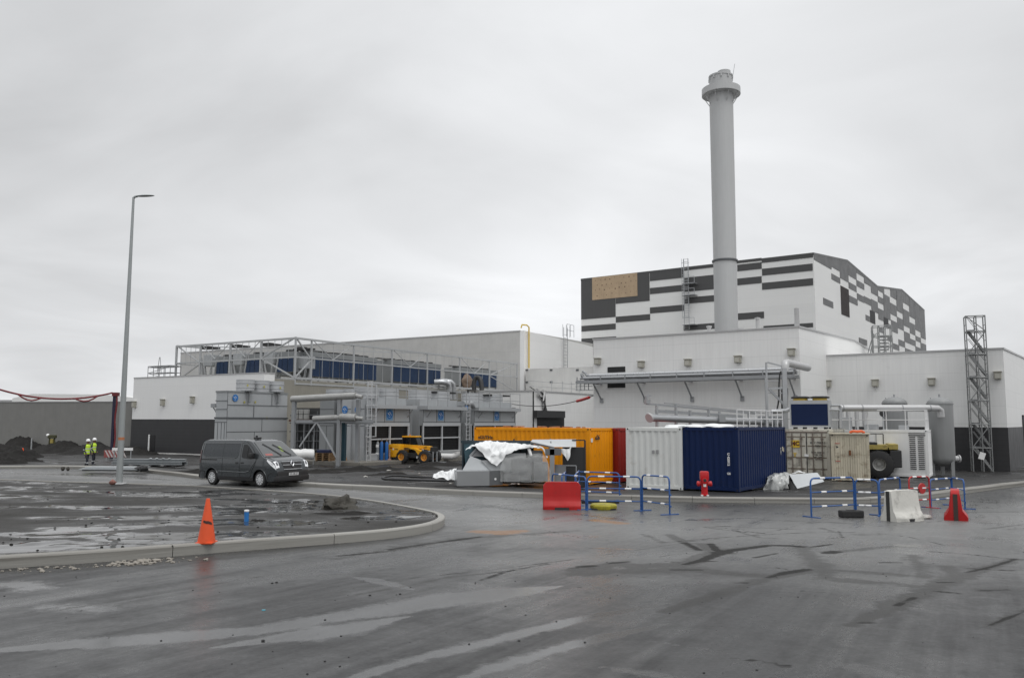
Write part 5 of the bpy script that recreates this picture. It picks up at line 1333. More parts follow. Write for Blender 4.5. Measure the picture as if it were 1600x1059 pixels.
dv = MB(); rock(dv, topo(1.45, .42, -.0) + Vector((-.02, 0, .012)), .12, (.8, 1, .25), 2, 2)
top_patch('dash_paper', 1.58, 1.68, lambda t: (-.8, -.4), mat('dash_red', (.30, .08, .07), .3), ws_, .012)
top_patch('driver_vest', 1.22, 1.5, lambda t: (.25, .42), mat('vest_glimpse', (.22, .30, .08), .3), ws_, .011)
top_patch('cowl', 1.72, 1.80, lambda t: (-.93, .93), TRIM, van, .006, 3)
bn = top_patch('bonnet', 1.82, 2.24, lambda t: (-.86 + .06 * t, .86 - .06 * t), VP, van, .006)
HL = mat('headlight_lens', (.75, .77, .8), .12, var=.03, emit=((1, .98, .92), .12)); HLD = mat('headlight_dark', (.12, .12, .13), .15)  # weak emission added to the lenses for a white reflective look
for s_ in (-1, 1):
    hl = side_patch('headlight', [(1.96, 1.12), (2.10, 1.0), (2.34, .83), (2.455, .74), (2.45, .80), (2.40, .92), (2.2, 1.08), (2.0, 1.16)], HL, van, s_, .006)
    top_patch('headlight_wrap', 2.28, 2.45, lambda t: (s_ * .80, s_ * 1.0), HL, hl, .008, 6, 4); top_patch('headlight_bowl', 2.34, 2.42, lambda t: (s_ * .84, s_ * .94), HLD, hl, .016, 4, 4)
gl = top_patch('grille', 2.33, 2.475, lambda t: (-.62 + .10 * t, .62 - .10 * t), TRIM, van, .010, 8)
CHR = mat('chrome', (.65, .66, .68), .15, .9, var=.03)
for x in (2.345, 2.42, 2.465):
    MB().tube([topo(x, j, .02) for j in np.linspace(-.58, .58, 13)], .013, 6).build('chrome_bar', CHR, gl)
e0 = topo(2.40, 0, .03); q = Matrix.Translation(e0) @ Matrix.Rotation(R(-18), 4, 'Y') @ Matrix.Rotation(R(90), 4, 'Z')
em = MB()
for a, b in [((0, .125), (.085, 0)), ((.085, 0), (0, -.125)), ((0, -.125), (-.085, 0)), ((-.085, 0), (0, .125))]:
    em.bar(q @ Vector((a[0], -.02, a[1])), q @ Vector((b[0], -.02, b[1])), .035)
em.build('badge', CHR, gl)
fbm = top_patch('front_bumper', 2.478, 2.4995, lambda t: (-.99, .99), TRIM, van, .012, 6)
for s_ in (-1, 1): side_patch('bumper_side', [(2.0, .3), (2.0, .52), (2.2, .62), (2.485, .58), (2.49, .3)], TRIM, fbm, s_, .007)
MB().bbox(2.30, 2.53, -.88, .88, .27, .50, .05).build('lower_bumper', TRIM, van, smooth=40)
pt = MB().box(2.535, 2.545, -.26, .26, .50, .61).build('number_plate', mat('plate_white', (.6, .6, .6), .4), van)
text('plate_text', 'GF-108-ZT', .1, DKTXT, pt, fmat((2.547, 0, .555), (0, 1, 0), (0, 0, 1)), .001, .002)
MB().bbox(-2.5, -2.4, -.93, .93, .3, .5, .03).build('rear_bumper', TRIM, van)
bx = MB().bbox(.28, .52, -.28, -.02, 1.97, 2.06, .03).tube([(.4, -.2, 2.05), (.4, -.2, 2.13)], .05, 8).build('roof_beacon', TRIM, van)
MB().box(-2.2, 2.3, -.75, .75, .22, .5).build('underbody', BLACK, van)
WHL = mat('wheel_trim', (.60, .61, .62), .35, .0, var=.08)
for a in AX:
    for s_ in (-1, 1):
        c = (a, s_ * .835, WR); M = Matrix.Rotation(R(90), 4, 'X')
        w_ = MB().lathe([(.2, -.1), (.29, -.105), (.325, -.085), (WR, -.05), (WR, .05), (.325, .085), (.29, .105), (.2, .1)], c=c, n=36, M=M, cap=False).build('wheel', RUBBER, van, smooth=40)
        y = s_ * .955; hb = MB().lathe([(.215, 0), (.2, .012), (.0, .012)], c=(a, y - s_ * .035, WR), n=30, M=M); hb.build('wheel_well', BLACKP, w_)
        sp_ = MB()
        for k in range(10):
            t = 2 * math.pi * k / 10; d = Vector((math.cos(t), 0, math.sin(t))); e = Vector((-math.sin(t), 0, math.cos(t))); c0 = Vector((a, y - s_ * .012, WR))
            sp_.add([c0 + d * .03 - e * .02, c0 + d * .205 - e * .03, c0 + d * .205 + e * .03, c0 + d * .03 + e * .02], [(0, 1, 2, 3)])
        sp_.lathe([(.0, 0), (.05, 0), (.05, .01), (0, .014)], c=(a, y, WR), n=16, M=M)
        for k in range(30):
            t0, t1_ = 2 * math.pi * k / 30, 2 * math.pi * (k + 1) / 30
            sp_.add([(a + r_ * math.cos(t), y - s_ * .012, WR + r_ * math.sin(t)) for r_, t in ((.198, t0), (.222, t0), (.222, t1_), (.198, t1_))], [(0, 1, 2, 3)])
        sp_.build('wheel_trim', WHL, w_, recalc=False)
# ---------------------------------------------------------------- telehandler
th = thing('telehandler', 'small yellow telehandler parked by the blue gas bottles', 'telehandler', yard(647, 723.5), R(-24))
THY = mat('telehandler_yellow', (.74, .36, .01), .38, var=.1, vscale=2, dirt=.15, dirtcol=(.2, .1, .03))
THR = mat('telehandler_rim', (.55, .24, .03), .5, var=.15)
for x, y in ((-.95 + .35, -.72), (-.95 + .35, .72), (1.35, -.72), (1.35, .72)): wheel(th, (x, y, .5), .5, .36, THR, hub=.52, lugs=14)
MB().bbox(-1.75, -.75, -.9, -.1, .45, 1.42, .1).bbox(-1.75, -.8, -.15, .9, .45, 1.3, .08).build('engine_cover', THY, th, smooth=40)
MB().bbox(-1.5, 1.55, -.55, .55, .4, .78, .05).build('chassis', BLACKP, th)
MB().prism([(-.95, 1.18), (-.95, 1.4), (1.3, 1.3), (1.65, 1.22), (1.7, 1.0), (1.45, .98), (1.2, 1.06)], -.28, .1, 'y').build('boom', THY, th)
MB().prism([(-.1, 1.2), (.35, 1.14), (.9, .98), (1.5, .8), (1.5, .55), (1.1, .5), (.75, .62), (.45, 1.0), (.0, 1.1)], -.66, -.3, 'y').build('front_cover', THY, th)
cbn = MB().prism([(-1.1, 1.28), (-1.1, 1.92), (.02, 1.92), (.28, 1.3)], .12, .86, 'y').build('cab', GLASS, th)
pl_ = MB()
for y in (.12, .86):
    for a, b in (((-1.1, 1.28), (-1.1, 1.95)), ((.28, 1.3), (.02, 1.95)), ((-.42, 1.28), (-.42, 1.95)), ((-1.1, 1.3), (.28, 1.3))): pl_.bar((a[0], y, a[1]), (b[0], y, b[1]), .06)
pl_.build('cab_frame', TRIM, cbn)
MB().bbox(-1.15, .08, .08, .9, 1.92, 2.03, .03).build('cab_roof', THY, th)
MB().tube([(-.7, .5, 2.03), (-.7, .5, 2.14)], .05, 10).build('beacon', mat('beacon_amber', (.6, .2, .02), .3), th)
fkm = MB().bbox(1.62, 1.75, -.45, .5, .75, 1.25, .03); fkm.build('carriage', TRIM, th)
for y in (-.28, .3): MB().box(1.72, 2.85, y - .06, y + .06, .1, .16).box(1.72, 1.8, y - .06, y + .06, .1, .9).build('fork', STEEL, th)
lgp = MB().box(.62, 1.02, -.71, -.68, .40, .56).build('nameplate', WHITEP, th); text('lettering', 'JCB', .17, DKTXT, lgp, fmat((.82, -.715, .48), (1, 0, 0), (0, 0, 1)), .002, .005)
text('lettering', 'JCB', .15, DKTXT, th, fmat((1.1, -.29, 1.19), (1, 0, 0), (0, 0, 1)), .002, .004); text('lettering', 'JCB', .12, LTXT, th, fmat((1.0, -.67, .8), (1, 0, 0), (0, 0, 1)), .002, .003)
text('lettering', 'AGRI', .13, DKTXT, th, fmat((-1.02, -.905, 1.05), (1, 0, 0), (0, 0, 1)), .002, .003); MB().box(-1.33, -1.22, -.908, -.9, .99, 1.12).build('decal', LTXT, th)
MB().box(-1.56, -1.54, -.905, -.9, .6, .82).box(-1.38, -1.36, -.905, -.9, .6, .82).box(-1.56, -1.38, -.905, -.9, 1.1, 1.2).build('vent_slot', mat('decal_orange', (.35, .05, .01), .5), th)
MB().tube([(-1.0, -.5, 1.4), (-1.0, -.5, 1.55)], .05, 8).build('exhaust', TRIM, th)
# ---------------------------------------------------------------- workers
SKIN = mat('skin_dark', (.16, .09, .06), .5); NAVY = mat('navy_workwear', (.012, .014, .024), .7, var=.2, vscale=6); VEST = mat('hi_vis_yellow', (.50, .72, .04), .55, var=.08, emit=None)
SILV = mat('reflective_tape', (.6, .62, .62), .3, .3)
def skin_mesh(chains, radii):
    """one continuous skinned figure from joints"""
    me = bpy.data.meshes.new('t'); keys = list(radii); idx = {k: i for i, k in enumerate(keys)}
    me.from_pydata([radii[k][0] for k in keys], [(idx[a], idx[b]) for a, b in chains], []); o = bpy.data.objects.new('t', me); C.objects.link(o)
    md = o.modifiers.new('s', 'SKIN'); md.use_smooth_shade = True
    if not me.skin_vertices: pass
    for k in keys:
        sv = me.skin_vertices[0].data[idx[k]]; r_ = radii[k][1]; sv.radius = r_ if isinstance(r_, tuple) else (r_, r_); sv.use_root = (k == 'pelvis')
    o.modifiers.new('d', 'SUBSURF').levels = 2; o.modifiers['d'].render_levels = 2
    dg = bpy.context.evaluated_depsgraph_get(); m2 = bpy.data.meshes.new_from_object(o.evaluated_get(dg)); bpy.data.objects.remove(o); bpy.data.meshes.remove(me)
    return m2
def worker(label, loc, face, step, s_=1.0):
    """faces local +x"""
    t = thing('person', label, 'person', loc, face, 'workers in yellow vests'); t.scale = (s_,) * 3
    J = {'pelvis': ((0, 0, .95), (.15, .13)), 'waist': ((0, 0, 1.1), (.14, .12)), 'chest': ((.0, 0, 1.32), (.17, .13)), 'neck': ((.02, 0, 1.48), .06), 'jaw': ((.05, 0, 1.57), (.075, .08)), 'head': ((.05, 0, 1.67), (.1, .085)), 'crown': ((.04, 0, 1.76), (.06, .06)), 'nose': ((.15, 0, 1.62), (.018, .02))}
    E = [('pelvis', 'waist'), ('waist', 'chest'), ('chest', 'neck'), ('neck', 'jaw'), ('jaw', 'head'), ('head', 'crown'), ('jaw', 'nose')]
    for n_, y in (('l', .19), ('r', -.19)):
        k = 1 if n_ == 'l' else -1
        J['sh' + n_] = ((0, y, 1.42), .065); J['el' + n_] = ((-.03 + .05 * k * step, y * 1.28, 1.14), .048); J['wr' + n_] = ((.12 + .06 * k * step, y * 1.2, .94), .036); J['hd' + n_] = ((.16 + .06 * k * step, y * 1.15, .87), (.04, .022)); J['fg' + n_] = ((.18 + .06 * k * step, y * 1.1, .79), (.03, .016)); J['tm' + n_] = ((.21 + .06 * k * step, y * 1.02, .85), .012)
        E += [('chest', 'sh' + n_), ('sh' + n_, 'el' + n_), ('el' + n_, 'wr' + n_), ('wr' + n_, 'hd' + n_), ('hd' + n_, 'fg' + n_), ('hd' + n_, 'tm' + n_)]
        J['hp' + n_] = ((0, y * .5, .88), .1); J['kn' + n_] = ((.06 - .12 * k * step, y * .55, .5), .068); J['an' + n_] = ((.0 - .3 * k * step, y * .55, .1 + .0 * abs(step)), .05); J['to' + n_] = ((.17 - .3 * k * step, y * .6, .045), (.045, .04))
        E += [('pelvis', 'hp' + n_), ('hp' + n_, 'kn' + n_), ('kn' + n_, 'an' + n_), ('an' + n_, 'to' + n_)]
    me = skin_mesh(E, J); me.materials.clear(); me.materials.append(NAVY); me.materials.append(SKIN)
    for p in me.polygons:
        c = p.center
        p.material_index = 1 if (c.z > 1.5 or (c.z < .92 and abs(c.y) > .17 and c.z > .75)) else 0
        p.use_smooth = True
    b = bpy.data.objects.new('body', me); C.objects.link(b); b.parent = t
    v = MB(); rings = [(.86, .185, .165), (.95, .185, .17), (1.1, .18, .165), (1.25, .195, .18), (1.36, .2, .19), (1.44, .17, .16), (1.485, .09, .085)]
    vs_ = []; fs = []; n = 20
    for z, a, b2 in rings:
        for k in range(n):
            q = 2 * math.pi * k / n; vs_.append((b2 * math.cos(q) * .95 + .005, a * math.sin(q), z))
    for i in range(len(rings) - 1):
        for k in range(n): fs.append((i * n + k, i * n + (k + 1) % n, (i + 1) * n + (k + 1) % n, (i + 1) * n + k))
    vo = v.add(vs_, fs).build('vest', VEST, t, smooth=60)
    for z, a, b2 in ((1.0, .19, .172), (1.2, .197, .178)):
        tp = MB(); tp.lathe([(1, -.025), (1.0, .025)], n=24, M=Matrix.Diagonal((b2 * .97, a * 1.01, 1, 1))); tp.v = [p + Vector((.005, 0, z)) for p in tp.v]; tp.build('tape', SILV, vo)
    for y in (-.245, .245): MB().tube([(-.02 + .03 * (1 if y > 0 else -1) * step, y, 1.17), (-.02 + .05 * (1 if y > 0 else -1) * step, y, 1.12)], .056, 12).build('sleeve_band', SILV, t)
    for y, k in ((.105, 1), (-.105, -1)): MB().tube([(.03 - .2 * k * step, y, .33), (.02 - .23 * k * step, y, .27)], .064, 12).build('leg_band', SILV, t)
    hm = MB().lathe([(.125, 0), (.122, .05), (.105, .1), (.07, .135), (.0, .148)], c=(.045, 0, 1.69), n=24).lathe([(.12, -.005), (.145, -.005), (.145, .008), (.12, .01)], c=(.055, 0, 1.69), n=24).bbox(.12, .2, -.07, .07, 1.685, 1.70, .006)
    hm.build('helmet', mat('helmet_white', (.8, .8, .8), .3, var=.03), t, smooth=50)
    return t
w1 = gnd(135, 728); w2 = gnd(145, 724)
worker('person in yellow vest and white helmet walking at the left, nearer one', gnd(134.5, 730), R(-8), .55, 1.02)
worker('person in yellow vest and white helmet standing just right of the nearer one', gnd(144.5, 727), R(2), .05, 1.04)
# ---------------------------------------------------------------- lamp post
lp_b = gnd(186, 755.3, zisl); top = at(212.5, 308.5, lp_b.y)
lpt = thing('street_lamp', 'tall galvanised street lamp with a single flat head', 'street lamp', lp_b)
H = top.z - lp_b.z
LPM = mat('lamp_post_steel', (.33, .35, .35), .5, .4, var=.12, vscale=1.2, streak=.1)
MB().tube([(0, 0, 0), (0, 0, H * .25), (0, 0, H * .6), (0, 0, H)], .1, 16, radii=[.135, .115, .085, .05]).build('pole', LPM, lpt, smooth=50)
MB().bbox(-.24, .24, -.24, .24, -.02, .03, .01).build('base_plate', mat('pale_flange', (.5, .5, .5)), lpt)
z_ = H * .148; MB().tube([(0, 0, z_), (0, 0, z_ + .12)], .128, 16).build('orange_tape', mat('tape_orange', (.42, .16, .07), .6), lpt)
hd_ = MB().tube([(0, 0, H - .05), (.05, 0, H + .02), (.16, 0, H + .05)], .05, 10).build('bracket', LPM, lpt, smooth=50)
bm = bmesh.new(); bmesh.ops.create_uvsphere(bm, u_segments=24, v_segments=12, radius=1)
for v in bm.verts: v.co = Vector((v.co.x * .42 + .5, v.co.y * .14, (v.co.z * .055 if v.co.z > 0 else v.co.z * .02) + H + .06 + .02 * v.co.x))
MB().bm(bm).build('lamp_head', LPM, lpt, smooth=60)
mk = rock(MB(), gnd(175.5, 757, zisl) + Vector((0, 0, .1)), .15, (1.0, .8, .7), 5, 2).build('marker_lump', mat('faded_orange_red', (.22, .10, .08), .8, var=.3), smooth=60); tag(mk, 'faded orange marker lump at the foot of the street lamp', 'marker')
# ---------------------------------------------------------------- left background clutter
for k, (px, pyb, wpx, h_) in enumerate([(-30, 716, 90, 1.4), (16, 716, 46, 1.15), (38, 704, 60, 1.55), (95, 706, 70, 1.15), (150, 708, 70, 1.0), (195, 709, 70, .9)]):
    c = gnd(px, pyb, zyard); c.z -= .1
    heap('spoil_heap', ['dark gravel heap cut by the left edge of the photo', 'dark gravel heap nearest the left edge with broken foot', 'tall dark gravel heap against the grey wall', 'long dark gravel heap right of the tallest one', 'dark gravel heap behind the two workers', 'low dark gravel heap behind the striped board'][k], c, wpx / FPX * c.y * .75, 4.5, h_, 3.3 * k + 1, group='dark gravel heaps along the wall')
c = gnd(12, 724, zyard); heap('spoil_heap', 'small near clod pile below the left heaps', c, 1.6, .8, .5, 7.7, group='dark gravel heaps along the wall'); c = gnd(40, 721, zyard); heap('spoil_heap', 'flat dark clod pile beside the small striped cone', c, 1.5, .8, .4, 17.7, group='dark gravel heaps along the wall')
c = gnd(34.5, 716, zyard); sc = thing('small_cone', 'small orange and white striped cone beside the heaps', 'cone', c)
MB().lathe([(.2, 0), (.17, .22)], n=16).build('lower_band', CONE, sc); MB().lathe([(.17, .22), (.13, .45)], n=16).build('white_band', WHITEP, sc); MB().lathe([(.13, .45), (.06, .85), (0, .86)], n=16).build('upper_band', CONE, sc)
c = gnd(48, 713, zyard); o_ = MB().tube([(0, 0, -.2), (0, 0, 1.6)], .06, 8).build('stake', GALV, loc=c); tag(o_, 'thin grey stake standing before the dark heaps', 'stake')
c = at(81, 694, 74); wl_ = thing('work_light', 'dark work light stand with bright lamp on the heap', 'work light', c)
MB().bar((-.25, 0, 0), (-.2, 0, .75), .09).bar((.25, 0, 0), (.2, 0, .75), .09).bbox(-.35, .35, -.15, .15, .55, .85, .05).build('stand', mat('olive_dark', (.05, .05, .02), .6), wl_); MB().bbox(-.12, .12, -.12, .1, .1, .5, .03).build('panel', mat('faded_yellow', (.42, .34, .07)), wl_)
rock(MB(), (-.38, -.05, .8), .14, (1, 1, 1), 1, 2).build('lamp', WHITEP, wl_, smooth=60)
# pump line: blue mast with red hose
c = gnd(174, 716, zyard); tz = at(176.5, 613, c.y).z - c.z
ms = thing('pump_mast', 'dark blue mast carrying a red hose beside the street lamp', 'mast', c)
MB().bbox(-.10, .10, -.10, .10, 0, tz, .02).build('post', mat('mast_navy', (.012, .011, .035), .5), ms); MB().box(-.14, .34, -.2, .2, tz - .3, tz).build('head', mat('mast_dark_red', (.12, .01, .012), .5), ms)
pts = [Vector((.2 + .05 * math.sin(k), -.05, tz - .1 - (tz - .9) * k / 10)) for k in range(11)] + [Vector((.55, -.1, .6)), Vector((.7, -.1, .2))]
MB().tube(pts, .07, 8).build('hanging_hose', mat('hose_red', (.16, .014, .018), .6), ms, smooth=60)
pts = []
for k in range(33):
    t = k / 32; px = -60 + 236 * t; py = 585 + (613.5 - 585) * t + 4 * 21.5 * t * (1 - t)
    pts.append(at(px, py, c.y - 6 * (1 - t)))
hz = MB().tube(pts, .07, 8).build('red_hose', mat('hose_red', (.22, .012, .016)), smooth=60); tag(hz, 'red hose sagging from the blue mast out of the left edge', 'hose')
for a_, b_ in ((12, 17), (24, 29)):
    q = [p + Vector((0, -.05, -.32 * math.sin(math.pi * i / (b_ - a_)))) for i, p in enumerate(pts[a_:b_ + 1])]; MB().tube(q, .06, 8).build('hose_loop', mat('hose_red', (.22, .012, .016)), hz, smooth=60)
bd = thing('striped_board', 'red and white striped warning board near the lamp foot', 'warning board', gnd(174, 720, zyard))
b0 = MB(); 
hb = at(174, 703, bd.location.y).z - bd.location.z; lb0 = at(174, 714.5, bd.location.y).z - bd.location.z
MB().bbox(-.6, .95, -.02, .02, lb0, hb, .01).build('board', mat('board_red', (.26, .07, .065), .5, var=.1), bd)
sb = MB()
for k in range(6):
    x = -.55 + k * .26; sb.add([(x, -.03, hb - .02), (x + .12, -.03, hb - .02), (x + .12 + .3, -.03, lb0 + .03), (x + .3, -.03, lb0 + .03)], [(0, 1, 2, 3)])
sb.build('white_stripes', mat('board_white', (.5, .46, .45), .5), bd)
for x in (-.4, .7): MB().bar((x, .02, -.1), (x, .02, hb), .06).build('leg', STEEL, bd)
c = gnd(190, 722, zyard); rl = thing('barrier_rail', 'white rail barrier passing behind the street lamp', 'rail', c); hz_ = at(190, 701.5, c.y).z - c.z
MB().bbox(-.75, .8, -.03, .03, hz_ - .1, hz_ + .1, .01).build('rail', WHITEP, rl)
for x in (-.6, .65): MB().bar((x, .03, -.1), (x, .03, hz_), .06).build('leg', STEEL, rl)
# steel beams lying on the ground
sb = thing('sheet_stack', 'flat stack of pale grey sheets lying on the mud behind the lamp', 'metal sheets', gnd(163, 735, zyard), R(-1)); sb.scale = (.8, .8, .7)
for k in range(3): MB().box(-1.6 + k * .12, 2.6 + k * .1, -.5 + k * .2, 1.1, .1 + k * .07, .16 + k * .07).build('sheet', mat('pale_sheet', (.38, .40, .41), .35, .3, var=.06), sb)
MB().box(-1.4, 2.5, -.4, .9, 0, .1).build('bearer', BLACKP, sb)
dk = MB(); rock(dk, (2.9, -.2, .22), .35, (1, .7, .8), 3, 2); rock(dk, (2.55, -.3, .15), .25, (1, .8, .8), 8, 2); dk.build('dark_clod', BLACKP, sb)
sg = thing('girder_stack', 'stack of long grey steel girders on timber bearers by the dark wall', 'steel girders', gnd(238, 729, zyard), R(-2)); sg.scale = (.82, .8, .62)
for k, (y, z) in enumerate([(0, .2), (.45, .2), (.9, .2), (.2, .5), (.65, .5)]):
    g_ = MB(); l0 = -3.4 + .3 * (k % 3); l1 = 2.3 + .25 * (k % 2)
    for dz_ in (0, .26): g_.box(l0, l1, y, y + .36, z + dz_, z + dz_ + .03)
    g_.box(l0, l1, y + .16, y + .2, z, z + .28); g_.build('girder', mat('girder_grey', (.30, .32, .33), .4, .35, var=.1), sg)
for x in (-2.8, -1.5, -.2, 1.0, 1.8): MB().box(x, x + .18, -.2, 1.5, 0, .2).build('bearer', BLACKP, sg)
for k in range(4): rock(MB(), (-.2 + k * .5, .1, .85), .1, (1.4, 1, .8), k, 1).build('clamp', mat('pale_sheet', (.38, .40, .41)), sg)
bkt = thing('bucket_pair', 'pale debris lump lying on the mud left of the sheets', 'debris', gnd(98, 734, zyard)); rock(rock(MB(), (0, 0, .08), .14, (.8, 1, 1), 2, 2), (.3, 0, .07), .12, (.7, 1, 1), 5, 2).build('lump', mat('grey_mud', (.10, .09, .075)), bkt, smooth=60)
# scaffolds
def lattice(t, x0, x1, y0, y1, zs, r_=.025, n=6, xs=None, rails=True, diag=True, m=GALV, deck=None):
    xs = xs or [x0, x1]
    for x in xs:
        for y in (y0, y1): MB().tube([(x, y, zs[0]), (x, y, zs[-1])], r_, n).build('upright', m, t)
    for z in zs[1:]:
        lg = MB()
        for y in (y0, y1): lg.tube([(xs[0], y, z), (xs[-1], y, z)], r_ * .9, n)
        for x in xs: lg.tube([(x, y0, z), (x, y1, z)], r_ * .9, n)
        lg.build('ledger_frame', m, t)
    if diag:
        dg_ = MB()
        for i, (a, b) in enumerate(zip(zs[:-1], zs[1:])):
            u, v = (xs[0], xs[-1]) if i % 2 else (xs[-1], xs[0]); dg_.tube([(u, y0, a), (v, y0, b)], r_ * .8, n)
        dg_.build('braces', m, t)
SCF = mat('scaffold_steel', (.24, .245, .25), .5, .4, var=.15)
b0 = at(209, 598, 80.0)
s1 = thing('roof_scaffold', 'thin tube scaffold rising at the left end of the white block', 'scaffold', (b0.x, b0.y + 3, 0), rL)
ztop_ = at(209, 576, 82).z
lattice(s1, 0, 3.6, 0, 1.2, [0, 2, 4, 6, 7.4, 8.1, 8.7, ztop_ + .3], .035, xs=[0, .9, 1.9, 2.8, 3.6], m=SCF)
MB().box(.9, 3.6, 0, 1.2, 7.55, 7.65).build('deck', SEAM, s1); MB().tube([(1.2, .2, 8), (1.5, .2, ztop_ + 1.2)], .03, 6).tube([(1.9, .2, 8), (1.6, .2, ztop_ + 1.2)], .03, 6).build('ladder', SCF, s1)
# stair tower
c = rbk.matrix_basis @ lpx(rbk, 1, -1.6, 1521, 731); c.z = zyard(c.x, c.y); t3 = thing('stair_tower', 'tall aluminium scaffold stair tower standing before the right block', 'scaffold', (c.x, c.y, c.z), R(-22))
zt3 = at(1533, 494, c.y).z - c.z; Wt = (at(1556, 700, c.y).x - c.x) * .86; Dt = .9; nl = 6; hL = (zt3 - 1.0) / nl
ALU = mat('aluminium', (.21, .215, .215), .5, .3, var=.12, vscale=3)
xs3 = [0, Wt * .45, Wt * .85]
lattice(t3, 0, Wt * .85, 0, Dt, [0] + [hL * k for k in range(1, nl + 1)] + [zt3], .04, xs=xs3, m=ALU)
for k in range(int(zt3 / .5)):
    for x in (0, Wt * .85): MB().tube([(x, 0, .4 + .5 * k), (x, Dt, .4 + .5 * k)], .02, 5).build('rung', ALU, t3)
for k in range(nl):
    z0, z1 = k * hL + .15, (k + 1) * hL + .1; xa, xb = (.12, Wt * .8) if k % 2 == 0 else (Wt * .8, .12); fl = MB(); yy = .05 + .3 * (k % 2)
    if k % 2 == 0: xa, xb = Wt * .8, .12
    for q in (0, .5): fl.bar((xa, yy + q, z0), (xb, yy + q, z1), .03, .12)
    for q in range(9):
        t = (q + .5) / 9; fl.box(min(xa + (xb - xa) * t - .1, xa + (xb - xa) * t + .1), xa + (xb - xa) * t + .1, yy, yy + .5, z0 + (z1 - z0) * t, z0 + (z1 - z0) * t + .035)
    for q in (0, .5):
        for dz_ in (.95,): fl.bar((xa, yy + q, z0 + dz_), (xb, yy + q, z1 + dz_), .03)
    fl.build('stair_flight', ALU, t3); MB().box(xb - .35 if xb > 1 else xb - .05, xb + .35 if xb < 1 else xb + .05, .05, Dt - .05, z1 - .06, z1).build('landing', SEAM, t3)
MB().box(-.05, .28, -.06, -.03, .75, 1.2, 0, Matrix.Translation((.1, 0, .1)) @ Matrix.Rotation(R(18), 4, 'Y')).build('notice_board', WHITEP, t3)
# stair scaffold on the roof before the main hall
c = at(1365, 552, 68); c2 = at(1392, 552, 68); zt4 = at(1378, 509, 68).z
s4 = thing('roof_stair_scaffold', 'short scaffold stair on the roof before the chequered gable', 'scaffold', (c.x, c.y, zr_ - 1.0), R(-20))
Wd = (c2.x - c.x); hh = zt4 - zr_ + 1.0
lattice(s4, 0, Wd, 0, 1.4, [0, hh * .35, hh * .6, hh * .8, hh], .045, xs=[0, Wd * .33, Wd * .66, Wd], m=ALU)
stp = MB()
for k in range(12): stp.box(Wd * .35, Wd * .85, .2, .9, .3 + hh * .065 * k, .36 + hh * .065 * k)
stp.build('steps', ALU, s4); MB().bar((0, 0, 0.3), (-.1, -.1, hh * .9), .08).bar((-1.0, .3, 0), (0, .3, hh * .8), .07).bar((-.6, .3, 0), (0.1, .3, hh * .85), .06).build('raking_stay', ALU, s4)
# ---------------------------------------------------------------- cooling towers
WHT = mat('badge_white', (.62, .64, .66), .4, var=.04); BBL = mat('badge_blue', (.02, .15, .42), .4, var=.1); FRM = mat('pale_frame', (.50, .51, .52), .4, .2, var=.06)
SLAB = mat('slab_concrete', (.17, .16, .14), .7, var=.25, vscale=2, dirt=.4, dirtcol=(.07, .065, .06))
def badge(parent, M, r_=.3, board=True):
    """round blue badge with a white swoosh; frame x right, y up, z out"""
    mb = MB()
    if board: mb.box(-r_ * 1.1, r_ * 1.1, -r_ * 1.25, r_ * 1.25, -.012, 0, 2, M)
    n = 24; mb.add([M @ Vector((r_ * math.cos(2 * math.pi * k / n), r_ * math.sin(2 * math.pi * k / n), .006)) for k in range(n)], [tuple(range(n))], 0)
    for a, b, w_ in (((-.62, .3), (.1, -.28), .2), ((-.1, .5), (.62, -.2), .16), ((-.3, -.55), (.3, -.6), .1)):
        d = Vector((b[0] - a[0], b[1] - a[1])).normalized(); q = Vector((-d.y, d.x)) * w_ / 2
        mb.add([M @ Vector(((p[0] + s_ * q.x) * r_, (p[1] + s_ * q.y) * r_, .01)) for p, s_ in ((a, 1), (b, .4), (b, -.4), (a, -1))], [(0, 1, 2, 3)], 1)
    return mb.build('badge', [BBL, WHT, mat('badge_board', (.16, .30, .48), .4, var=.1)], parent, recalc=False)
FANM = mat('fan_stack_grey', (.42, .43, .44), .45, .2, var=.06)
def fan_stack(parent, c, r_, h_):
    m = MB().lathe([(r_, 0), (r_, h_ * .32), (r_ + .03, h_ * .33), (r_ + .03, h_ * .38), (r_, h_ * .4), (r_, h_ * .68), (r_ + .03, h_ * .69), (r_ + .03, h_ * .74), (r_, h_ * .76), (r_ * 1.01, h_), (r_ * .94, h_), (r_ * .94, .1)], c=c, n=36)
    f = m.build('fan_stack', FANM, parent, smooth=40)
    g_ = MB().lathe([(r_ * .95, h_ * .9), (0, h_ * .95)], c=c, n=24); g_.build('fan_guard', SEAM, f, smooth=40)
    return f
def seams(parent, segs, axis, val, w_=.045, m=SEAM):
    mb = MB()
    for (a, b, c, d) in segs:                                  # (u0, z0, u1, z1) on the face
        if axis == 0: mb.box(val, val + .012, min(a, c) - (w_ / 2 if a == c else 0), max(a, c) + (w_ / 2 if a == c else 0), min(b, d) - (w_ / 2 if b == d else 0), max(b, d) + (w_ / 2 if b == d else 0))
        else: mb.box(min(a, c) - (w_ / 2 if a == c else 0), max(a, c) + (w_ / 2 if a == c else 0), val - .012, val, min(b, d) - (w_ / 2 if b == d else 0), max(b, d) + (w_ / 2 if b == d else 0))
    return mb.build('panel_joint', m, parent)
p = at(355.5, 640, 62.5)
ct = thing('cooling_tower', 'tall grey cooling tower with three fan stacks behind the van', 'cooling tower', (p.x, p.y, zyard(p.x, p.y)), rL, 'grey cooling towers')
wA = -lpx(ct, 1, 0, 337.5, 612).x; dB = lpx(ct, 0, 0, 450, 618).y; zT = lpx(ct, 0, 0, 356, 612).z; zM = lpx(ct, 0, 0, 356, 652.5).z
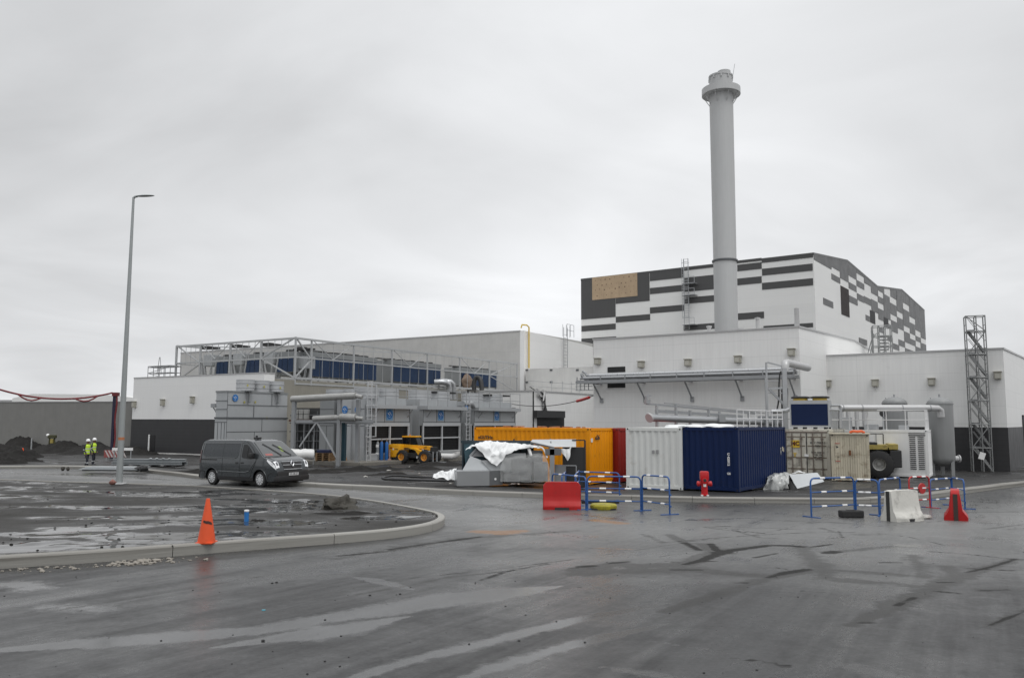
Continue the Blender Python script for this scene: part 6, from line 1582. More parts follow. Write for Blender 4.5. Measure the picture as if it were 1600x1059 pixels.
MB().box(-wA, 0, 0, dB, 0, zM).box(-wA + .03, -.03, .03, dB - .03, zM, zT).build('casing', UNIT, ct)
MB().box(-wA - .05, .05, -.05, dB + .05, zM - .07, zM + .05).build('mid_flange', SEAM, ct)
MB().box(-wA - .02, .02, -.02, dB + .02, zT - .02, zT + .1).build('top_rim', UNITD, ct)
h1 = (zT - zM)
seams(ct, [(0, zM + h1 * .5, dB, zM + h1 * .5), (dB * .42, zM, dB * .42, zM + h1 * .5), (dB * .72, zM + h1 * .5, dB * .72, zT), (0, zM * .68, dB, zM * .68), (dB * .56, zM * .68, dB * .56, zM), (dB * .44, 0, dB * .44, zM * .68)], 0, -.028 + .03)
seams(ct, [(-wA, zM + h1 * .66, 0, zM + h1 * .66), (-wA, zM + h1 * .33, 0, zM + h1 * .33), (-.02, 0, -.02, zT), (-wA * .75, 0, -wA * .75, zM * .9), (-wA * .45, 0, -wA * .45, zM * .9), (-wA * .2, 0, -wA * .2, zM * .9), (-wA, zM * .9, 0, zM * .9)], 1, -.002)
q = lpx(ct, 0, 0, 367.5, 621.5); badge(ct, Matrix.Translation((.02, q.y, q.z)) @ Matrix(((0, 0, 1), (1, 0, 0), (0, 1, 0))).to_4x4(), .27, False)
for px in (383.5, 407, 430):
    q = lpx(ct, 0, -wA / 2, px, 604); fan_stack(ct, (-wA / 2, q.y, zT + .08), .7, .95)
for px in (389, 434):
    q = lpx(ct, 0, .1, px, 612); bk = MB().box(-.4, .5, q.y - .35, q.y + .35, zT + .1, zT + .17).bar((.12, q.y, zT + .1), (.12, q.y, zT - .72), .09).box(.05, .2, q.y - .06, q.y + .1, zT - .8, zT - .68); bk.build('hoist_bracket', UNITD, ct)
for px, py in ((382, 628), (399, 628), (387, 602), (413, 604), (438, 606), (417, 653)):
    q = lpx(ct, 0, .02, px, py); MB().box(.014, .03, q.y - .07, q.y + .07, q.z - .08, q.z + .08).build('yellow_label', mat('label_yellow', (.42, .38, .10), .5), ct)
fl = MB()
for z in (zM + h1 * .95, zM + h1 * .7): fl.tube([(-wA, .3, z), (-wA - .35, .3, z)], .03, 6)
fl.box(-wA - .5, -wA, -.05, .5, zM + h1 * .4, zM + h1 * .55).bar((-wA, .1, zM + h1 * .2), (-wA - .4, .1, zM + h1 * .42), .06); fl.build('side_bracket', STEEL, ct)
# row of towers
p = at(576, 640, 60.5); rowM = Matrix.Translation((p.x, p.y, zyard(p.x, p.y))) @ Matrix.Rotation(rL, 4, 'Z')
row = bpy.data.objects.new('tmp', None); row.matrix_basis = rowM
zr = lambda py: lpx(row, 0, 0, 590, py).z
zL1, zL0, zB1, zB0, zLo, zRl, zMid = zr(632), zr(638), zr(660), zr(665), zr(709), zr(604), zr(686)
def tower(label, pa, pb, badge_px, wdeep, ends=None):
    ya = lpx(row, 0, 0, pa, 650).y; yb = lpx(row, 0, 0, pb, 650).y
    t = thing('cooling_tower', label, 'cooling tower', rowM @ Vector((0, ya, 0)), rL, 'grey cooling towers'); D_ = yb - ya
    MB().box(-wdeep, -.35, -.02, D_ + .02, 0, zL1 + .55).box(-.36, 0, 0, D_, zB0, zL0 + .02).box(-.36, -.0, 0, D_, 0, zLo).build('casing', UNIT, t)
    MB().box(-.34, -.16, .06, D_ - .06, zLo, zB0).build('air_inlet', BLACK, t)
    ln = MB(); z = zLo + .1
    while z < zB0 - .05: ln.box(-.17, -.10, .06, D_ - .06, z, z + .02); z += .13
    ln.build('inlet_louvre', BLACKP, t)
    f = MB()
    for y in (.0, D_ * .5 - .06, D_ - .14): f.box(-.1, .02, y, y + .13, zLo, zB0)
    f.box(-.1, .018, 0, D_, zMid - .05, zMid + .05).box(-.1, .03, 0, D_, zB0 - .04, zB0 + .2).box(-.1, .03, 0, D_, zLo - .06, zLo + .05); f.build('inlet_frame', FRM, t)
    MB().box(-.3, .55, -.1, D_ + .25, zL0, zL1).build('service_platform', UNIT, t)
    r_ = MB()
    for k in range(5):
        y = -.05 + (D_ + .2) * k / 4; r_.tube([(.5, y, zL1), (.5, y, zRl)], .025, 6)
    for z in (zL1 + (zRl - zL1) * .5, zRl): r_.tube([(.5, -.05, z), (.5, D_ + .2, z)], .025, 6)
    r_.build('guard_rail', STEEL, t)
    yc = lpx(row, 0, .0, badge_px, 648).y - ya
    badge(t, Matrix.Translation((.025, yc, (zL0 + zB1) / 2 + .1)) @ Matrix(((0, 0, 1), (1, 0, 0), (0, 1, 0))).to_4x4(), .36)
    seams(t, [(yc - .55, zB1, yc - .55, zL0), (yc + .55, zB1, yc + .55, zL0), (.02, zB1, .02, zL0), (D_ - .02, zB1, D_ - .02, zL0), (0, zB1 + .06, D_, zB1 + .06)], 0, .002, .05)
    n = 2
    for k in range(n): fan_stack(t, (-1.4, D_ * (k + .5) / n, zL1 + .5), min(.95, D_ / n * .46), .8)
    MB().bar((-.1, D_ * .1, zB1 + .3), (.5, D_ * .1, zL0), .05).bar((-.1, D_ * .95, zB1 + .3), (.5, D_ * .95, zL0), .05).build('strut', STEEL, t)
    MB().box(-wdeep + .1, -.4, D_ + .02, D_ + .04 + .8, 0, zL1 + .1).build('link_casing', UNITD, t)
    return t, D_
T1, D1 = tower('grey cooling tower with ladder and black inlets above the blue gas bottles', 578, 640, 608.5, 3.2)
T2, D2 = tower('grey cooling tower with black inlets right of the telehandler', 661, 719.5, 688.5, 3.2)
T3, D3 = tower('grey cooling tower partly hidden by the orange container', 741, 804, 776, 3.2)
ld = MB()
for z in np.arange(.3, zRl, .33): ld.bar((.25, -.55, z), (.25, -.12, z), .04)
for y in (-.55, -.12): ld.bar((.25, y, .2), (.25, y, zRl + .3), .06)
z = 2.0
while z < zRl + .2:
    ld.tube([(.25 + .6 * math.sin(a), -.33 - .38 * math.cos(a), z) for a in np.linspace(0, math.pi, 7)], .022, 5); z += .75
for a in (.8, 1.57, 2.3): ld.bar((.25 + .6 * math.sin(a), -.33 - .38 * math.cos(a), 2.0), (.25 + .6 * math.sin(a), -.33 - .38 * math.cos(a), zRl + .1), .035)
ld.build('caged_ladder', FRM, T1)
l2 = MB(); y2 = D2 + .45
for z in np.arange(.3, zRl - .3, .33): l2.bar((.3, y2, z), (.3, y2 + .5, z), .04)
for y in (y2, y2 + .5): l2.bar((.3, y, .2), (.3, y, zRl), .06)
l2.build('ladder', FRM, T2)
bp = MB().tube([(.1, D2 + .2, zL1 + .3), (.1, D2 + 1.5, zL1 + .3), (.0, D2 + 1.9, zL1 + .1)], .22, 12).tube([(.1, D2 + .3, zB1 - .2), (.1, D2 + 1.2, zB1 - .2), (.1, D2 + 1.3, .2)], .2, 12); bp.build('bypass_pipe', GALV, T2, smooth=50)
q = lpx(T2, 0, .1, 725, 637); badge(T2, Matrix.Translation((.36, q.y, q.z)) @ Matrix(((0, 0, 1), (1, 0, 0), (0, 1, 0))).to_4x4(), .22, False)
for T, D_ in ((T1, D1), (T2, D2), (T3, D3)):
    MB().box(-1.9, -.9, D_ * .55, D_ * 1.1, zRl - .2, zRl - .05).build('fan_cover', BLACKP, T) if T is not T1 else None
# end faces of the row with two round badges
xe = -lpx(row, 1, 0, 500, 640).x
for k, (x0, x1) in enumerate([(-xe, -xe * .70), (-xe * .60, -xe * .35), (-xe * .27, -xe * .0 - .4)]):
    t = thing('tower_module', ['grey cooling module behind the left part of the pipe rack', 'grey cooling module with round blue badge behind the rack post', 'grey cooling module at the ladder end of the tower row'][k], 'cooling tower', rowM @ Vector((x0, .0, 0)), rL, 'grey cooling modules behind the pipe rack')
    MB().box(0, x1 - x0, 0, 2.5, 0, zL1 + .45).build('casing', UNITD if k == 0 else UNIT, t)
    seams(t, [(0, zB0, x1 - x0, zB0), (0, zB1 + 1.0, x1 - x0, zB1 + 1.0), ((x1 - x0) * .5, 0, (x1 - x0) * .5, zB0)], 1, -.002)
    fan_stack(t, ((x1 - x0) / 2, .9, zL1 + .45), .75, .75)
    if k < 2 or True:
        if k: badge(t, Matrix.Translation(((x1 - x0) * (.5 if k == 1 else .3), -.02, zL0 - .1)) @ Matrix.Rotation(R(90), 4, 'X'), .3, False)
bpy.data.objects.remove(row)
SLZ = .50
sl = MB().bbox(-14, 1.5, -2.4, 24, -1.0, SLZ - rowM.translation.z, .04); sl = sl.build('tower_slab', SLAB); sl.matrix_basis = rowM; struct(sl)
def slabp(px, py): return gnd(px, py, lambda x, y: SLZ)
# recess between the towers; its darkness is put in as a dark box
p = at(452, 650, 67); ph = thing('dark_recess', 'dark recess with pipework and a dark box for its shade, left of the pipe rack', 'plant bay', (p.x, p.y, zyard(p.x, p.y)), R(-8))
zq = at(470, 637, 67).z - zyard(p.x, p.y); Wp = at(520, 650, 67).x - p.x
MB().box(0, Wp, .6, 2.5, 0, zq).build('shade_back', mat('recess_shade', (.03, .032, .033), .6, var=.4, vscale=1.5), ph)
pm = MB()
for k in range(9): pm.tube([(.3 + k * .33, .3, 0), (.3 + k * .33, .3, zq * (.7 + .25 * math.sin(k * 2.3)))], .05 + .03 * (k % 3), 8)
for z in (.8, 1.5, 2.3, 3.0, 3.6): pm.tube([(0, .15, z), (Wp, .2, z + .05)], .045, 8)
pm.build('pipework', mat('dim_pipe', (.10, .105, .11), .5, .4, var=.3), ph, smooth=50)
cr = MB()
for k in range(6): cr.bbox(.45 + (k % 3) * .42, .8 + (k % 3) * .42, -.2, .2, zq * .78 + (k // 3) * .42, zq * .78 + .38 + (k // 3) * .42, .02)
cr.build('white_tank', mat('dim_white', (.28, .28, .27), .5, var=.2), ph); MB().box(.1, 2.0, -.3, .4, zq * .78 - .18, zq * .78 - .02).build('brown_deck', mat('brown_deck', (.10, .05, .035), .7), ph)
# pipe rack
p = at(531, 640, 58.0); pr = thing('pipe_rack', 'steel pipe rack carrying two thick grey pipes left of the ladder', 'pipe rack', (p.x, p.y, zyard(p.x, p.y)), R(-18))
P_ = lambda px, py, y=0.0: lpx(pr, 1, y, px, py)
RKS = mat('rack_steel', (.27, .28, .29), .5, .3, var=.1)
for px, y in ((460, 0), (531, 0), (560, .8)):
    a = P_(px, 622, y); MB().box(a.x - .13, a.x + .13, y - .13, y + .13, -.2, a.z - .1).build('post', RKS, pr)
PIPG = mat('pipe_cladding', (.46, .46, .46))
PIPD = mat('weathered_pipe', (.34, .34, .33), .5, .2, var=.15, vscale=2, streak=.1, dirt=.3, dirtcol=(.15, .15, .14))
a, b = P_(456, 623.5), P_(556, 618); e = P_(566, 620.5)
MB().tube([a, b], .24, 16).tube([b, e], .15, 12).build('upper_pipe', PIPD, pr, smooth=50)
a, b = P_(490, 654), P_(531, 652); c, d = P_(532, 651.5, -.1), P_(556, 652.5, -.1)
MB().tube([a, b], .2, 16).tube([c, d], .26, 16).tube([d, P_(567, 654, 0)], .14, 10).build('lower_pipe', PIPD, pr, smooth=50)
a, b = P_(458, 658), P_(583, 658); MB().bar(a, b, .12, .2).bar(P_(460, 660.5, .5), P_(583, 661, .5), .1, .12).build('beam', RKS, pr)
v0 = P_(495, 659); MB().bar(v0, P_(468, 698), .1).bar(v0, P_(528, 719), .1).build('brace', GALV, pr)
cl2 = P_(537, 680, .5); MB().box(cl2.x - .13, cl2.x + .13, .4, .7, .3, P_(537, 658, .5).z).build('teal_riser', mat('teal_paint', (.015, .05, .07), .5, var=.15), pr)
for z0_, px in ((0, 472), (1, 488)): 
    a = P_(px, 690); MB().tube([(a.x, .2, 0), (a.x, .2, P_(px, 662).z)], .03, 6).build('hanger', RKS, pr)
# things leaning and standing by the towers
def lean(name, label, cat, pxs, pyb, pyt, m, ribs=0, shift=4):
    a, b = slabp(pxs[0], pyb), slabp(pxs[1], pyb); t = thing(name, label, cat, a, math.atan2(b.y - a.y, b.x - a.x)); W_ = (b - a).length
    H_ = (pyb - pyt) / FPX * a.y; sh = -shift / FPX * a.y
    M = Matrix(((1, 0, sh / H_, 0), (0, 1, .28, 0), (0, 0, 1, 0), (0, 0, 0, 1)))
    MB().box(0, W_, 0, .05, 0, H_, 0, M).build('board', m, t)
    if ribs:
        rb_ = MB()
        for k in range(ribs): rb_.box(W_ * (k + .3) / ribs, W_ * (k + .6) / ribs, -.06, 0, 0, H_, 0, M)
        rb_.build('ribs', mat('pale_timber', (.42, .34, .24), .6, var=.2), t)
    return t
lean('ribbed_panel', 'orange brown ribbed timber panel leaning beside the pipe rack post', 'panel', (532, 542.5), 719.5, 700.5, mat('timber_orange', (.33, .14, .035), .6, var=.2), 4, 5)
lean('white_board', 'cream blank board leaning between the timber panel and gas bottles', 'board', (559, 573), 719, 700, mat('cream_board', (.46, .45, .40), .6, var=.06), 0, 3)
def bottle(px, label, col, y=718.5, h_=1.48, r_=.135):
    t = thing('gas_bottle', label, 'gas bottle', slabp(px, y), 0, 'gas bottles beside the telehandler')
    MB().lathe([(r_ * .9, 0), (r_, .03), (r_, h_ * .78), (r_ * .85, h_ * .86), (r_ * .4, h_ * .92), (r_ * .35, h_ * .95)], n=20).build('cylinder', col, t, smooth=50)
    MB().lathe([(r_ * .45, h_ * .93), (r_ * .5, h_ * 1.02), (r_ * .3, h_ * 1.05), (0, h_ * 1.06)], n=12).build('valve_cap', mat('rusty_bar', (.16, .13, .11)), t, smooth=50); return t
GB = mat('gas_blue', (.02, .12, .36), .35, var=.1)
g1 = bottle(589.5, 'grey gas bottle with white labels left of the blue ones', mat('gas_grey', (.25, .26, .27), .4, var=.1)); MB().box(-.1, .1, -.142, -.13, .95, 1.15).box(-.1, .1, -.142, -.13, .4, .55).build('label', WHITEP, g1)
bottle(595.8, 'blue gas bottle touching the grey one', GB); bottle(600, 'middle blue gas bottle standing a little back', GB, 717.3); bottle(603.8, 'blue gas bottle nearest the telehandler', GB)
o_ = MB().tube([(0, 0, 0), (0, 0, .75)], .05, 8).bbox(-.12, .12, -.12, .12, 0, .08, .01).build('post_stub', mat('pink_brown', (.35, .22, .18), .6), loc=slabp(608.5, 718.5)); tag(o_, 'pinkish short post between gas bottles and telehandler', 'post')
dr_ = thing('steel_drum', 'dented grey steel drum beside the cream board', 'drum', slabp(580, 718)); MB().lathe([(.26, 0), (.26, .25), (.275, .27), (.26, .29), (.26, .5), (.275, .52), (.26, .54), (.26, .62), (.23, .62), (.2, .55)], n=24).build('shell', GALV, dr_, smooth=40)
ps = thing('pallet_stack', 'stack of wooden pallets under a dark blue bundle by the rack brace', 'pallets', slabp(508, 719.5), R(-10))
for k in range(4):
    m = MB()
    for q in range(5): m.box(-.6, .6, -.5 + q * .22, -.38 + q * .22, .11 + k * .14, .135 + k * .14)
    for q in (-.55, -.05, .45): m.box(q, q + .12, -.5, .5, k * .14, .11 + k * .14)
    m.build('pallet', mat('pallet_wood', (.26, .16, .08), .7, var=.3), ps)
MB().bbox(-.5, .45, -.4, .4, .56, .8, .06).build('blue_bundle', mat('bundle_navy', (.01, .015, .06), .5, var=.2), ps)
bb2 = thing('blue_bag', 'dark blue plastic bag on the slab behind the boards', 'bag', slabp(549, 717)); rock(MB(), (0, 0, .35), .42, (1, .7, .9), 5, 2).build('bag', mat('bundle_navy', (.01, .015, .06)), bb2, smooth=60); MB().bar((-.5, -.4, .05), (.6, -.4, .07), .09).build('loose_bar', GALV, bb2)
o_ = MB().box(-.18, .18, -.02, .02, 0, .62).build('yellow_sign', YELLOW, loc=slabp(542, 716) + Vector((0, .3, 1.05))); tag(o_, 'small yellow sign hanging in the pipe rack', 'sign')
wr = thing('wrapped_roll', 'white plastic wrapped roll with holes lying behind the van bonnet', 'roll', at(473, 709.5, 57), R(20))
MB().tube([(x, 0, .02 * math.sin(x * 7)) for x in np.linspace(-.9, .75, 12)], .38, 20, radii=[.36 + .02 * math.sin(k * 2.1) for k in range(12)]).build('wrap', mat('wrap_white', (.66, .66, .65), .35, var=.14, vscale=5), wr, smooth=50)
hl = MB()
for k in range(5): a = k * 1.26; hl.lathe([(0, -.005), (.05, -.005), (.05, .01), (0, .01)], c=(.755, .2 * math.cos(a), .2 * math.sin(a)), n=10, M=Matrix.Rotation(R(90), 4, 'Y'))
hl.build('end_holes', BLACK, wr)
wp = thing('bent_pipe', 'thick white bent pipe lying on the mud right of the telehandler', 'pipe', at(690, 714, 66)); y0 = wp.location.y
L_ = lambda px, py, dy=0: at(px, py, y0 + dy) - wp.location
MB().tube([L_(676, 712), L_(706, 713), L_(712, 711.5), L_(714.5, 708.5), L_(714, 705.5)], .24, 14).build('pipe', mat('wrap_white', (.66, .66, .65)), wp, smooth=60)
# ---------------------------------------------------------------- roof frame and coolers on the left block
yc = lpx(lb_, 0, -.3, 460.5, 588).y
rf = thing('roof_frame', 'open steel screen frame standing along the roof edge of the left block', 'steel frame', lb_.matrix_basis @ Vector((-.3, yc, zl2)), rL)
zF = lpx(rf, 0, 0, 460.5, 526.5).z
PB = [lpx(rf, 0, 0, px, 560).y for px in (486.5, 552.7, 612.5, 667.8, 718.5, 764.8, 808)]; PA = [lpx(rf, 1, 0, px, 560).x for px in (407.7, 359.6, 313, 275.5)]
LB, LA = PB[-1], PA[-1]
FS = mat('frame_steel', (.40, .41, .415), .45, .25, var=.1)
for i, y in enumerate([0.0] + PB): MB().box(-.075, .075, y - .075, y + .075, -.45, zF).build('post', FS, rf)
for x in PA: MB().box(x - .09, x + .09, -.09, .09, -.3, zF).build('post', FS, rf)
rl_ = MB()
rl_.box(-.1, .1, 0, LB, zF - .18, zF).box(LA, 0, -.1, .1, zF - .18, zF)
rl_.box(-.08, .08, 0, LB, zF * .52, zF * .52 + .14).box(LA, 0, -.08, .08, zF * .52, zF * .52 + .14)
rl_.box(-.1, .1, 0, LB, .1, .3).box(-.1, .1, 0, LB, -.4, -.25).box(LA, 0, -.1, .1, .0, .18)
rl_.build('rail', FS, rf)
dg_ = MB()
ysB = [0.0] + PB; xsA = [0.0] + PA
dg_.bar((0, 0, zF), (0, ysB[1], zF * .5), .12).bar((0, 0, .2), (0, ysB[1], zF * .5), .12)
for i in range(1, len(ysB) - 1):
    if i % 2: dg_.bar((0, ysB[i], zF), (0, (ysB[i] + ysB[i + 1]) / 2, zF * .55), .06).bar((0, ysB[i + 1], zF), (0, (ysB[i] + ysB[i + 1]) / 2, zF * .55), .06)
dg_.bar((0, ysB[-2], zF * .52), (0, ysB[-1], zF), .1).bar((0, ysB[-2], zF * .5), (0, ysB[-1], .2), .08)
dg_.bar((0, 0, zF), (xsA[1], 0, zF * .55), .12).bar((xsA[1], 0, zF * .55), (0, 0, .2), .12)
for i in (1, 2): dg_.bar((xsA[i], 0, zF), ((xsA[i] + xsA[i + 1]) / 2, 0, zF * .6), .06).bar((xsA[i + 1], 0, zF), ((xsA[i] + xsA[i + 1]) / 2, 0, zF * .6), .06)
dg_.bar((LA, 0, zF), (xsA[-2], 0, zF * .52), .1).bar((LA, 0, 0.2), (xsA[-2], 0, zF * .5), .12)
dg_.bar((LA, 0, zF), (LA, 9, zF), .14).bar((LA, 9, -.3), (LA, 9, zF), .2).bar((LA, 4.5, -.3), (LA, 4.5, zF), .12).bar((LA, 0, zF * .52), (LA, 9, zF * .52), .1).bar((LA, 0, zF), (-.0, 20, zF * .98), .1)
dg_.build('brace', FS, rf)
rd = MB()
for a, b in zip(ysB[:-1], ysB[1:]):
    n = max(1, round((b - a) / 1.5))
    for k in range(1, n): rd.bar((0, a + (b - a) * k / n, .2), (0, a + (b - a) * k / n, zF), .035)
for a, b in zip(xsA[:-1], xsA[1:]):
    n = 5
    for k in range(1, n): rd.bar((a + (b - a) * k / n, 0, zF * .5), (a + (b - a) * k / n, 0, zF), .035)
rd.build('hanger_rod', FS, rf)
tie = MB()
for y in ysB[1:]: tie.bar((0, y, .2), (-2.5, y, .2), .12)
tie.build('outrigger', FS, rf)
COILB = mat('roof_coil_blue', (.018, .040, .092), .45, spec=.3, var=.25, vscale=1.0)
def cooler(label, axis, val, pa, pb, pt, pbm, depth, panels):
    a = lpx(rf, axis, val, pa, pt); b = lpx(rf, axis, val, pa, pbm); e = lpx(rf, axis, val, pb, pt)
    t = thing('roof_cooler', label, 'cooling unit', rf.matrix_basis @ Vector((a.x, a.y, 0)), rL, 'roof coolers behind the steel frame'); L_ = abs(e.y - a.y) if axis == 0 else abs(e.x - a.x); z0, z1 = b.z, a.z
    if axis == 0:
        MB().box(-depth, -.06, 0, L_, z0, z1).box(-depth - .05, .02, -.05, L_ + .05, z1, z1 + .5).build('casing', UNITD, t)
        n = panels
        for k in range(n): MB().box(-.05, .0, L_ * k / n + .05, L_ * (k + 1) / n - .05, z0 + .05, z1 - .03).build('coil_panel', COILB, t)
        lg = MB()
        for k in range(n + 1): lg.bar((-.2, min(L_ - .1, L_ * k / n + .05), -.3), (-.2, min(L_ - .1, L_ * k / n + .05), z0), .14)
        lg.build('leg', FS, t)
        f = int(L_ / 1.6)
        for k in range(max(1, f)): MB().lathe([(.62, 0), (.6, .22), (.0, .26)], c=(-depth * .5, L_ * (k + .5) / max(1, f), z1 + .5), n=16).build('fan', BLACKP, t, smooth=40)
    else:
        MB().box(0, L_, .06, depth, z0, z1).box(-.05, L_ + .05, -.02, depth + .05, z1, z1 + .5).build('casing', UNITD, t)
        for k in range(panels): MB().box(L_ * k / panels + .04, L_ * (k + 1) / panels - .04, .0, .05, z0 + .05, z1 - .03).build('coil_panel', COILB, t)
        lg = MB()
        for x in (.1, L_ - .1): lg.bar((x, .3, -.3), (x, .3, z0), .14)
        lg.build('leg', FS, t); MB().lathe([(.62, 0), (.6, .22), (.0, .26)], c=(L_ * .5, .9, z1 + .5), n=16).build('fan', BLACKP, t, smooth=40)
    return t
cooler('long blue roof cooler nearest the frame corner', 0, -1.3, 484, 589, 557, 588, 2.6, 7)
cooler('blue roof cooler in the middle of the frame', 0, -1.3, 615, 689, 569, 596, 2.6, 6)
cooler('blue roof cooler at the far right end of the frame', 0, -1.3, 721, 777, 580, 602, 2.6, 4)
cooler('narrow blue roof cooler end just left of the frame corner', 1, 1.4, 433, 458, 558, 582, 7, 3)
cooler('narrow blue roof cooler end above the middle of the white block', 1, 1.4, 384, 405, 561.5, 585, 7, 3)
cooler('narrow blue roof cooler end nearest the left end of the frame', 1, 1.4, 338, 356, 565, 588, 7, 3)
for k, px in enumerate((324, 370.5, 419, 471)):
    a = lpx(rf, 1, 1.2, px, 563 - k * 2) if k < 3 else lpx(rf, 0, -1.4, px, 566)
    t = thing('fan_housing', ['grey fan housing on splayed legs at the left end of the roof', 'grey fan housing on splayed legs between two narrow blue coolers', 'grey fan housing on splayed legs left of the frame corner', 'grey fan housing tucked behind the frame corner post'][k], 'fan housing', rf.matrix_basis @ Vector((a.x, a.y, 0)), rL, 'fan housings on the roof')
    MB().bbox(-.65, .65, 0, 1.2, a.z - .6, a.z + .6, .05).build('box', UNIT, t)
    lg = MB()
    for s_ in (-1, 1): lg.bar((s_ * .55, .1, a.z - .5), (s_ * .15, .2, -.3), .16).bar((s_ * 1.3, .2, a.z + .3), (s_ * .7, .3, -.3), .18)
    lg.build('leg', FS, t)
    MB().box(-1.1, 1.1, -.1, .7, a.z + 1.2, a.z + 1.35).box(-.9, .2, -.1, .5, a.z + 1.35, a.z + 1.5).build('cable_tray', BLACKP, t)
ctm = MB()
for (pa, pb, py, dy) in [(470, 575, 547, 6), (590, 670, 560, 6), (705, 775, 572, 5)]:
    a = lpx(rf, 0, -2.2, pa, py); b = lpx(rf, 0, -2.2, pb, py + dy); n = 8
    for k in range(n):
        if k % 4 == 3: continue
        y0, y1 = a.y + (b.y - a.y) * k / n, a.y + (b.y - a.y) * (k + .9) / n; ctm.box(-2.6, -2.2, y0, y1, a.z - .08 * (k % 2), a.z + .12)
o_ = ctm.build('cable_tray', mat('tray_grey', (.09, .09, .09), .6, var=.3), rf)
rv = thing('reclaimed_cover', 'brown crumpled cover on the roof beside the right blue cooler', 'cover', rf.matrix_basis @ lpx(rf, 0, -.9, 730, 600), rL); rock(MB(), (0, 0, .4), .9, (.5, 1.2, 1.0), 4, 3).build('sheet', mat('brown_sheet', (.22, .16, .12), .7, var=.2), rv, smooth=60)
def wallpipe(name, label, pts, r_, m, cat='pipe', x=.6, group=None):
    q = [lb_.matrix_basis @ lpx(lb_, 0, xx, px, py) for px, py, xx in pts]; o = MB().tube(q, r_, 12).build(name, m, smooth=60); return tag(o, label, cat, group)
SILP = mat('silver_pipe', (.48, .49, .50), .3, .6, var=.06)
wallpipe('gooseneck_pipe', 'left silver gooseneck pipe bending down the concrete wall', [(679, 597, -.4), (690, 596.5, .3), (697, 597.5, .6), (701, 600.5, .7), (702, 606, .7), (702.5, 624, .7)], .33, SILP, group='silver gooseneck pipes')
wallpipe('gooseneck_pipe', 'right silver gooseneck pipe bending down the concrete wall', [(688, 595.5, -.9), (697, 596, .3), (704, 597, .6), (707.5, 600, .7), (708.5, 606, .7), (709, 624, .7)], .33, SILP, group='silver gooseneck pipes')
q = [an.matrix_basis @ lpx(an, 1, yy, px, py) for px, py, yy in [(741, 609, .3), (740, 597, .4), (745, 588, .6), (751, 592, .6), (753, 609, .4)]]
o_ = MB().tube(smooth_line(q, 2), .28, 10).build('black_hose', BLACKP, smooth=60); tag(o_, 'thick black hose arching over the annex roof edge', 'hose')
q = [an.matrix_basis @ lpx(an, 1, -.3, px, py) for px, py in [(731, 618), (731, 609.5), (742, 609.5), (742, 618)]]
o_ = MB().tube(q, .11, 8).build('conduit_loop', BLACKP, smooth=60); tag(o_, 'small black conduit loop on the annex parapet', 'conduit')
# ---------------------------------------------------------------- pipe bridge on the front block
pbz = [lpx(fb, 1, -1.0, 960, y).z for y in (585.5, 590, 594, 597.8)]
xa, xb = lpx(fb, 1, -1.0, 906, 595).x, lpx(fb, 1, -1.0, 1243, 585).x
pbr = thing('pipe_bridge', 'long bracketed pipe bridge along the white front block wall', 'pipe bridge', fb.matrix_basis @ Vector((xa, -1.0, 0)), rR); Lb = xb - xa
MB().tube([(.8, .1, pbz[0]), (Lb, .1, pbz[0])], .15, 14).build('upper_pipe', SILP, pbr, smooth=50)
MB().tube([(.2, -.25, pbz[1] + .02), (Lb, -.25, pbz[1] + .02)], .10, 12).tube([(.2, .35, pbz[1]), (Lb, .35, pbz[1])], .12, 12).build('lower_pipe', GALV, pbr, smooth=50)
for y in (-.45, .75): MB().box(0, Lb, y - .04, y + .04, pbz[3] - .02, pbz[3] + .2).build('beam', STEEL, pbr)
cz_ = MB(); n = int(Lb / 1.0)
for k in range(n + 1):
    x = Lb * k / n; cz_.box(x - .04, x + .04, -.45, .75, pbz[3] + .0, pbz[3] + .12)
    if k % 2 == 0: cz_.box(x, x + .06, -.5, -.42, pbz[3], pbz[1] + .1)
for k in range(0, n, 2): cz_.box(Lb * k / n, Lb * (k + 1) / n, -.3, -.1, pbz[2] - .05, pbz[2] + .05)
cz_.build('cross_member', STEEL, pbr)
for px in (930, 998.5, 1072.5, 1151.5, 1235.5):
    a = lpx(fb, 1, -1.0, px, 600).x - xa; MB().bar((a, -.35, pbz[3]), (a, .97, pbz[3] - 1.25), .085).bar((a, -.4, pbz[3] - .02), (a, 1.0, pbz[3] - .02), .1).box(a - .13, a + .13, .9, .99, pbz[3] - 1.45, pbz[3] - 1.1).build('bracket', STEEL, pbr)
vv = MB(); vv.lathe([(.22, -.05), (.22, .05)], c=(.35, -.2, pbz[0]), n=16, M=Matrix.Rotation(R(60), 4, 'Y')); vv.tube([(.8, .1, pbz[0]), (.55, .1, pbz[0] + .02), (.45, .1, pbz[0] + .2), (.2, .1, pbz[0] + .35)], .1, 10)
for k in range(4): vv.bar((-.4 + k * .35, .2, pbz[3] - .5), (-.4 + k * .35, .2, pbz[3] + .3), .05)
for z in (-.5, -.2, .1): vv.bar((-.5, .2, pbz[3] + z), (1.0, .2, pbz[3] + z), .05)
vv.build('valve_cluster', STEEL, pbr)
a, b = at(1226, 567.5, 49.5), at(1262, 574.5, 53.5)
o_ = MB().tube([a + Vector((0, 0, -.5)), a + Vector((.02, 0, -.15)), a + Vector((.1, .1, .02)), a + Vector((.3, .45, .05)), b], .24, 16).build('insulated_elbow', PIPG, smooth=50); tag(o_, 'thick grey insulated pipe elbow at the front block corner', 'pipe')
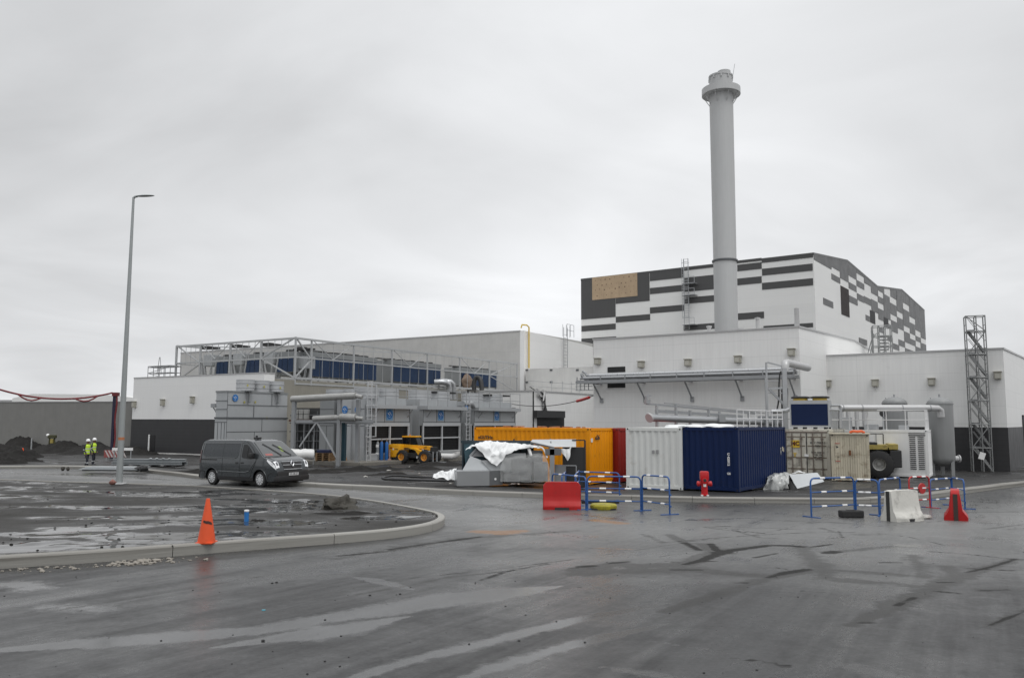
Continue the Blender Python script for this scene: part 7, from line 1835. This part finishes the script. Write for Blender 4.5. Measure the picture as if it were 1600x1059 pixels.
# access frame beside the corner
p = at(1197, 640, 48.5); af = thing('access_frame', 'thin steel access frame with diagonal stay at the front block corner', 'steel frame', (p.x, p.y, 0), R(-6))
F_ = lambda px, py, y=0: lpx(af, 1, y, px, py)
m = MB()
for px, pt, w_ in ((1198, 566, .09), (1226, 575, .26), (1196, 590, .05)): m.box(F_(px, 600).x - w_ / 2, F_(px, 600).x + w_ / 2, -.08, .08, .2, F_(px, pt).z)
m.build('post', GALV, af)
m = MB()
for (x0, y0, x1, y1, w_) in [(1199, 566, 1222, 572, .08), (1199, 588, 1218, 588, .05), (1199, 595, 1218, 595, .05), (1200, 607, 1226, 606, .1), (1200, 614, 1226, 614, .05), (1196, 590, 1196, 612, .06)]: m.bar(F_(x0, y0), F_(x1, y1), w_)
m.build('rail', GALV, af); MB().bar(F_(1202, 608), F_(1229, 636), .13).build('stay', STEEL, af)
MB().tube(smooth_line([F_(1214, 640), F_(1217, 625), F_(1217, 605), F_(1218, 585), F_(1220, 580)], 2), .05, 6).tube([F_(1226, 606, .3), F_(1226, 640, .3)], .2, 10).build('cable', BLACKP, af)
MB().tube([F_(1205, 643), F_(1228, 641.5), F_(1237, 637)], .14, 10).build('branch_pipe', GALV, af, smooth=50)
# pipe spool rack behind the containers
sp0 = at(1016, 652, 43.5); sp1 = at(1226, 660.5, 51)
spr = thing('pipe_spool_rack', 'raised rack of thick grey pipe and thin rails behind the navy container', 'pipe rack', (sp0.x, sp0.y, 0), math.atan2(sp1.y - sp0.y, sp1.x - sp0.x))
S_ = lambda px, py, y=0: lpx(spr, 1, y, px, py)
a, b = S_(1016, 652.5), S_(1222, 660)
MB().tube([a, b], .19, 16).build('thick_pipe', GALV, spr, smooth=50)
MB().lathe([(.0, -.06), (.25, -.06), (.25, .06), (0, .06)], c=a + Vector((-.05, 0, 0)), n=20, M=Matrix.Rotation(R(70), 4, 'Y')).build('end_flange', mat('pale_grey_paint', (.42, .43, .43), .6, spec=.2), spr, smooth=40)
m = MB().bar(S_(1010, 630.5), S_(1180, 646), .08, .1).bar(S_(1038, 629.5), S_(1200, 646), .05).bar(S_(1024, 642), S_(1160, 650.5), .07, .16).bar(S_(1040, 641, .3), S_(1160, 651, .3), .06)
m.build('rail', STEEL, spr)
for px, pt in ((1026, 633), (1056, 632), (1078, 641), (1107, 638), (1124, 643), (1170, 646)):
    q = S_(px, pt); MB().box(q.x - .06, q.x + .06, -.06, .06, .3, q.z).build('post', GALV, spr)
q = S_(1010, 628); MB().bar(q, q + Vector((0, 0, .28)), .12).bar(q + Vector((-.05, 0, .3)), q + Vector((.35, 0, .34)), .06).box(q.x - .1, q.x + .2, -.1, .1, q.z - .1, q.z + .12).build('end_stop', STEEL, spr)
q = S_(1128, 654, -.25); MB().bbox(q.x - .28, q.x + .28, -.3, -.2, q.z - .2, q.z + .25, .02).build('plate', STEEL, spr)
m = MB()
for px in (1192, 1206, 1216): 
    q = S_(px, 664); m.box(q.x - .08, q.x + .08, -.3, .3, .3, S_(px, 650).z)
m.build('support', STEEL, spr)
gr_ = thing('edge_rail', 'white edge rail fixed along the top of the navy container', 'rail', bc.matrix_basis @ Vector((.1, .06, 2.6)), R(54))
m = MB()
for x in np.linspace(0, 5.8, 9): m.tube([(x, 0, 0), (x, 0, .72)], .022, 6)
for z in (.36, .72): m.tube([(0, 0, z), (5.8, 0, z)], .024, 6)
m.build('rail', mat('white_rail', (.68, .68, .68)), gr_)
# ---------------------------------------------------------------- tarp covered machinery before the orange container
MET = mat('zinc_sheet', (.31, .32, .325), .4, .45, var=.1, vscale=2); METD = mat('zinc_sheet_dark', (.16, .165, .17), .45, .4, var=.12)
p = at(765, 740, 35.7); p.z = zyard(p.x, p.y); db = thing('duct_box', 'plain grey steel duct box lying in front of the tarp covered machine', 'duct', p + Vector((0, 0, .06)), R(12))
wl0 = -lpx(db, 1, 0, 714, 745).x; wr0 = 1.15; zt0 = lpx(db, 1, 0, 740, 735.5).z
MB().bbox(-wl0, 0, 0, 1.0, 0, zt0, .015).build('shell', MET, db); q = Matrix.Rotation(R(28), 4, 'Z')
MB().box(.0, .72, .0, .9, .01, zt0 - .01, 0, q).build('side_shell', METD, db); MB().lathe([(0, 0), (.05, 0), (.05, .01), (0, .01)], c=(.28, .12, .28), n=12, M=Matrix.Rotation(R(90), 4, 'X')).build('port', WHITEP, db)
MB().box(-wl0 + .2, -wl0 + .5, .1, .8, -.1, 0).box(-.3, 0, .1, .8, -.1, 0).build('bearer', BLACKP, db)
ym = db.location.y
hp = thing('sheet_hopper', 'pale sheet metal hopper with triangular end under the white tarp', 'hopper', (at(750, 740, 36.2).x, 36.2, zyard(-1, 36.2)))
H_ = lambda px, py, dy: at(px, py, ym + dy * .6)
MB().add([H_(721, 737, .7), H_(735, 712, 1.0), H_(753, 719, 1.0), H_(768, 738, .8), H_(770, 737, 2.2), H_(735, 712, 2.2)], [(0, 1, 2, 3), (1, 5, 4, 2), (2, 4, 3), (0, 3, 4), (0, 5, 1), (0, 4, 5)]).build('white_chute', mat('pale_panel', (.46, .48, .49)), hp, world=True)
MB().add([H_(734, 713, 1.1), H_(748, 695, 1.4), H_(756, 694, 1.4), H_(767, 713, 1.1), H_(734, 713, 2.4), H_(767, 713, 2.4), H_(752, 694, 2.4)], [(0, 1, 2, 3), (0, 4, 6, 1), (3, 2, 6, 5), (1, 6, 2), (4, 5, 6), (0, 3, 5, 4)]).build('triangular_end', METD, hp, world=True)
MB().bar(H_(734, 713, 1.05), H_(749, 695, 1.35), .07).bar(H_(755, 695, 1.35), H_(767, 713, 1.05), .07).build('frame', STEEL, hp, world=True)
MB().add([H_(752, 719, .85), H_(792, 716, 1.2), H_(788, 736, 1.0), H_(768, 737, .8), H_(792, 716, 2.2), H_(752, 719, 2.2)], [(0, 1, 2, 3), (0, 5, 4, 1), (1, 4, 2), (0, 3, 5), (2, 4, 5, 3)]).build('side_sheet', MET, hp, world=True)
rows = [[H_(728, 706, .95), H_(734, 701, .95), H_(741, 697, 1.0), H_(746, 700, .9), H_(764, 722, .75), H_(777, 728, .7), H_(781, 722, .8), H_(792, 711, .95), H_(812, 702, 1.05), H_(836, 699, 1.1), H_(846, 701, 1.15)],
        [H_(731, 700, 1.1), H_(738, 696, 1.15), H_(749, 692.5, 1.2), H_(757, 695, 1.1), H_(770, 707, .95), H_(779, 712, .9), H_(785, 707, .95), H_(797, 701, 1.05), H_(815, 697, 1.15), H_(836, 696, 1.2), H_(844, 697, 1.2)],
        [H_(735, 698, 1.8), H_(744, 694, 1.8), H_(753, 691, 1.8), H_(763, 689.5, 1.8), H_(772, 691, 1.8), H_(782, 692, 1.8), H_(792, 693, 1.8), H_(805, 694, 1.8), H_(818, 695, 1.8), H_(836, 696, 1.8), H_(842, 697, 1.8)],
        [H_(738, 700, 2.8), H_(745, 696, 2.8), H_(754, 692, 2.8), H_(764, 691, 2.8), H_(773, 691, 2.8), H_(782, 692, 2.8), H_(792, 694, 2.8), H_(805, 695, 2.8), H_(818, 696, 2.8), H_(836, 697, 2.8), H_(842, 698, 2.8)]]
cloth('white_tarpaulin', 'torn white tarpaulin draped over the machine before the orange container', rows, SHEET, 'tarpaulin', seed=4, amp=.10)
wb2 = thing('wrapped_crates', 'grey crates wrapped in clear film right of the sheet hopper', 'wrapped crates', (at(820, 740, 36.0).x, 36.0, zyard(1, 36.0)), R(4))
for (a, b, t_, bt, dy) in [(787, 822, 708, 740, 1.2), (824, 848, 704, 742, 1.4), (800, 830, 716, 750, .9), (834, 856, 722, 752, .7), (788, 812, 738, 753, .6), (860, 876, 700, 706, 1.2)]:
    a_, b_ = lpx(wb2, 1, dy * .6 - .3, a, bt), lpx(wb2, 1, dy * .6 - .3, b, t_); MB().bbox(a_.x, b_.x, dy * .6 - .3, dy * .6 + .4, max(a_.z, .02), b_.z, .02).build('crate', MET if (a + b) % 2 else METD, wb2)
rows = [[H_(782, 752, .45), H_(800, 753, .3), H_(820, 754, .3), H_(840, 753, .35), H_(861, 752, .6)], [H_(781, 735, .55), H_(800, 734, .35), H_(820, 733, .4), H_(842, 732, .4), H_(860, 734, .7)], [H_(786, 716, .8), H_(802, 716, .65), H_(820, 715, .65), H_(838, 712, .7), H_(852, 712, .9)], [H_(800, 713, 1.2), H_(806, 712, 1.2), H_(822, 711, 1.2), H_(838, 708, 1.2), H_(848, 708, 1.3)]]
FILM = mat('cling_film', (.62, .63, .62), .18, var=.2, vscale=3); b_ = FILM.node_tree.nodes['Principled BSDF']; b_.inputs['Alpha'].default_value = .17
fo = cloth('film_wrap', None, rows, FILM, None, seed=13, amp=.05, thick=.004); fo.parent = wb2; fo.matrix_parent_inverse = wb2.matrix_basis.inverted()
MB().tube([H_(842, 697, 1.2), H_(848, 700, 1.1), H_(852, 706, 1.0), H_(855, 715, .9)], .04, 8).tube([H_(826, 700, 1.2), H_(830, 712, 1.1)], .07, 8).build('white_strap', WHITEP, wb2, world=True)
cp_ = thing('steel_canopy', 'grey steel canopy on a post beside the orange container', 'canopy', (at(862, 740, 36.3).x, 36.3, zyard(3, 36.3)))
MB().add([H_(832, 686.5, 1.6), H_(900, 686, 2.0), H_(900, 698, 1.6), H_(866, 698, 1.0), H_(829, 690, 1.4)] + [H_(832, 688, 2.6), H_(900, 688, 2.6)], [(0, 1, 2, 3), (0, 3, 4), (0, 5, 6, 1), (4, 3, 2, 6, 5)]).build('roof_sheet', mat('pale_panel', (.46, .48, .49)), cp_, world=True)
MB().bar(H_(829, 691, 1.35), H_(866, 699.5, .95), .07).bar(H_(860, 686, 1.9), H_(861, 698, 1.3), .06).build('edge_beam', METD, cp_, world=True)
a = H_(862.5, 699, 1.0); MB().box(a.x - .1, a.x + .1, a.y - .1, a.y + .1, zyard(a.x, a.y) - .05, a.z).build('post', MET, cp_, world=True)
MB().bbox(H_(852, 710, .9).x, H_(877, 710, .9).x, ym + .5, ym + .8, H_(860, 711, .9).z, H_(860, 701, .9).z, .01).build('cross_duct', METD, cp_, world=True)
a, b = H_(880, 752, 1.9), H_(914, 697, 1.9)
bkb = thing('black_screen', 'black sheeted screen frame against the orange container', 'screen', (a.x, a.y, zyard(a.x, a.y)))
MB().box(0, b.x - a.x, 0, .5, 0, b.z - zyard(a.x, a.y) - .05).build('sheet', BLACKP, bkb); zf2 = H_(913, 687.5, 1.9).z - bkb.location.z
MB().bar((b.x - a.x, 0, 0), (b.x - a.x, 0, zf2), .07).bar((.4, 0, zf2), (b.x - a.x, 0, zf2), .05).build('frame', BLACKP, bkb)
rows = [[H_(876, 701, 1.3), H_(888, 702, 1.25), H_(894, 698, 1.2)], [H_(878, 708, 1.25), H_(888, 711, 1.2), H_(891, 706, 1.15)], [H_(884, 716, 1.2), H_(887, 720, 1.15), H_(889, 716, 1.1)]]
cloth('torn_sheet', 'small torn white sheet hanging from the canopy edge', rows, SHEET, 'tarpaulin', seed=21, amp=.05)
cdp = thing('cabinet_door', 'grey cabinet door leaning under the canopy', 'door', (at(879, 740, 36.4).x, 36.4, zyard(3, 36.4)), R(-5)); MB().box(-.35, .15, 0, .05, 0, 1.0, 0, Matrix.Rotation(R(-12), 4, 'X')).build('leaf', METD, cdp); MB().bar((.15, .1, .95), (.6, .1, .95), .04).bar((.6, .1, 0), (.6, .1, .95), .04).build('frame', STEEL, cdp)
p0, p1 = at(722, 700, 37.4), at(834, 700, 37.4)
sk = thing('teal_skip', 'teal blue steel skip behind the tarp covered machine', 'skip', (p0.x, p0.y, zyard(p0.x, p0.y))); zk = at(740, 688.5, 37.4).z - sk.location.z; Wk = p1.x - p0.x
TEAL = mat('teal_skip_paint', (.045, .10, .125), .4, var=.2, dirt=.2)
MB().prism([(0, .1), (0, zk), (.06, zk), (.2, .2), (Wk - .2, .2), (Wk - .06, zk), (Wk, zk), (Wk, .1)], 0, .9, 'y').box(.0, Wk, 0, .05, .1, zk - .02).build('shell', TEAL, sk)
MB().box(-.05, Wk + .05, -.06, .06, zk - .1, zk + .02).build('top_rim', mat('teal_dark', (.015, .03, .04), .5), sk); m = MB()
for k in range(7): m.box(Wk * k / 6.2, Wk * k / 6.2 + .07, -.05, 0, .1, zk - .1)
m.build('rib', mat('teal_dark', (.015, .03, .04)), sk)
rows = [[H_(676, 748.5, .6), H_(684, 747, .4), H_(694, 748, .4), H_(704, 748.5, .4), H_(714, 748, .4)], [H_(679, 745, 1.0), H_(686, 738, .9), H_(694, 738, .9), H_(700, 743, .8), H_(712, 736, .9)], [H_(684, 744, 1.5), H_(690, 736.5, 1.4), H_(698, 737, 1.4), H_(704, 736, 1.4), H_(713, 731, 1.3)], [H_(688, 745, 2.2), H_(694, 742, 2.2), H_(700, 742, 2.2), H_(706, 740, 2.2), H_(714, 738, 2.2)]]
cloth('crumpled_tarpaulin', 'crumpled white tarpaulin heaped on the mud left of the duct box', rows, SHEET, 'tarpaulin', seed=31, amp=.14)
rows = [[yard(798, 757), yard(806, 756.5), yard(812, 757)], [yard(800, 754.5) + Vector((0, 0, .1)), yard(808, 753.5) + Vector((0, 0, .14)), yard(812, 755)]]
cloth('sheet_scrap', 'small white sheet scrap on the mud beside the duct box', rows, SHEET, 'scrap', seed=41, amp=.05)
for k, (pts, lab) in enumerate([([(597, 748.5), (606, 745.5), (624, 745), (650, 747), (680, 748), (714, 749)], 'upper black hose lying on the mud in a loop'), ([(597, 748.5), (604, 750.5), (620, 751), (650, 752), (690, 753), (716, 753.5)], 'lower black hose lying on the mud in a loop')]):
    o_ = MB().tube(smooth_line([yard(*q) + Vector((0, 0, .07)) for q in pts], 2), .055, 8).build('black_hose', BLACKP, smooth=60); tag(o_, lab, 'hose', 'black hoses on the mud')
random.seed(5)
for k, (px, py) in enumerate([(584, 726), (598, 734.5), (607, 736), (655, 741), (704, 757), (571, 746), (640, 730)]):
    o_ = rock(MB(), yard(px, py) + Vector((0, 0, .05)), .05 + .025 * (k % 3), (1.6, 1, .5), k, 1).build('pale_scrap', mat('pale_stone', (.45, .44, .41)))
    tag(o_, ['pale scrap on the mud below the telehandler rear', 'pale scrap on the mud left of the white one', 'pale scrap beside the mud track', 'pale scrap near the white tarpaulin', 'pale scrap just before the duct box', 'upright pale scrap above the far kerb', 'pale scrap in the telehandler tracks'][k], 'scrap')
for k, (px, py, sx, h_) in enumerate([(695, 727, 3.0, .28), (640, 733, 3.2, .3), (560, 735, 3.5, .28), (500, 738, 3.0, .26), (610, 742, 3.0, .18), (330, 738, 3.0, .3)]):
    heap('mud_mound', ['low dark mud mound before the white bent pipe', 'low dark mud mound before the telehandler wheels', 'low dark mud mound before the cream board', 'low dark mud mound right of the van bonnet', 'faint mud mound above the far kerb', 'low mud mound behind the van rear'][k], yard(px, py) + Vector((0, 0, -.08)), sx, 1.2, h_, 2.7 * k + 3, group='low mud mounds in the yard', lumps=1.0, n=30)
